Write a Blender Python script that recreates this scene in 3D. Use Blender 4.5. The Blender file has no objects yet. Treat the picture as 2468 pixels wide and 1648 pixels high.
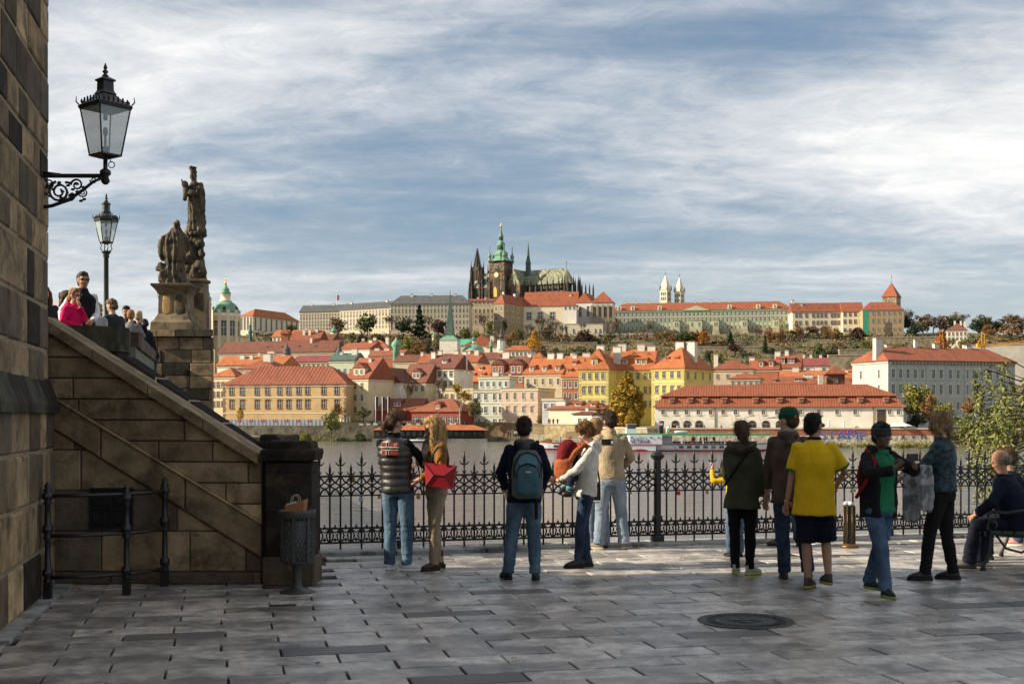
import bpy, bmesh, math, random
from math import sin, cos, pi, radians as R, sqrt, atan2, tan
from mathutils import Vector as V, Matrix, noise
random.seed(7)
S = bpy.context.scene
COL = S.collection
# ---------------------------------------------------------------- camera
FPX, CX, HZ, CAMH = 3000.0, 1234.0, 1005.0, 1.7      # focal length and horizon in photograph pixels
cam_d = bpy.data.cameras.new('camera'); cam = bpy.data.objects.new('camera', cam_d); COL.objects.link(cam)
cam.location = (0, 0, CAMH); cam.rotation_euler = (pi/2, 0, 0)
cam_d.sensor_width = 36; cam_d.lens = 36*FPX/2468; cam_d.shift_y = (HZ-824)/2468
cam_d.clip_start = .1; cam_d.clip_end = 20000
S.camera = cam
# ---------------------------------------------------------------- sky with cirrus, sun, exposure
SUN_AZ, SUN_EL = R(6.5), R(27)          # sun stands to the left, a little behind the camera
TO_SUN = V((-cos(SUN_AZ)*cos(SUN_EL), -sin(SUN_AZ)*cos(SUN_EL), sin(SUN_EL)))
W = bpy.data.worlds.new('World'); S.world = W; W.use_nodes = True
nt = W.node_tree; nt.nodes.clear()
def N(t, kind, **kw):
    n = t.nodes.new(kind)
    for k, v in kw.items():
        if k == 'ins':
            for a, b in v.items(): n.inputs[a].default_value = b
        else: setattr(n, k, v)
    return n
def L(t, a, b): t.links.new(a, b)
def M_(t, op, a, b=None, c=None, clamp=False):
    n = t.nodes.new('ShaderNodeMath'); n.operation = op; n.use_clamp = clamp
    for i, x in enumerate((a, b, c)):
        if x is None: continue
        if isinstance(x, (int, float)): n.inputs[i].default_value = x
        else: t.links.new(x, n.inputs[i])
    return n.outputs[0]
def ramp(t, fac, stops):
    n = t.nodes.new('ShaderNodeValToRGB'); e = n.color_ramp.elements
    while len(e) < len(stops): e.new(.5)
    for i, (p, c) in enumerate(stops):
        e[i].position = p; e[i].color = (*c, 1) if len(c) == 3 else c
    t.links.new(fac, n.inputs[0]); return n.outputs[0]
def mixc(t, fac, a, b, mode='MIX'):
    n = t.nodes.new('ShaderNodeMix'); n.data_type = 'RGBA'; n.blend_type = mode
    for s, x in ((0, fac), (6, a), (7, b)):
        if isinstance(x, (int, float)): n.inputs[s].default_value = x
        elif isinstance(x, tuple): n.inputs[s].default_value = (*x, 1) if len(x) == 3 else x
        else: t.links.new(x, n.inputs[s])
    return n.outputs[2]
sky = N(nt, 'ShaderNodeTexSky', sky_type='NISHITA', sun_disc=False, sun_elevation=SUN_EL,
        sun_rotation=atan2(TO_SUN.x, TO_SUN.y) % (2*pi), altitude=200, air_density=1.0, dust_density=1.2, ozone_density=1.5)
tc = N(nt, 'ShaderNodeTexCoord'); sx = N(nt, 'ShaderNodeSeparateXYZ'); L(nt, tc.outputs['Generated'], sx.inputs[0])
zz = M_(nt, 'ADD', M_(nt, 'MAXIMUM', sx.outputs[2], 0.0), .13)
cu = M_(nt, 'DIVIDE', sx.outputs[0], zz); cw = M_(nt, 'DIVIDE', sx.outputs[1], zz)
cxy = N(nt, 'ShaderNodeCombineXYZ'); L(nt, cu, cxy.inputs[0]); L(nt, cw, cxy.inputs[1])
def cloud_noise(scale, rot, sc, detail, rough, dist, loc=(0, 0, 0)):
    mp = N(nt, 'ShaderNodeMapping'); mp.inputs['Rotation'].default_value = (0, 0, R(rot)); mp.inputs['Scale'].default_value = sc
    mp.inputs['Location'].default_value = loc
    L(nt, cxy.outputs[0], mp.inputs[0])
    n = N(nt, 'ShaderNodeTexNoise', ins={'Scale': scale, 'Detail': detail, 'Roughness': rough, 'Distortion': dist})
    L(nt, mp.outputs[0], n.inputs[0]); return n.outputs[0]
big = cloud_noise(.42, 33, (.7, 1.15, 1), 4, .5, .8, (3.6, 4.45, 0))
fib = cloud_noise(1.15, 40, (.5, 1.4, 1), 9, .60, 1.0, (7.3, 2.2, 0))
puff = cloud_noise(7.0, 25, (.9, 1.1, 1), 8, .68, .5)
mix1 = M_(nt, 'ADD', M_(nt, 'MULTIPLY', big, .63), M_(nt, 'ADD', M_(nt, 'MULTIPLY', fib, .27), M_(nt, 'MULTIPLY', puff, .10)))
cmask = ramp(nt, mix1, [(.40, (.02,)*3), (.46, (.30,)*3), (.52, (.72,)*3), (.60, (1,)*3)])
lit = M_(nt, 'ADD', M_(nt, 'MULTIPLY', mix1, .56), M_(nt, 'ADD', M_(nt, 'MULTIPLY', fib, .26), M_(nt, 'MULTIPLY', puff, .18)))
shade = ramp(nt, lit, [(.40, (2.9, 3.25, 3.65)), (.50, (4.6, 4.75, 4.9)), (.64, (6.6, 6.55, 6.45))])
gap = mixc(nt, .6, sky.outputs[0], (1.05, 1.55, 2.15))
low = M_(nt, 'MULTIPLY', M_(nt, 'SUBTRACT', 1.0, M_(nt, 'DIVIDE', sx.outputs[2], .16), clamp=True), .5)      # pale air low over the skyline
skycol = mixc(nt, low, mixc(nt, cmask, gap, shade), (5.3, 5.45, 5.4))
bg = N(nt, 'ShaderNodeBackground'); bg.inputs[1].default_value = .088
L(nt, skycol, bg.inputs[0])
wo = N(nt, 'ShaderNodeOutputWorld'); L(nt, bg.outputs[0], wo.inputs[0])
sun_d = bpy.data.lights.new('sun', 'SUN'); sun_d.energy = 5.0; sun_d.angle = R(.55); sun_d.color = (1, .87, .68)
sun = bpy.data.objects.new('sun', sun_d); COL.objects.link(sun)
sun.rotation_euler = (-TO_SUN).to_track_quat('-Z', 'Y').to_euler(); sun.location = (-40, -10, 60)
S.view_settings.view_transform = 'Standard'; S.view_settings.look = 'None'
S.view_settings.exposure = 0.87; S.view_settings.gamma = 1; S.view_settings.use_curve_mapping = False
S.cycles.max_bounces = 6; S.cycles.diffuse_bounces = 3; S.cycles.glossy_bounces = 3; S.cycles.transmission_bounces = 4
S.cycles.transparent_max_bounces = 8; S.cycles.caustics_reflective = False; S.cycles.caustics_refractive = False
S.cycles.use_denoising = True
# ---------------------------------------------------------------- picture <-> place
def ex(px, Y): return (px-CX)*Y/FPX
def ez(py, Y): return CAMH+(HZ-py)*Y/FPX
def at(px, py, Y): return V((ex(px, Y), Y, ez(py, Y)))
ZN = {3: (480, 640, 650/2265), 4: (1080, 520, 460/2121), 5: (1000, 780, 600/2348), 6: (1440, 640, 560/2348),
      7: (1900, 640, 568/1936), 8: (1500, 880, 700/2348), 0: (0, 0, 1)}
def zx(z, x): return ZN[z][0]+x*ZN[z][2]
def zy(z, y): return ZN[z][1]+y*ZN[z][2]
# ---------------------------------------------------------------- materials
MATS = {}
def mat(name, col, rough=.8, var=.18, scale=2.0, bump=0.0, bscale=None, metal=0, col2=None, stretch=(1, 1, 1), rnd=0.0,
        island=0.0, spec=.4, space='Object', detail=5, stain=None, stain_scale=.7, stain_pos=(.5, .62), rvar=0.0, alpha=1.0, trans=0.0, bdist=.02):
    if name in MATS: return MATS[name]
    m = bpy.data.materials.new(name); m.use_nodes = True; t = m.node_tree
    p = t.nodes['Principled BSDF']; MATS[name] = m
    p.inputs['Roughness'].default_value = rough; p.inputs['Metallic'].default_value = metal
    p.inputs['Specular IOR Level'].default_value = spec
    if trans: p.inputs['Transmission Weight'].default_value = trans; p.inputs['IOR'].default_value = 1.05
    if alpha < 1: p.inputs['Alpha'].default_value = alpha
    m.diffuse_color = (*col, 1)
    if space == 'Object': co = N(t, 'ShaderNodeTexCoord').outputs['Object']
    else: co = N(t, 'ShaderNodeNewGeometry').outputs['Position']
    mp = N(t, 'ShaderNodeMapping'); mp.inputs['Scale'].default_value = stretch; L(t, co, mp.inputs[0])
    n1 = N(t, 'ShaderNodeTexNoise', ins={'Scale': scale, 'Detail': detail, 'Roughness': .6}); L(t, mp.outputs[0], n1.inputs[0])
    a = tuple(min(1, c*(1-var)) for c in col); b = col2 or tuple(min(1, c*(1+var)) for c in col)
    c = ramp(t, n1.outputs[0], [(.3, a), (.7, b)])
    if stain:
        n2 = N(t, 'ShaderNodeTexNoise', ins={'Scale': stain_scale, 'Detail': 6, 'Roughness': .65, 'Distortion': .4}); L(t, mp.outputs[0], n2.inputs[0])
        f = ramp(t, n2.outputs[0], [(stain_pos[0], (0, 0, 0)), (stain_pos[1], (1, 1, 1))])
        c = mixc(t, f, c, stain)
    if rnd or island:
        r = N(t, 'ShaderNodeObjectInfo').outputs['Random'] if rnd else N(t, 'ShaderNodeNewGeometry').outputs['Random Per Island']
        amt = rnd or island
        f = M_(t, 'ADD', M_(t, 'MULTIPLY', r, 2*amt), 1-amt)
        cc = N(t, 'ShaderNodeCombineXYZ')
        for i in range(3): L(t, f, cc.inputs[i])
        c = mixc(t, 1.0, c, cc.outputs[0], 'MULTIPLY')
    L(t, c, p.inputs['Base Color'])
    if rvar:
        n4 = N(t, 'ShaderNodeTexNoise', ins={'Scale': scale*.6, 'Detail': 4}); L(t, mp.outputs[0], n4.inputs[0])
        L(t, M_(t, 'ADD', M_(t, 'MULTIPLY', n4.outputs[0], 2*rvar), rough-rvar), p.inputs['Roughness'])
    if bump:
        n3 = N(t, 'ShaderNodeTexNoise', ins={'Scale': bscale or scale*4, 'Detail': 6, 'Roughness': .65}); L(t, mp.outputs[0], n3.inputs[0])
        bp = N(t, 'ShaderNodeBump', ins={'Strength': bump, 'Distance': bdist}); L(t, n3.outputs[0], bp.inputs['Height']); L(t, bp.outputs[0], p.inputs['Normal'])
    return m
# ---------------------------------------------------------------- mesh builder
class MB:
    def __init__(s): s.v = []; s.f = []; s.m = []; s.sm = []; s.cur = 0; s.smooth = False
    def add(s, vs, fs, smooth=None):
        o = len(s.v); s.v += [tuple(x) for x in vs]
        for f in fs: s.f.append(tuple(o+i for i in f)); s.m.append(s.cur); s.sm.append(s.smooth if smooth is None else smooth)
        return s
    def box(s, x0, x1, y0, y1, z0, z1):
        vs = [(x, y, z) for z in (z0, z1) for y in (y0, y1) for x in (x0, x1)]
        return s.add(vs, [(0, 2, 3, 1), (4, 5, 7, 6), (0, 1, 5, 4), (1, 3, 7, 5), (3, 2, 6, 7), (2, 0, 4, 6)], False)
    def cbox(s, c, d, rz=0, ch=0.0):
        """box about a centre, optionally turned and with chamfered vertical and top edges"""
        x, y, z = d[0]/2, d[1]/2, d[2]/2
        if ch:
            k = ch
            ring = lambda e, zz: [(-x+e, -y, zz), (x-e, -y, zz), (x, -y+e, zz), (x, y-e, zz), (x-e, y, zz), (-x+e, y, zz), (-x, y-e, zz), (-x, -y+e, zz)]
            r0 = ring(k, -z); r1 = ring(k, z-k)
            r2 = [(px*(x-k)/x, py*(y-k)/y, z) for px, py, _ in ring(k, z)]
            vs = r0+r1+r2; fs = [tuple(range(7, -1, -1)), tuple(range(16, 24))]
            for b in (0, 8):
                for i in range(8): j = (i+1) % 8; fs.append((b+i, b+j, b+8+j, b+8+i))
        else:
            vs = [(a, b, c_) for c_ in (-z, z) for b in (-y, y) for a in (-x, x)]
            fs = [(0, 2, 3, 1), (4, 5, 7, 6), (0, 1, 5, 4), (1, 3, 7, 5), (3, 2, 6, 7), (2, 0, 4, 6)]
        cr, sr = cos(rz), sin(rz)
        return s.add([(c[0]+a*cr-b*sr, c[1]+a*sr+b*cr, c[2]+d_) for a, b, d_ in vs], fs, False)
    def tube(s, p, q, r0, r1=None, n=8, cap=True):
        r1 = r0 if r1 is None else r1
        return s.path([p, q], [r0, r1], n, cap)
    def path(s, pts, rs, n=8, cap=True, ell=None):
        pts = [V(p) for p in pts]
        if not isinstance(rs, (list, tuple)): rs = [rs]*len(pts)
        o = []; prev = None
        for i, p in enumerate(pts):
            d = (pts[min(i+1, len(pts)-1)]-pts[max(i-1, 0)])
            if d.length < 1e-9: d = V((0, 0, 1))
            d.normalize()
            if prev is None:
                a = d.cross(V((0, 0, 1)))
                if a.length < .05: a = V((1, 0, 0))
            else: a = prev-d*prev.dot(d)
            a.normalize(); b = d.cross(a); prev = a
            for k in range(n):
                t = 2*pi*k/n; o.append(p+(a*cos(t)+b*sin(t))*rs[i])
        fs = [(i*n+k, i*n+(k+1) % n, (i+1)*n+(k+1) % n, (i+1)*n+k) for i in range(len(pts)-1) for k in range(n)]
        if cap: fs += [tuple(range(n-1, -1, -1)), tuple((len(pts)-1)*n+k for k in range(n))]
        return s.add(o, fs, True if n > 5 else None)
    def loft(s, rings, n=16, cap=True, smooth=True):
        """rings: (cx, cy, cz, rx, ry[, yaw[, power]]) horizontal ellipses from the bottom up"""
        vs = []
        for r in rings:
            x, y, z, rx, ry = r[:5]; yw = r[5] if len(r) > 5 else 0; pw = r[6] if len(r) > 6 else 1
            for k in range(n):
                t = 2*pi*k/n; a, b = cos(t), sin(t)
                if pw != 1: a, b = math.copysign(abs(a)**pw, a), math.copysign(abs(b)**pw, b)
                a, b = a*rx, b*ry
                vs.append((x+a*cos(yw)-b*sin(yw), y+a*sin(yw)+b*cos(yw), z))
        fs = [(i*n+k, i*n+(k+1) % n, (i+1)*n+(k+1) % n, (i+1)*n+k) for i in range(len(rings)-1) for k in range(n)]
        if cap: fs += [tuple(range(n-1, -1, -1)), tuple((len(rings)-1)*n+k for k in range(n))]
        return s.add(vs, fs, smooth)
    def lathe(s, prof, n=12, c=(0, 0, 0), smooth=True, ph=0.0):
        return s.loft([(c[0], c[1], c[2]+z, max(r, 1e-4), max(r, 1e-4), ph) for r, z in prof], n, True, smooth)
    def ball(s, c, r, n=10, m=7):
        rx, ry, rz = r if isinstance(r, (tuple, list)) else (r, r, r)
        return s.loft([(c[0], c[1], c[2]-rz*cos(pi*(i+.02)/(m+.04)), rx*sin(pi*max(.02, min(m-.02, i))/m), ry*sin(pi*max(.02, min(m-.02, i))/m)) for i in range(m+1)], n)
    def prism(s, poly, y0, y1):
        """poly in x,z pushed along y"""
        n = len(poly); vs = [(x, y0, z) for x, z in poly]+[(x, y1, z) for x, z in poly]
        return s.add(vs, [tuple(range(n)), tuple(range(2*n-1, n-1, -1))]+[(i, i+n, (i+1) % n+n, (i+1) % n) for i in range(n)], False)
    def slab(s, poly, z0, z1):
        """poly in x,y pushed along z"""
        n = len(poly); vs = [(x, y, z0) for x, y in poly]+[(x, y, z1) for x, y in poly]
        return s.add(vs, [tuple(range(n-1, -1, -1)), tuple(range(n, 2*n))]+[(i, (i+1) % n, (i+1) % n+n, i+n) for i in range(n)], False)
    def mesh(s, name, mats):
        me = bpy.data.meshes.new(name); me.from_pydata(s.v, [], s.f)
        for m in (mats if isinstance(mats, (list, tuple)) else [mats]): me.materials.append(m)
        me.polygons.foreach_set('material_index', s.m); me.polygons.foreach_set('use_smooth', s.sm)
        me.update(); return me
    def obj(s, name, mats, parent=None, loc=None, fix=False):
        me = s.mesh(name, mats)
        if fix:
            b = bmesh.new(); b.from_mesh(me); bmesh.ops.recalc_face_normals(b, faces=b.faces); b.to_mesh(me); b.free()
        return link(name, me, parent, loc)
def link(name, me, parent=None, loc=None, rz=None, sc=None):
    o = bpy.data.objects.new(name, me); COL.objects.link(o)
    if parent: o.parent = parent
    if loc is not None: o.location = loc
    if rz is not None: o.rotation_euler = (0, 0, rz)
    if sc is not None: o.scale = sc
    return o
def tag(o, label=None, cat=None, group=None, kind=None):
    for k, v in (('label', label), ('category', cat), ('group', group), ('kind', kind)):
        if v: o[k] = v
    return o
def thing(name, label, cat, loc=(0, 0, 0), rz=0, group=None):
    return tag(link(name, None, None, loc, rz), label, cat, group)
SHOP = bpy.data.scenes.new('workshop')           # an empty side scene, so that modifiers are evaluated without the whole town
def shop_mesh(o):
    SHOP.collection.objects.link(o); vl = SHOP.view_layers[0]; vl.update()
    dg = vl.depsgraph; dg.update()
    r = bpy.data.meshes.new_from_object(o.evaluated_get(dg), depsgraph=dg)
    bpy.data.objects.remove(o); return r
def evaluated(me, mods):
    """mesh after modifiers given as (type, {settings})"""
    o = bpy.data.objects.new('tmp', me)
    for ty, kw in mods:
        m = o.modifiers.new(ty, ty)
        for k, v in kw.items(): setattr(m, k, v)
    return shop_mesh(o)
def fuse(mb, mats, vox=.012, smooth=2, disp=None, name='m'):
    """one continuous skin over overlapping closed pieces"""
    me = mb.mesh(name, mats)
    r = evaluated(me, [('REMESH', dict(mode='VOXEL', voxel_size=vox)), ('SMOOTH', dict(factor=.5, iterations=smooth))])
    bpy.data.meshes.remove(me); r.name = name
    if disp:
        k = len(r.vertices); co = [0.0]*(3*k); no = [0.0]*(3*k); r.vertices.foreach_get('co', co); r.vertex_normals.foreach_get('vector', no)
        for i in range(0, 3*k, 3):
            d = disp(V(co[i:i+3])); co[i] += no[i]*d; co[i+1] += no[i+1]*d; co[i+2] += no[i+2]*d
        r.vertices.foreach_set('co', co); r.update()
    r.polygons.foreach_set('use_smooth', [True]*len(r.polygons))
    if not r.materials:
        for m in (mats if isinstance(mats, (list, tuple)) else [mats]): r.materials.append(m)
    return r
def text_mesh(txt, size, m, extrude=.002, name='lettering', spacing=1.0):
    c = bpy.data.curves.new(name, 'FONT'); c.body = txt; c.size = size; c.extrude = extrude; c.align_x = 'CENTER'; c.align_y = 'CENTER'; c.space_character = spacing
    me = shop_mesh(bpy.data.objects.new('tmp', c))
    me.name = name; me.materials.clear(); me.materials.append(m); return me
# ================================================================ the setting
WATER = -5.3
def bank_y(px):
    """distance of the far river edge along a picture column"""
    pts = [(-3000, 420), (450, 372), (1090, 366), (1258, 363), (1300, 325), (1320, 318), (1560, 288), (2200, 282), (2468, 288), (6000, 330)]
    for (a, ya), (b, yb) in zip(pts, pts[1:]):
        if a <= px <= b: return ya+(yb-ya)*(px-a)/(b-a)
    return pts[-1][1]
HILL = [(0, -2.5), (330, -2.0), (400, 1.5), (480, 5), (560, 9), (650, 18), (720, 31), (775, 42), (820, 53), (870, 60), (1000, 64), (1300, 70), (1700, 60), (2500, 20), (8000, 5)]
def ground_z(X, Y):
    px = CX+X*FPX/max(Y, 1); d = Y-bank_y(max(-3000, min(6000, px)))
    if d < 6: return -9
    z = HILL[-1][1]
    for (a, za), (b, zb) in zip(HILL, HILL[1:]):
        if a <= Y <= b: z = za+(zb-za)*(Y-a)/(b-a); break
    if d > 60: z += 2.0*noise.noise(V((X/60, Y/60, 0)))
    return z
def build_terrain():
    b = MB(); cols = list(range(-3000, 6001, 60)); ds = [6, 7, 25, 50, 80, 110, 150, 200, 250, 300, 340, 380, 420, 460, 500, 540, 580, 620, 700, 800, 1000, 1400, 2200, 6000]
    for px in cols:
        for d in ds:
            Y = bank_y(px)+d; X = ex(px, Y); b.v.append((X, Y, ground_z(X, Y) if d > 6 else -9))
    n = len(ds)
    for i in range(len(cols)-1):
        for j in range(n-1): b.f.append((i*n+j, (i+1)*n+j, (i+1)*n+j+1, i*n+j+1)); b.m.append(0); b.sm.append(j > 0)
    return b
m_ground = mat('hillside_soil', (.10, .095, .045), .95, .35, .09, .5, .6, space='pos', stain=(.16, .10, .05), stain_scale=.05, stain_pos=(.45, .6))
tag(build_terrain().obj('terrain', m_ground), kind='structure')
# river
def river_material():
    m = bpy.data.materials.new('river_water'); m.use_nodes = True; t = m.node_tree; p = t.nodes['Principled BSDF']
    p.inputs['Base Color'].default_value = (.17, .162, .145, 1); p.inputs['Roughness'].default_value = .07; p.inputs['IOR'].default_value = 1.33
    g = N(t, 'ShaderNodeNewGeometry')
    hs = []
    for sc, st, w in ((.42, (.42, 1, 1), 1.5), (1.7, (.45, 1, 1), .55), (.13, (.6, 1, 1), 1.4)):
        mp = N(t, 'ShaderNodeMapping'); mp.inputs['Scale'].default_value = st; mp.inputs['Rotation'].default_value = (0, 0, R(12)); L(t, g.outputs['Position'], mp.inputs[0])
        n = N(t, 'ShaderNodeTexNoise', ins={'Scale': sc, 'Detail': 4, 'Roughness': .6, 'Distortion': .6}); L(t, mp.outputs[0], n.inputs[0])
        hs.append(M_(t, 'MULTIPLY', n.outputs[0], w))
    bp = N(t, 'ShaderNodeBump', ins={'Strength': .55, 'Distance': .32}); L(t, M_(t, 'ADD', hs[0], M_(t, 'ADD', hs[1], hs[2])), bp.inputs['Height'])
    L(t, bp.outputs[0], p.inputs['Normal']); return m
b = MB(); b.add([(-9000, -200, WATER), (9000, -200, WATER), (9000, 9000, WATER), (-9000, 9000, WATER)], [(0, 1, 2, 3)])
tag(b.obj('river', river_material()), kind='structure')
# ---------------------------------------------------------------- the terrace we stand on
GA = R(13)
def g2w(u, v): return V((u*cos(GA)-v*sin(GA), u*sin(GA)+v*cos(GA), 0))
FA = R(14.5); FV = 15.68                                         # fence direction and distance
def f2w(u, v, z=0): return V((u*cos(FA)-v*sin(FA), u*sin(FA)+v*cos(FA), z))
m_joint = mat('joint_grit', (.022, .02, .018), .95, .3, 20, .4)
m_paver = mat('granite_paver', (.40, .365, .33), .30, .42, 8.0, .45, 60, rnd=.40, space='pos', detail=9, stain=(.17, .155, .145), stain_scale=2.2, stain_pos=(.46, .62), rvar=.17, bdist=.008, spec=.55)
m_paver_far = mat('granite_paver_far', (.40, .365, .33), .30, .42, 8.0, .45, 60, island=.40, space='pos', detail=9, stain=(.17, .155, .145), stain_scale=2.2, stain_pos=(.46, .62), rvar=.17, bdist=.008, spec=.55)
m_kerb = mat('pale_granite', (.34, .335, .32), .55, .16, 5, .3, 40, rnd=.14, space='pos', stain=(.10, .10, .09), stain_scale=2)
b = MB()
b.slab([tuple(p.to_2d()) for p in (f2w(-30, -40), f2w(40, -40), f2w(40, FV+.22), f2w(-2.2, FV+.22), f2w(-2.2, 14), f2w(-30, 14))], -7, -.028)
pavement = tag(b.obj('pavement', m_joint), kind='structure')
PL, PW = .77, .30
pav_mesh = None
def paver_mesh():
    b = MB(); b.cbox((0, 0, -.03), (PL-.016, PW-.012, .06), 0, .005); return b.mesh('paver', m_paver)
pm = paver_mesh()
m_paver_dark = mat('basalt_paver', (.085, .075, .07), .4, .3, 4, .4, 30, rnd=.3, space='pos', rvar=.12)
b = MB(); b.cbox((0, 0, -.03), (PL-.016, PW-.012, .06), 0, .005); pm_dark = b.mesh('paver', m_paver_dark)
def edge_u(v):                       # left limit of the pavers: the pale strip beside the tower
    return -3.72+(.0)*v
spots = []
rnd = random.Random(3)
for j in range(10, 64):
    v = j*PW+.15; sh = (.5*PL if j % 2 else 0)+rnd.uniform(-.03, .03)
    for i in range(-14, 24):
        u = i*PL+sh; p = g2w(u, v)
        if p.y < 4 or p.y > 23: continue
        px = CX+p.x*FPX/p.y
        fv = -p.x*sin(FA)+p.y*cos(FA)
        if px < -900 or px > 4200 or fv > FV-.33: continue
        spots.append((p.y, u, v, px))
spots.sort()
SW = [(-3.52, 8.0), (-4.52, 12.9)]   # seam of pale strip
def left_of_seam(p): 
    (x0, y0), (x1, y1) = SW; return (x1-x0)*(p.y-y0)-(y1-y0)*(p.x-x0) > 0
far = MB(); cnt = 0
for k, (Y, u, v, px) in enumerate(spots):
    p = g2w(u, v)
    if left_of_seam(p+V((PL*.38, .1, 0))): continue
    if p.x < -2.2 and p.y > 13.1: continue
    dz = rnd.uniform(-.005, .002)
    if cnt < 300 and -80 < px < 2560 and p.y > 7.4:
        o = link('paver', pm_dark if rnd.random() < .06 else pm, pavement, (p.x, p.y, dz), GA); o.rotation_euler = (rnd.uniform(-.007, .007), rnd.uniform(-.004, .004), GA+rnd.uniform(-.004, .004)); cnt += 1
    else: far.cbox((p.x, p.y, -.03+dz), (PL-.016, PW-.012, .06), GA, .005)
tag(far.obj('distant_pavers', m_paver_far, pavement), kind='stuff')
# pale strip along the tower foot
for k in range(9):
    t0, t1 = k/9, (k+1)/9-.004
    a = V((SW[0][0]+(SW[1][0]-SW[0][0])*t0, SW[0][1]+(SW[1][1]-SW[0][1])*t0)); c = V((SW[0][0]+(SW[1][0]-SW[0][0])*t1, SW[0][1]+(SW[1][1]-SW[0][1])*t1))
    b = MB(); w = .75; b.slab([(a.x, a.y), (c.x, c.y), (c.x-w, c.y-.12), (a.x-w, a.y-.12)], -.05, .006)
    b.obj('kerb_slab', m_kerb, pavement)
# kerb under the fence
for k in range(17):
    u0 = -2.1+k*1.15; b = MB(); c = f2w(u0+.57, FV-.03, -.02); b.cbox(c, (1.135, .5, .12), FA, .012); b.obj('kerb_stone', m_kerb, pavement)
# manhole cover, small grate
m_iron = mat('cast_iron', (.035, .033, .032), .5, .25, 14, .3, 60, metal=.5, spec=.5)
m_iron_black = mat('black_painted_iron', (.013, .013, .014), .42, .3, 9, .15, 60, spec=.5)
mh = thing('manhole_cover', 'round cast iron manhole cover with a shield, set in the paving', 'manhole cover', (ex(1797, 10.39), 10.39, .002))
b = MB(); b.lathe([(.40, -.03), (.40, .004), (.37, .006), (.37, -.004)], 40); b.obj('frame', m_iron, mh)
b = MB(); b.lathe([(.365, -.03), (.365, .004), (.345, .006), (.335, .002), (.25, .002), (.245, .007), (.225, .007), (.22, .002), (.01, .002)], 40)
for r_, n_ in ((.315, 44), (.285, 40), (.265, 36)):
    for k in range(n_):
        t = 2*pi*k/n_+r_*9; b.cbox((r_*cos(t), r_*sin(t), .004), (.02, .022, .007), t)
b.obj('lid', m_iron, mh)
b = MB(); b.slab([(-.13, .11), (-.13, -.02), (0, -.13), (.13, -.02), (.13, .11)], .001, .007); sh_ = b.obj('shield', m_iron, mh)
b = MB(); b.box(-.1, .1, -.02, -.005, .006, .011); b.box(-.03, .03, .0, .09, .006, .011); b.box(-.1, -.06, 0, .07, .006, .011); b.box(.06, .1, 0, .07, .006, .011); b.obj('castle_relief', m_iron, sh_)
gr = thing('drain_grate', 'small dark iron drain plate sunk between pavers near the bin', 'drain', (ex(682, 11.25), 11.25, .003), GA)
b = MB(); b.box(-.12, .12, -.045, .045, -.02, .0); b.obj('plate', m_iron, gr)
for k in range(7): b = MB(); b.box(-.1+k*.031, -.085+k*.031, -.035, .035, 0, .004); b.obj('bar', m_iron, gr)
# ================================================================ masonry
def clip(poly, a, b_, c):
    """keep the side a*x+b*z+c >= 0"""
    out = []
    for i, p in enumerate(poly):
        q = poly[(i+1) % len(poly)]; dp = a*p[0]+b_*p[1]+c; dq = a*q[0]+b_*q[1]+c
        if dp >= 0: out.append(p)
        if (dp >= 0) != (dq >= 0):
            t = dp/(dp-dq); out.append((p[0]+(q[0]-p[0])*t, p[1]+(q[1]-p[1])*t))
    return out
def area(poly): return .5*sum(p[0]*q[1]-q[0]*p[1] for p, q in zip(poly, poly[1:]+poly[:1]))
def under(p, q, poly):  # keep what lies below the line p->q
    (x0, z0), (x1, z1) = p, q; s = (z1-z0)/(x1-x0); return clip(poly, s, -1, z0-s*x0)
def over(p, q, poly):
    (x0, z0), (x1, z1) = p, q; s = (z1-z0)/(x1-x0); return clip(poly, -s, 1, -(z0-s*x0))
def stone_block(poly, y, depth, parent, mt, gap=.006, ch=.012, name='stone_block'):
    """one dressed stone: front outline in x,z; its face at y, chamfered edges"""
    if len(poly) < 3 or abs(area(poly)) < .0025: return
    if area(poly) < 0: poly = poly[::-1]
    n = len(poly)
    def inset(d):
        out = []
        for i in range(n):
            p0, p1, p2 = V(poly[i-1]), V(poly[i]), V(poly[(i+1) % n])
            e0 = (p1-p0); e1 = (p2-p1)
            if e0.length < 1e-5 or e1.length < 1e-5: out.append(p1); continue
            e0.normalize(); e1.normalize(); n0 = V((-e0.y, e0.x)); n1 = V((-e1.y, e1.x)); h = n0+n1
            l2 = max(.25, h.length_squared); out.append(p1+h*(2*d/l2))
        return out
    r0, r1 = inset(gap), inset(gap+ch)
    vs = [(p.x, y+depth, p.y) for p in r0]+[(p.x, y+ch*.8, p.y) for p in r0]+[(p.x, y, p.y) for p in r1]
    fs = [tuple(range(2*n, 3*n))]+[(k*n+i, k*n+(i+1) % n, (k+1)*n+(i+1) % n, (k+1)*n+i) for k in (0, 1) for i in range(n)]
    b = MB(); b.add(vs, fs, False); return b.obj(name, mt, parent)
SANDKW = dict(rough=.9, var=.45, scale=4.5, bump=.9, bscale=22, space='pos', detail=10, bdist=.018, stain_scale=2.6, spec=.2)
m_stone_warm = mat('sandstone_warm', (.36, .255, .145), rnd=.3, stain=(.055, .045, .034), stain_pos=(.50, .72), **SANDKW)
m_stone_wall = mat('sandstone_stair', (.255, .185, .11), rnd=.24, stain=(.03, .027, .022), stain_pos=(.52, .74), **SANDKW)
m_stone_dark = mat('sandstone_sooty', (.10, .078, .056), rnd=.35, stain=(.15, .105, .06), stain_pos=(.50, .68), **SANDKW)
m_stone_black = mat('sandstone_black', (.026, .022, .018), rnd=.2, stain=(.085, .062, .038), stain_pos=(.52, .70), **SANDKW)
m_mortar = mat('lime_mortar', (.27, .21, .135), .95, .25, 6, .6, 40, space='pos')
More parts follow.
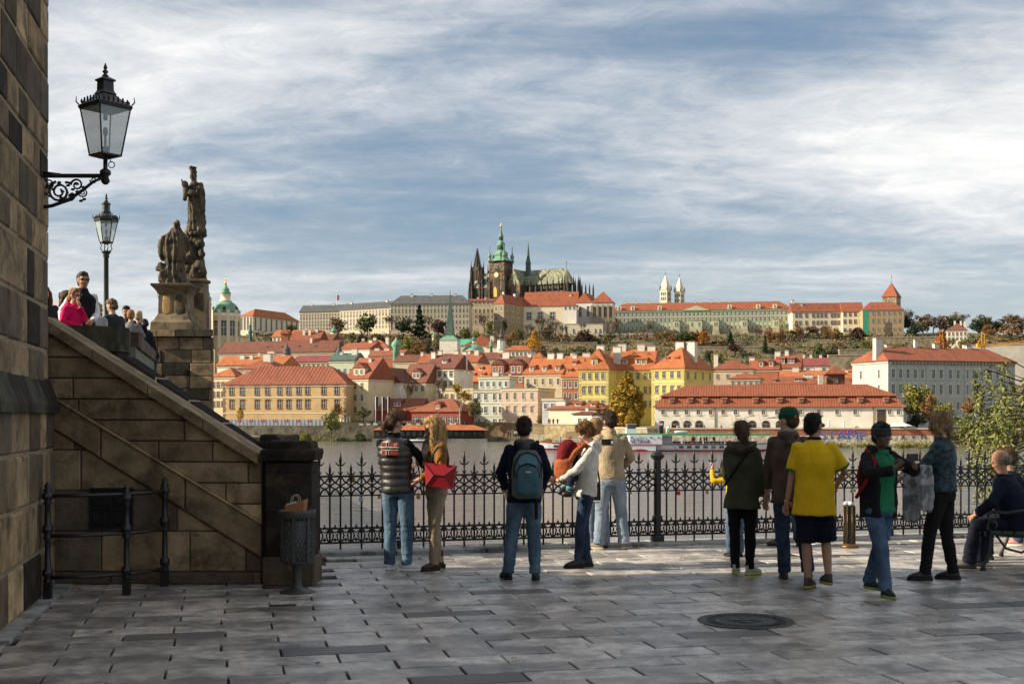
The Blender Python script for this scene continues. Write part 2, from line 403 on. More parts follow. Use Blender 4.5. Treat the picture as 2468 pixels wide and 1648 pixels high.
m_mortar_dark = mat('dark_mortar', (.075, .06, .042), .95, .3, 6, .6, 40, space='pos')
m_moss = mat('mossy_stone', (.06, .058, .034), .95, .4, 5, .8, 40, space='pos', stain=(.02, .02, .015), stain_scale=3, stain_pos=(.45, .6))
# ---------------------------------------------------------------- bridge tower: its east side, and the mass of it that shades the terrace
TC = V((-4.62, 12.42)); TA = R(11.8)                # far corner, direction of the wall
tow = thing('bridge_tower', 'tall gothic bridge tower wall of large sooty and honey coloured sandstone blocks', 'tower', (TC.x, TC.y, 0), R(90)+TA)
# local x runs back towards the camera (negative), local y to the left of the wall
b = MB(); b.box(-11, -.03, .014, 9.5, -.5, 42); b.box(-.03, .45, .5, 9.5, -.5, 42); b.box(-11, .0, -.036, .013, -.5, 1.74); b.obj('wall_core', m_mortar, tow)  # hidden box past the corner is added to keep sun off the stair wall
b = MB(); b.prism([(-11, 42), (-5.5, 52), (-.04, 42)], .05, 9.5); b.obj('roof', mat('slate', (.05, .055, .065), .6, .2, 3, .3), tow)
rt = random.Random(21); z = 0.0; row = 0
heights = [.34, .40, .44, .42, .42, .0]
zc = []
while z < 6.6:
    h = rt.choice([.36, .44, .5, .47, .3]); zc.append((z, z+h)); z += h
for r_, (z0, z1) in enumerate(zc):
    proud = -.05 if z0 < 1.75 else 0.0
    x = 0.02+(rt.uniform(0, .1)); x = .0 if proud == 0 else .02
    first = True
    while x > -4.4:
        w = rt.choice([.42, .55, .68, .85, .36]) if not first else (.5 if r_ % 2 else .28); first = False
        x1 = max(x-w, -4.6)
        mt_ = rt.choices([m_stone_dark, m_stone_warm, m_stone_black, m_stone_wall], [4, 3.2, 1.0, 4])[0]
        stone_block([(x1, z0), (x, z0), (x, z1), (x1, z1)], proud+rt.uniform(-.008, .008), .2, tow, mt_, .015, .018)
        x = x1
# far return face of the tower (facing the bridge) and plinth weathering course
for r_, (z0, z1) in enumerate(zc):
    y = .02
    for w in (.5 if r_ % 2 else .3, .7, .6):
        o = stone_block([(0, z0), (w, z0), (w, z1), (0, z1)], 0, .1, tow, rt.choice([m_stone_dark, m_stone_warm, m_stone_wall]))
        if o: o.location = (-.055, y+w, 0); o.rotation_euler = (0, 0, R(-90)); o.location = (-.055+.1, y+w, 0) if False else (.0, y+w, 0)
        y += w
for k in range(6):
    x1 = .04-k*.75; x0 = x1-.74; b = MB()
    vs = [(x0, -.10, 1.74), (x1, -.10, 1.74), (x1, -.10, 1.82), (x0, -.10, 1.82), (x0, .02, 2.12), (x1, .02, 2.12), (x0, .06, 1.74), (x1, .06, 1.74)]
    b.add(vs, [(0, 1, 2, 3), (3, 2, 5, 4), (1, 7, 5, 2), (0, 3, 4, 6), (0, 6, 7, 1)], False); b.obj('plinth_stone', m_stone_black if k % 2 == 0 else m_moss, tow)
# ---------------------------------------------------------------- stair wall
YS = 12.72
def sw(px, py, Y=YS): return (ex(px, Y), ez(py, Y))
stair = thing('stair_wall', 'brown sandstone wall of the bridge stairs with sloping coping and diagonal stone band', 'wall', (0, 0, 0))
xl, xr = ex(104, YS), ex(631, YS)
b = MB(); core = [(xl-.1, -.3), (xr, -.3), (xr, sw(623, 1112)[1]), (xl-.1, sw(90, 775)[1])]
b.prism(core, YS+.022, YS+.55); b.obj('wall_core', m_mortar_dark, stair)
cop0, cop1 = sw(96, 780), sw(626, 1114); bu0, bu1 = sw(120, 952), sw(623, 1255); bl0, bl1 = sw(120, 1028), sw(623, 1340)
rs_ = random.Random(5)
def courses(z0, z1, h, wlo, whi, keep, mts, dy):
    z = z0
    while z < z1:
        x = xl-rs_.uniform(0, .4)
        while x < xr:
            w = rs_.uniform(wlo, whi); poly = [(max(x, xl), z), (min(x+w, xr), z), (min(x+w, xr), z+h), (max(x, xl), z+h)]
            if poly[1][0]-poly[0][0] > .03:
                poly = keep(poly)
                if poly and len(poly) > 2: stone_block(poly, YS+dy*.6+rs_.uniform(-.006, .006), .1, stair, rs_.choice(mts), .007, .009)
            x += w
        z += h
up = lambda p: over(bu0, bu1, under(cop0, cop1, p)) if p else p
def up_keep(p):
    p = under(cop0, cop1, p)
    return over(bu0, bu1, p) if len(p) > 2 else []
def low_keep(p):
    p = under(bl0, bl1, p)
    return clip(p, 0, 1, -.12) if len(p) > 2 else []
courses(.60, 2.75, .214, .55, 1.1, up_keep, [m_stone_wall]*4+[m_stone_warm], 0)
courses(.12, 1.75, .415, .4, .95, low_keep, [m_stone_wall, m_stone_wall, m_stone_dark, m_stone_dark], .012)
x = xl
for x2 in (ex(0+545*.4464, YS), ex(1000*.4464, YS), xr):    # the diagonal band
    p = [(x, -1), (x2, -1), (x2, 4), (x, 4)]; p = under(bu0, bu1, p); p = over(bl0, bl1, p); stone_block(p, YS-.025, .12, stair, m_stone_wall, .005, .014, 'band_stone'); x = x2
p = under((bu0[0], bu0[1]+.012), (bu1[0], bu1[1]+.012), [(xl+.05, -1), (xr, -1), (xr, 4), (xl+.05, 4)]); p = over((bu0[0], bu0[1]-.012), (bu1[0], bu1[1]-.012), p); stone_block(p, YS-.045, .06, stair, m_stone_warm, .001, .006, 'band_moulding')
x = xl
for w in (.7, .55, .9, .5):
    stone_block([(x, 0), (min(x+w, xr), 0), (min(x+w, xr), .12), (x, .12)], YS-.04, .12, stair, m_stone_dark, .004, .01, 'plinth_stone'); x += w
    if x >= xr: break
# coping slabs following the slope
for k in range(4):
    t0, t1 = k/4, (k+1)/4-.004; q = lambda t, d: (cop0[0]+(cop1[0]-cop0[0])*t, cop0[1]+(cop1[1]-cop0[1])*t+d)
    b = MB(); b.prism([q(t0, -.02), q(t1, -.02), q(t1, .075), q(t1, .09), q(t0, .09), q(t0, .075)], YS-.07, YS+.45); b.obj('coping_stone', m_stone_wall, stair)
# ornamental iron grille in the wall
gx0, gz1 = sw(216, 1175); gx1, gz0 = sw(321, 1273)
gril = thing('iron_grille', 'square scrollwork iron grille set in the lower stair wall', 'grille', (gx0, YS-.012, gz0))
w, h = gx1-gx0, gz1-gz0
b = MB(); b.box(0, w, .008, .03, 0, h); b.obj('recess_shade', mat('void_black', (.006, .006, .006), .9), gril)  # black sheet stands in for the recess; its shade is in the colour
b = MB()
for a in ((0, w, -.004, .012, 0, .014), (0, w, -.004, .012, h-.014, h), (0, .014, -.004, .012, .014, h-.014), (w-.014, w, -.004, .012, .014, h-.014), (w/2-.007, w/2+.007, -.004, .012, .014, h-.014), (.014, w-.014, -.002, .010, h/2-.007, h/2+.007)): b.box(*a)
b.obj('frame', m_iron_black, gril)
for qx in (0, 1):
    for qz in (0, 1):
        b = MB(); cx_, cz_ = w*(.25+.5*qx), h*(.25+.5*qz)
        for s_ in (1, -1):
            pts = [(cx_+s_*(.085-.010*t)*cos(t*.9+s_), 0, cz_+s_*(.085-.010*t)*sin(t*.9+s_)) for t in [i*.35 for i in range(22)]]
            b.path(pts, .0045, 5)
        for k in range(-5, 6):
            b.tube((cx_+k*.018-.03, .006, cz_-.06), (cx_+k*.018+.03, .006, cz_+.06), .0022, n=4); b.tube((cx_+k*.018+.03, .006, cz_-.06), (cx_+k*.018-.03, .006, cz_+.06), .0022, n=4)
        b.obj('scroll', m_iron, gril)
# piers
def pier(px0, px1, Y, ztop, label):
    x0, x1 = ex(px0, Y), ex(px1, Y); w = x1-x0; t = thing('stone_pier', label, 'pier', ((x0+x1)/2, Y+w/2, 0), 0, 'piers at the foot of the stairs')
    b = MB(); b.cbox((0, 0, .14), (w+.02, w+.02, .28), 0, .015); b.obj('base_stone', m_stone_dark, t)
    z = .28
    for h in (.46, .40, ztop-.2-.28-.86):
        b = MB(); b.cbox((0, 0, z+h/2), (w-.03, w-.03, h-.004), 0, .012); b.obj('stone_block', m_stone_black, t); z += h
    b = MB(); b.loft([(0, 0, z, w*.5, w*.5, pi/4), (0, 0, z+.02, w*.74, w*.74, pi/4), (0, 0, z+.1, w*.78, w*.78, pi/4), (0, 0, z+.13, w*.76, w*.76, pi/4), (0, 0, z+.14, w*.64, w*.64, pi/4), (0, 0, z+.2, w*.62, w*.62, pi/4), (0, 0, z+.22, w*.56, w*.56, pi/4)], 4, True, False)
    b.obj('cap', m_stone_black, t)
pier(634, 755, 12.62, 1.44, 'blackened stone pier with moulded cap at the stair foot behind the bin')
pier(620, 712, 15.1, 1.47, 'blackened stone pier farther back, only its cap showing')
# steps and the far balustrade of the stairs
m_soot = mat('soot_crust', (.012, .011, .010), .95, .5, 6, .8, 30, space='pos', spec=.1)
far_w = thing('stair_parapet', 'dark stone parapet on the far side of the stairs, pale joints in its coping', 'parapet')
a0, a1 = sw(300, 858, 15), sw(622, 1076, 15)
b = MB(); b.prism([(a0[0]-.6, -.3), (a1[0], -.3), (a1[0], a1[1]-.1), (a0[0], a0[1]-.1), (a0[0]-.6, a0[1]-.1)], 15.02, 15.4); b.obj('wall_core', m_stone_black, far_w)
for k in range(4):
    t0, t1 = k/4, (k+1)/4-.012; q = lambda t, d: (a0[0]+(a1[0]-a0[0])*t, a0[1]+(a1[1]-a0[1])*t+d)
    b = MB(); b.prism([q(t0, -.2), q(t1, -.2), q(t1, 0), q(t0, 0)], 14.95, 15.45); b.obj('coping_stone', m_soot, far_w)
for k in (1, 2, 3):
    t0, t1 = k/4-.012, k/4; b = MB(); b.prism([q(t0, -.2), q(t1, -.2), q(t1, .004), q(t0, .004)], 14.945, 15.455); b.obj('mortar_joint', m_mortar, far_w)
steps = thing('stair_flight', 'stone steps climbing between the two sloping parapets to the bridge', 'stairs')
for k in range(12):
    b = MB(); b.box(-2.62-(k+1)*.2, -2.62-k*.2, YS+.56, 14.94, -.2, .165*(k+1)); b.obj('step', m_stone_wall, steps)
# ---------------------------------------------------------------- bridge
DECK = 2.0
BA = R(14.5); BO = V((-4.9, 15.9))                    # bridge line: right-hand parapet
def bw(l, s, z=0):   # l along the bridge, s to its left
    return V((BO.x-sin(BA)*l-cos(BA)*s, BO.y+cos(BA)*l-sin(BA)*s, z))
bridge = thing('stone_bridge', 'old sandstone bridge running away over the river behind the stairs', 'bridge', (0, 0, 0))
b = MB(); b.slab([tuple(bw(l, s).to_2d()) for l, s in ((-1.5, .3), (150, .3), (150, 10), (-1.5, 10))], .4, DECK); b.obj('deck', m_stone_dark, bridge)
for k in range(5):
    l = 13+k*28; b = MB(); b.slab([tuple(bw(l+a, s).to_2d()) for a, s in ((-3, -.6), (0, -4), (6, -4), (9, -.6), (9, 10), (-3, 10))] if k else [tuple(bw(l+a, s).to_2d()) for a, s in ((-1, 0), (9, 0), (9, 10), (-1, 10))], -8, .8); b.obj('bridge_pier', m_stone_dark, bridge)
# curved end of the parapet
b = MB(); arc = [(ex(150, 15.6)-.9, 15.35), (ex(150, 15.6), 15.4), (ex(230, 15.6), 15.5), (ex(285, 15.7), 15.68), (ex(308, 15.9), 15.95), (ex(309, 16.3), 16.4)]
inn = [(x-.42, y+.5) for x, y in arc]
b.slab(arc+inn[::-1], 2.53, 2.84); b.obj('parapet_block', m_moss, bridge)
b = MB(); b.slab([(x-.02, y+.03) for x, y in arc]+inn[::-1], 2.36, 2.53); b.obj('parapet_block', m_stone_black, bridge)
b = MB(); b.slab([(x-.06, y+.08) for x, y in arc]+inn[::-1], 0, 2.36); b.obj('parapet_block', mat('worn_plaster', (.36, .15, .06), .9, .4, 4, .5, 30, space='pos', stain=(.03, .025, .02), stain_pos=(.5, .55)), bridge)
m_wet = mat('streaked_stone', (.15, .16, .13), .6, .4, 2, .5, 30, space='pos', stretch=(3, 3, .4), stain=(.04, .045, .03), stain_scale=2)
for k in range(9):     # parapet from the stair gap to the statue bay
    l0, l1 = 2.2+k*1.32, 2.2+(k+1)*1.32-.02
    b = MB(); b.slab([tuple(bw(l, s).to_2d()) for l, s in ((l0, 0), (l1, 0), (l1, .4), (l0, .4))], .3, 2.72+.03*k); b.obj('parapet_block', m_wet, bridge)
    b = MB(); b.slab([tuple(bw(l, s).to_2d()) for l, s in ((l0, -.04), (l1, -.04), (l1, .44), (l0, .44))], 2.725+.03*k, 2.93+.03*k); b.obj('coping_stone', m_stone_dark, bridge)
# statue bay: a tall block of coursed stone
YB = 29.6
bay = thing('bridge_bay', 'stained coursed stone bay of the bridge that carries the statues', 'bridge bay')
bx0, bx1, bzt = ex(350, YB), ex(513, YB), ez(812, YB)
b = MB(); sk = -4.4*tan(BA)-1.5; b.slab([(bx0+.02, YB+.06), (bx1-.02, YB+.06), (bx1-.02+sk, YB+4.5), (bx0+.02+sk, YB+4.5)], -6, bzt); b.obj('wall_core', m_mortar_dark, bay)
rb = random.Random(9); z = bzt
while z > -1.5:
    h = rb.uniform(.27, .34); x = bx0-rb.uniform(0, .2)
    while x < bx1:
        w = rb.uniform(.3, .75); stone_block([(max(x, bx0), z-h), (min(x+w, bx1), z-h), (min(x+w, bx1), z), (max(x, bx0), z)], YB+rb.uniform(-.012, .012), .12, bay, rb.choices([m_stone_wall, m_stone_dark, m_stone_black, m_stone_warm], [4, 4, 1.5, .8])[0]); x += w
    z -= h
for k in range(4):
    w = (bx1-bx0+.2)/4; x = bx0-.15+k*w; b = MB(); b.slab([(x, YB-.12), (x+w-.02, YB-.12), (x+w-.02-.9, YB+2.2), (x-.9, YB+2.2)], bzt+.01, bzt+.17); b.obj('coping_stone', m_moss if k > 1 else m_stone_wall, bay)
# ---------------------------------------------------------------- statues
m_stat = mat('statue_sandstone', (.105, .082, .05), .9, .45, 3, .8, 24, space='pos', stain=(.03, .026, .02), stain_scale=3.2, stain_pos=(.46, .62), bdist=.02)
m_stat_pale = mat('statue_sandstone_pale', (.19, .145, .085), .9, .35, 3, .6, 24, space='pos', stain=(.05, .043, .032), stain_scale=2.5, stain_pos=(.5, .66), bdist=.02)  # paler sandstone for the pedestal body and column shaft
zb = ez(796, YB)
ped = thing('statue_pedestal', 'baroque stone pedestal with gilded cartouche below the cloaked saint', 'pedestal', (ex(420, 30.2), 30.4, zb))
b = MB(); q4 = lambda z, w: (0, 0, z, w*.707, w*.707, pi/4)
b.loft([q4(0, 1.0), q4(.02, 1.0), q4(.22, .98), q4(.28, .86), q4(.36, .78), q4(.44, .70), q4(.9, .68), q4(.95, .74), q4(1.0, .80), q4(1.06, .90), q4(1.1, .98), q4(1.15, 1.0), q4(1.16, .9)], 4, True, False); b.obj('body', m_stat_pale, ped)
for sx_, mt_ in ((-.13, mat('gilding', (.30, .19, .06), .6, .5, 40, .8, 60, metal=.15)), (.17, m_stat)):
    b = MB(); b.loft([(sx_, -.355, .42, .05, .008), (sx_, -.35, .45, .11, .014), (sx_, -.345, .55, .13, .016), (sx_, -.34, .75, .12, .016), (sx_, -.34, .86, .1, .014), (sx_, -.34, .9, .04, .008)], 14); b.obj('cartouche', mt_, ped)
def drape(amp, fx=9, fz=1.6):
    def d(c):
        t = atan2(c.y, c.x); n = noise.noise(V((t*2.2, c.z*fz, 1.3)))
        return amp*sin(t*fx+n*4+c.z*2)+amp*1.2*noise.noise(c*9)
    return d
st = thing('friar_statue', 'weathered stone statue of a hooded cloaked saint seen from behind', 'statue', (ex(416, 30.3), 30.4, zb+1.16))
b = MB()
b.loft([(0, 0, 0, .36, .26), (0, 0, .12, .33, .25), (.02, 0, .3, .24, .2), (.02, 0, .55, .23, .19), (.02, 0, .85, .26, .2), (.02, 0, 1.08, .29, .19), (.03, 0, 1.22, .24, .15), (.06, .0, 1.33, .12, .1), (.07, 0, 1.38, .08, .08)], 20)
b.ball((.08, .01, 1.47), (.085, .1, .115)); b.loft([(.05, 0, 1.24, .2, .15), (.06, 0, 1.31, .14, .13), (.07, .02, 1.38, .1, .11)], 14)
b.path([(-.18, 0, 1.15), (-.3, .02, .98), (-.3, .05, .72)], [.1, .1, .06]); b.path([(.24, .02, 1.15), (.3, .1, .95), (.2, .24, .85)], [.1, .09, .06])
b.loft([(-.29, .02, .6, .05, .08), (-.31, .02, .7, .07, .12), (-.3, .02, 1.0, .1, .12), (-.2, .0, 1.18, .1, .1)], 10)
b.box(-.42, -.1, -.1, .02, .34, .44); b.box(-.36, -.26, -.1, .02, .36, .55)
for k in range(9): b.ball((rb.uniform(-.26, .3), rb.uniform(-.2, .1), rb.uniform(.03, .25)), rb.uniform(.06, .11))
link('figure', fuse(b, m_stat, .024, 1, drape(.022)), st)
col_ = thing('statue_column', 'carved stone column with cherub heads under the crowned madonna', 'column', (ex(466, 31), 31.2, ez(796, 31)))
b = MB(); b.loft([q4(0, .56), q4(1.2, .54), q4(1.22, .62), q4(1.28, .62)], 4, True, False); b.obj('shaft', m_stat_pale, col_)
b = MB(); b.loft([(0, 0, 1.25, .26, .24), (.02, 0, 1.5, .26, .24), (0, 0, 1.8, .22, .2), (0, 0, 2.1, .2, .2), (0, 0, 2.36, .2, .2), (0, 0, 2.38, .28, .26), (0, 0, 2.45, .28, .26)], 14)
for x_, z_, r_ in ((-.16, 2.2, .12), (.14, 2.15, .13), (-.05, 1.95, .13), (.18, 1.9, .12), (-.17, 1.75, .14), (.1, 1.6, .17), (-.12, 1.5, .15), (.2, 1.45, .14), (0, 1.4, .18), (.03, 2.22, .1)): b.ball((x_, -.14, z_), r_)
link('cherubs', fuse(b, m_stat, .024, 1, drape(.012)), col_)
ma = thing('madonna_statue', 'tall crowned stone madonna holding a child high on the column', 'statue', (ex(466, 31), 31.2, ez(796, 31)+2.45))
b = MB()
b.loft([(0, 0, 0, .27, .2), (0, 0, .1, .24, .2), (0, 0, .3, .17, .16), (0, 0, .6, .19, .16), (.02, 0, .9, .2, .16), (.02, 0, 1.1, .19, .14), (.0, 0, 1.24, .13, .1), (-.03, 0, 1.3, .06, .06), (-.04, 0, 1.36, .06, .06)], 18)
b.loft([(.13, .04, .0, .12, .16), (.12, .04, .5, .1, .16), (.12, .03, 1.0, .1, .15), (.06, .02, 1.26, .1, .1)], 12)
b.ball((-.05, -.01, 1.43), (.075, .085, .1)); b.lathe([(.07, 0), (.075, .05), (.06, .09), (.1, .15), (.02, .15)], 10, (-.05, 0, 1.5))
b.path([(.14, -.02, 1.15), (.05, -.2, .95), (-.12, -.2, 1.0)], [.08, .07, .05]); b.path([(-.13, 0, 1.14), (-.2, -.15, .95), (-.1, -.2, .92)], [.07, .06, .05])
b.ball((-.2, -.14, 1.02), (.085, .09, .13)); b.ball((-.22, -.14, 1.2), .07); b.path([(-.2, -.2, .95), (-.2, -.22, .78)], [.06, .04])
b.tube((-.24, -.2, 1.1), (-.3, -.2, 1.32), .012)
for k in range(6): b.ball((rb.uniform(-.2, .15), rb.uniform(-.16, 0), rb.uniform(.02, .12)), .08)
link('figure', fuse(b, m_stat, .022, 1, drape(.018, 11)), ma)
# ---------------------------------------------------------------- lanterns
m_glass = mat('lantern_glass', (.62, .72, .72), .08, .05, 3, alpha=.30, spec=.5)
m_green_iron = mat('green_black_iron', (.018, .028, .024), .4, .3, 9, .15, 60, spec=.5)
def lantern(par, c, n, rt_, rb_, h, mt_, k=1.0, ph=0.0):
    """glazed lantern: glass body from z=c up by h, roof, crown, chimney and finial above"""
    x, y, z = c
    P = lambda r, zz, i: V((x+r*cos(2*pi*i/n+ph), y+r*sin(2*pi*i/n+ph), zz))
    b = MB()
    for i in range(n): b.tube(P(rb_, z, i), P(rt_, z+h, i), .011*k, n=6)
    b.loft([(x, y, z-.05*k, rb_*.3, rb_*.3, ph), (x, y, z-.02*k, rb_*.9, rb_*.9, ph), (x, y, z-.01*k, rb_*1.08, rb_*1.08, ph), (x, y, z+.012*k, rb_*1.04, rb_*1.04, ph)], n, True, False)
    b.loft([(x, y, z+h-.012*k, rt_*.99, rt_*.99, ph), (x, y, z+h-.01*k, rt_*1.06, rt_*1.06, ph), (x, y, z+h+.03*k, rt_*1.1, rt_*1.1, ph), (x, y, z+h+.05*k, rt_*1.04, rt_*1.04, ph)], n, True, False)
    b.obj('frame', mt_, par)
    for i in range(n):
        b = MB(); j = i+1; d = (P(1, 0, i)+P(1, 0, j)-2*V((x, y, 0))).normalized()*.004
        b.add([P(rb_, z+.012*k, i), P(rb_, z+.012*k, j), P(rt_, z+h-.012*k, j), P(rt_, z+h-.012*k, i), P(rb_, z+.012*k, i)-d, P(rb_, z+.012*k, j)-d, P(rt_, z+h-.012*k, j)-d, P(rt_, z+h-.012*k, i)-d],
              [(0, 1, 2, 3), (7, 6, 5, 4)], False); b.obj('pane', m_glass, par)
    b = MB(); zt = z+h+.05*k
    b.loft([(x, y, zt-.002, rt_*1.0, rt_*1.0, ph), (x, y, zt+.10*k, rt_*.55, rt_*.55, ph), (x, y, zt+.14*k, rt_*.42, rt_*.42, ph), (x, y, zt+.15*k, rt_*.46, rt_*.46, ph), (x, y, zt+.17*k, rt_*.40, rt_*.40, ph), (x, y, zt+.20*k, rt_*.34, rt_*.34, ph), (x, y, zt+.32*k, rt_*.33, rt_*.33, ph), (x, y, zt+.33*k, rt_*.42, rt_*.42, ph), (x, y, zt+.35*k, rt_*.42, rt_*.42, ph), (x, y, zt+.39*k, rt_*.16, rt_*.16, ph)], n, True, False)
    rf = b.obj('roof', mt_, par)
    b = MB(); b.lathe([(.02*k, 0), (.05*k, .02*k), (.02*k, .05*k), (.045*k, .08*k), (.015*k, .11*k), (.03*k, .13*k), (.004, .2*k)], 8, (x, y, zt+.38*k)); b.obj('finial', mt_, rf)
    b = MB()
    for i in range(n):      # pierced cresting along the eaves and horn at each corner
        a, c2 = P(rt_*1.06, zt, i), P(rt_*1.06, zt, i+1)
        b.path([a, a+(a-V((x, y, zt)))*.1+V((0, 0, .04*k)), a+(a-V((x, y, zt)))*.08+V((0, 0, .11*k))], [.012*k, .010*k, .004*k], 5)
        for q in range(1, 7):
            p = a.lerp(c2, q/7); hh = (.05+.035*sin(pi*q/7))*k
            b.ball(p+V((0, 0, hh*.5)), (.016*k, .016*k, hh*.55), 6, 4)
    b.obj('cresting', mt_, rf)
    b = MB(); b.tube((x, y, z), (x, y, z+h*.4), .018*k); b.ball((x, y, z+h*.5), (.035*k, .035*k, .07*k)); b.box(x-.03*k, x+.05*k, y-.03*k, y+.03*k, z+.02*k, z+.12*k); b.tube((x, y, z+h*.75), (x, y, z+h+.02), .03*k)
    b.obj('burner', mat('burner_grey', (.12, .12, .115), .5), par)
YL = 12.1
wl = thing('wall_lantern', 'large black four-sided street lantern on a scrolled bracket on the tower wall', 'lantern', (0, 0, 0))
lx = ex(254, YL); zl = ez(375, YL)
lantern(wl, (lx, YL, zl), 4, .238, .150, ez(262, YL)-zl, m_iron_black, .70, R(-84))
b = MB(); b.tube((lx, YL, ez(425, YL)), (lx, YL, zl-.04), .022); b.lathe([(.02, -.08), (.045, -.05), (.03, 0), (.055, .02), (.055, .05), (.03, .07)], 10, (lx, YL, ez(425, YL))); b.obj('stem', m_iron_black, wl)
b = MB(); x0 = ex(96, YL); zt = ez(424, YL)
b.cbox(((lx+x0)/2, YL, zt), (lx-x0, .035, .035)); b.box(x0-.03, x0+.02, YL-.05, YL+.05, ez(508, YL), ez(415, YL)); b.tube((x0, YL, zt+.03), (x0+.2, YL, zt+.005), .02); b.obj('bracket_arm', m_iron_black, wl)
b = MB()
arcp = [(x0+.02, YL, ez(500, YL)), (x0+.12, YL, ez(496, YL)), (x0+.28, YL, ez(482, YL)), (x0+.42, YL, ez(458, YL)), (x0+.52, YL, ez(438, YL)), (lx-.04, YL, ez(430, YL))]
b.path(arcp, [.02, .018, .018, .016, .014, .014], 6)
def spiral(b, cx, cz, r0, turns, s, ph, rad=.009):
    n = int(turns*14); b.path([(cx+s*r0*(1-.78*i/n)*cos(ph+2*pi*turns*i/n), YL, cz+r0*(1-.78*i/n)*sin(ph+2*pi*turns*i/n)) for i in range(n+1)], [rad*(1-.3*i/n) for i in range(n+1)], 6)
spiral(b, x0+.19, ez(462, YL), .105, 1.9, 1, pi*.6, .014); spiral(b, x0+.36, ez(446, YL), .06, 1.5, -1, 0, .011); spiral(b, x0+.52, ez(434, YL), .034, 1.4, 1, pi, .008)
spiral(b, x0+.30, ez(474, YL), .05, 1.5, 1, 2, .009); spiral(b, x0+.09, ez(446, YL), .05, 1.3, -1, 1, .009); spiral(b, x0+.42, ez(464, YL), .045, 1.6, 1, 3.6, .008)
for k in range(26):
    t = k/26*2*pi; b.ball((x0+.19+.13*cos(t)+random.uniform(-.03, .2), YL, ez(462, YL)+.09*sin(t)), (.022, .01, .014), 6, 4)
b.obj('scrollwork', m_iron_black, wl)
b = MB(); b.path([(lx+.06+.03*cos(t), YL, zl-.09+.03*sin(t)) for t in [i*.52 for i in range(13)]], .005, 5); b.tube((lx+.05, YL, zl-.04), (lx+.05, YL, zl-.07), .005); b.obj('pull_ring', m_iron_black, wl)
def lamp_post(px, Y, ytop, ybase_z, label, n, hpx):
    k = hpx*Y/FPX/1.0; x = ex(px, Y); t = thing('street_lamp', label, 'street lamp', (x, Y, ybase_z), 0, 'lamps on the bridge')
    ztop = ez(ytop, Y)-ybase_z; h = .46*k; zl_ = ztop-(.05+.58)*k-h
    lantern(t, (0, 0, zl_), n, .245*k, .14*k, h, m_green_iron, k, .3)
    b = MB(); zp = zl_-.2*k
    b.lathe([(.14, 0), (.15, .1), (.12, .2), (.13, .75), (.15, .8), (.10, .86), (.075, 1.0), (.07, 1.1), (.085, 1.14), (.07, 1.18), (.062, zp*.55), (.072, zp*.56), (.055, zp*.58), (.05, zp-.15), (.07, zp-.12), (.06, zp-.08), (.1, zp-.02), (.11, zp)], 12); b.obj('post', m_green_iron, t)
    b = MB()
    for s_ in range(4):
        a = s_*pi/2+.6; c_, s2 = cos(a), sin(a)
        b.path([(c_*.08*k, s2*.08*k, zp), (c_*.13*k, s2*.13*k, zp+.06*k), (c_*.1*k, s2*.1*k, zp+.12*k), (c_*.14*k, s2*.14*k, zp+.2*k)], .012*k, 5)
    b.obj('lantern_cradle', m_green_iron, t)
lamp_post(256, 27, 466, DECK, 'green iron lamp post with six-sided lantern on the bridge beside the crowd', 6, 108)
lamp_post(392, 46, 655, DECK+.9, 'lamp post half hidden behind the statue pedestal on the bridge', 6, 62)
# ---------------------------------------------------------------- curved iron barrier, litter bin, bollard
bar = thing('iron_barrier', 'curved dark iron guard rail with three knobbed posts before the stair wall', 'barrier')
posts = [(ex(115, 11.64), 11.64), (ex(305, 11.92), 11.92), (ex(397, 12.55), 12.55)]
for (x, y), hh in zip(posts, (1.1, 1.06, 1.1)):
    b = MB(); k = hh/1.1
    b.lathe([(.047, 0), (.047, .15), (.035, .155), (.035, .16)], 4, (x, y, 0), False, pi/4)
    b.lathe([(.03, .14), (.045, .17), (.03, .2), (.05, .22*k), (.05, .27*k), (.03, .29*k), (.026, .55*k), (.045, .58*k), (.03, .6*k), (.05, .63*k), (.05, .68*k), (.03, .7*k), (.026, .88*k), (.045, .9*k), (.03, .92*k), (.05, .94*k), (.05, .99*k), (.03, 1.0*k), (.045, 1.02*k), (.025, 1.04*k), (.035, 1.06*k), (.005, 1.1*k)], 10, (x, y, 0))
    po = b.obj('post', m_iron_black, bar)
    for zz_ in (.245, .655, .965):
        b = MB(); b.ball((x, y-.05, zz_*k), .022, 8, 5); b.obj('boss', m_iron_black, po)
for zz_ in (.2, .59, .965):
    pts = [(posts[0][0]+.02, posts[0][1], zz_), (-4.0, 11.70, zz_), (posts[1][0], posts[1][1], zz_), (-3.55, 12.1, zz_), (-3.49, 12.3, zz_), (posts[2][0], posts[2][1], zz_)]
    b = MB(); b.path(pts, .017, 8); b.obj('rail', m_iron_black, bar)
YBn = 12.08; xb = ex(716, YBn)
bn = thing('litter_bin', 'dark lattice iron litter bin on a pedestal beside the pier', 'litter bin', (xb, YBn, 0))
m_bin = mat('bin_grey_iron', (.045, .045, .043), .5, .25, 12, .2, 60, spec=.5)
b = MB(); b.lathe([(.17, 0), (.17, .012), (.15, .02), (.06, .04), (.045, .08), (.042, .24), (.06, .27), (.04, .28)], 18); b.obj('pedestal', m_bin, bn)
b = MB(); b.lathe([(.10, .275), (.145, .285), (.16, .3), (.16, .31), (.13, .31)], 20); b.obj('foot_ring', m_bin, bn); b = MB(); b.lathe([(.165, .72), (.175, .73), (.185, .79), (.18, .8), (.16, .8), (.155, .73)], 24); b.obj('rim', m_bin, bn)
b = MB(); b.lathe([(.135, .3), (.14, .7), (.13, .7)], 20); b.obj('liner', mat('bin_liner', (.22, .22, .23), .5, .2, 10, .6, 20), bn)
b = MB()
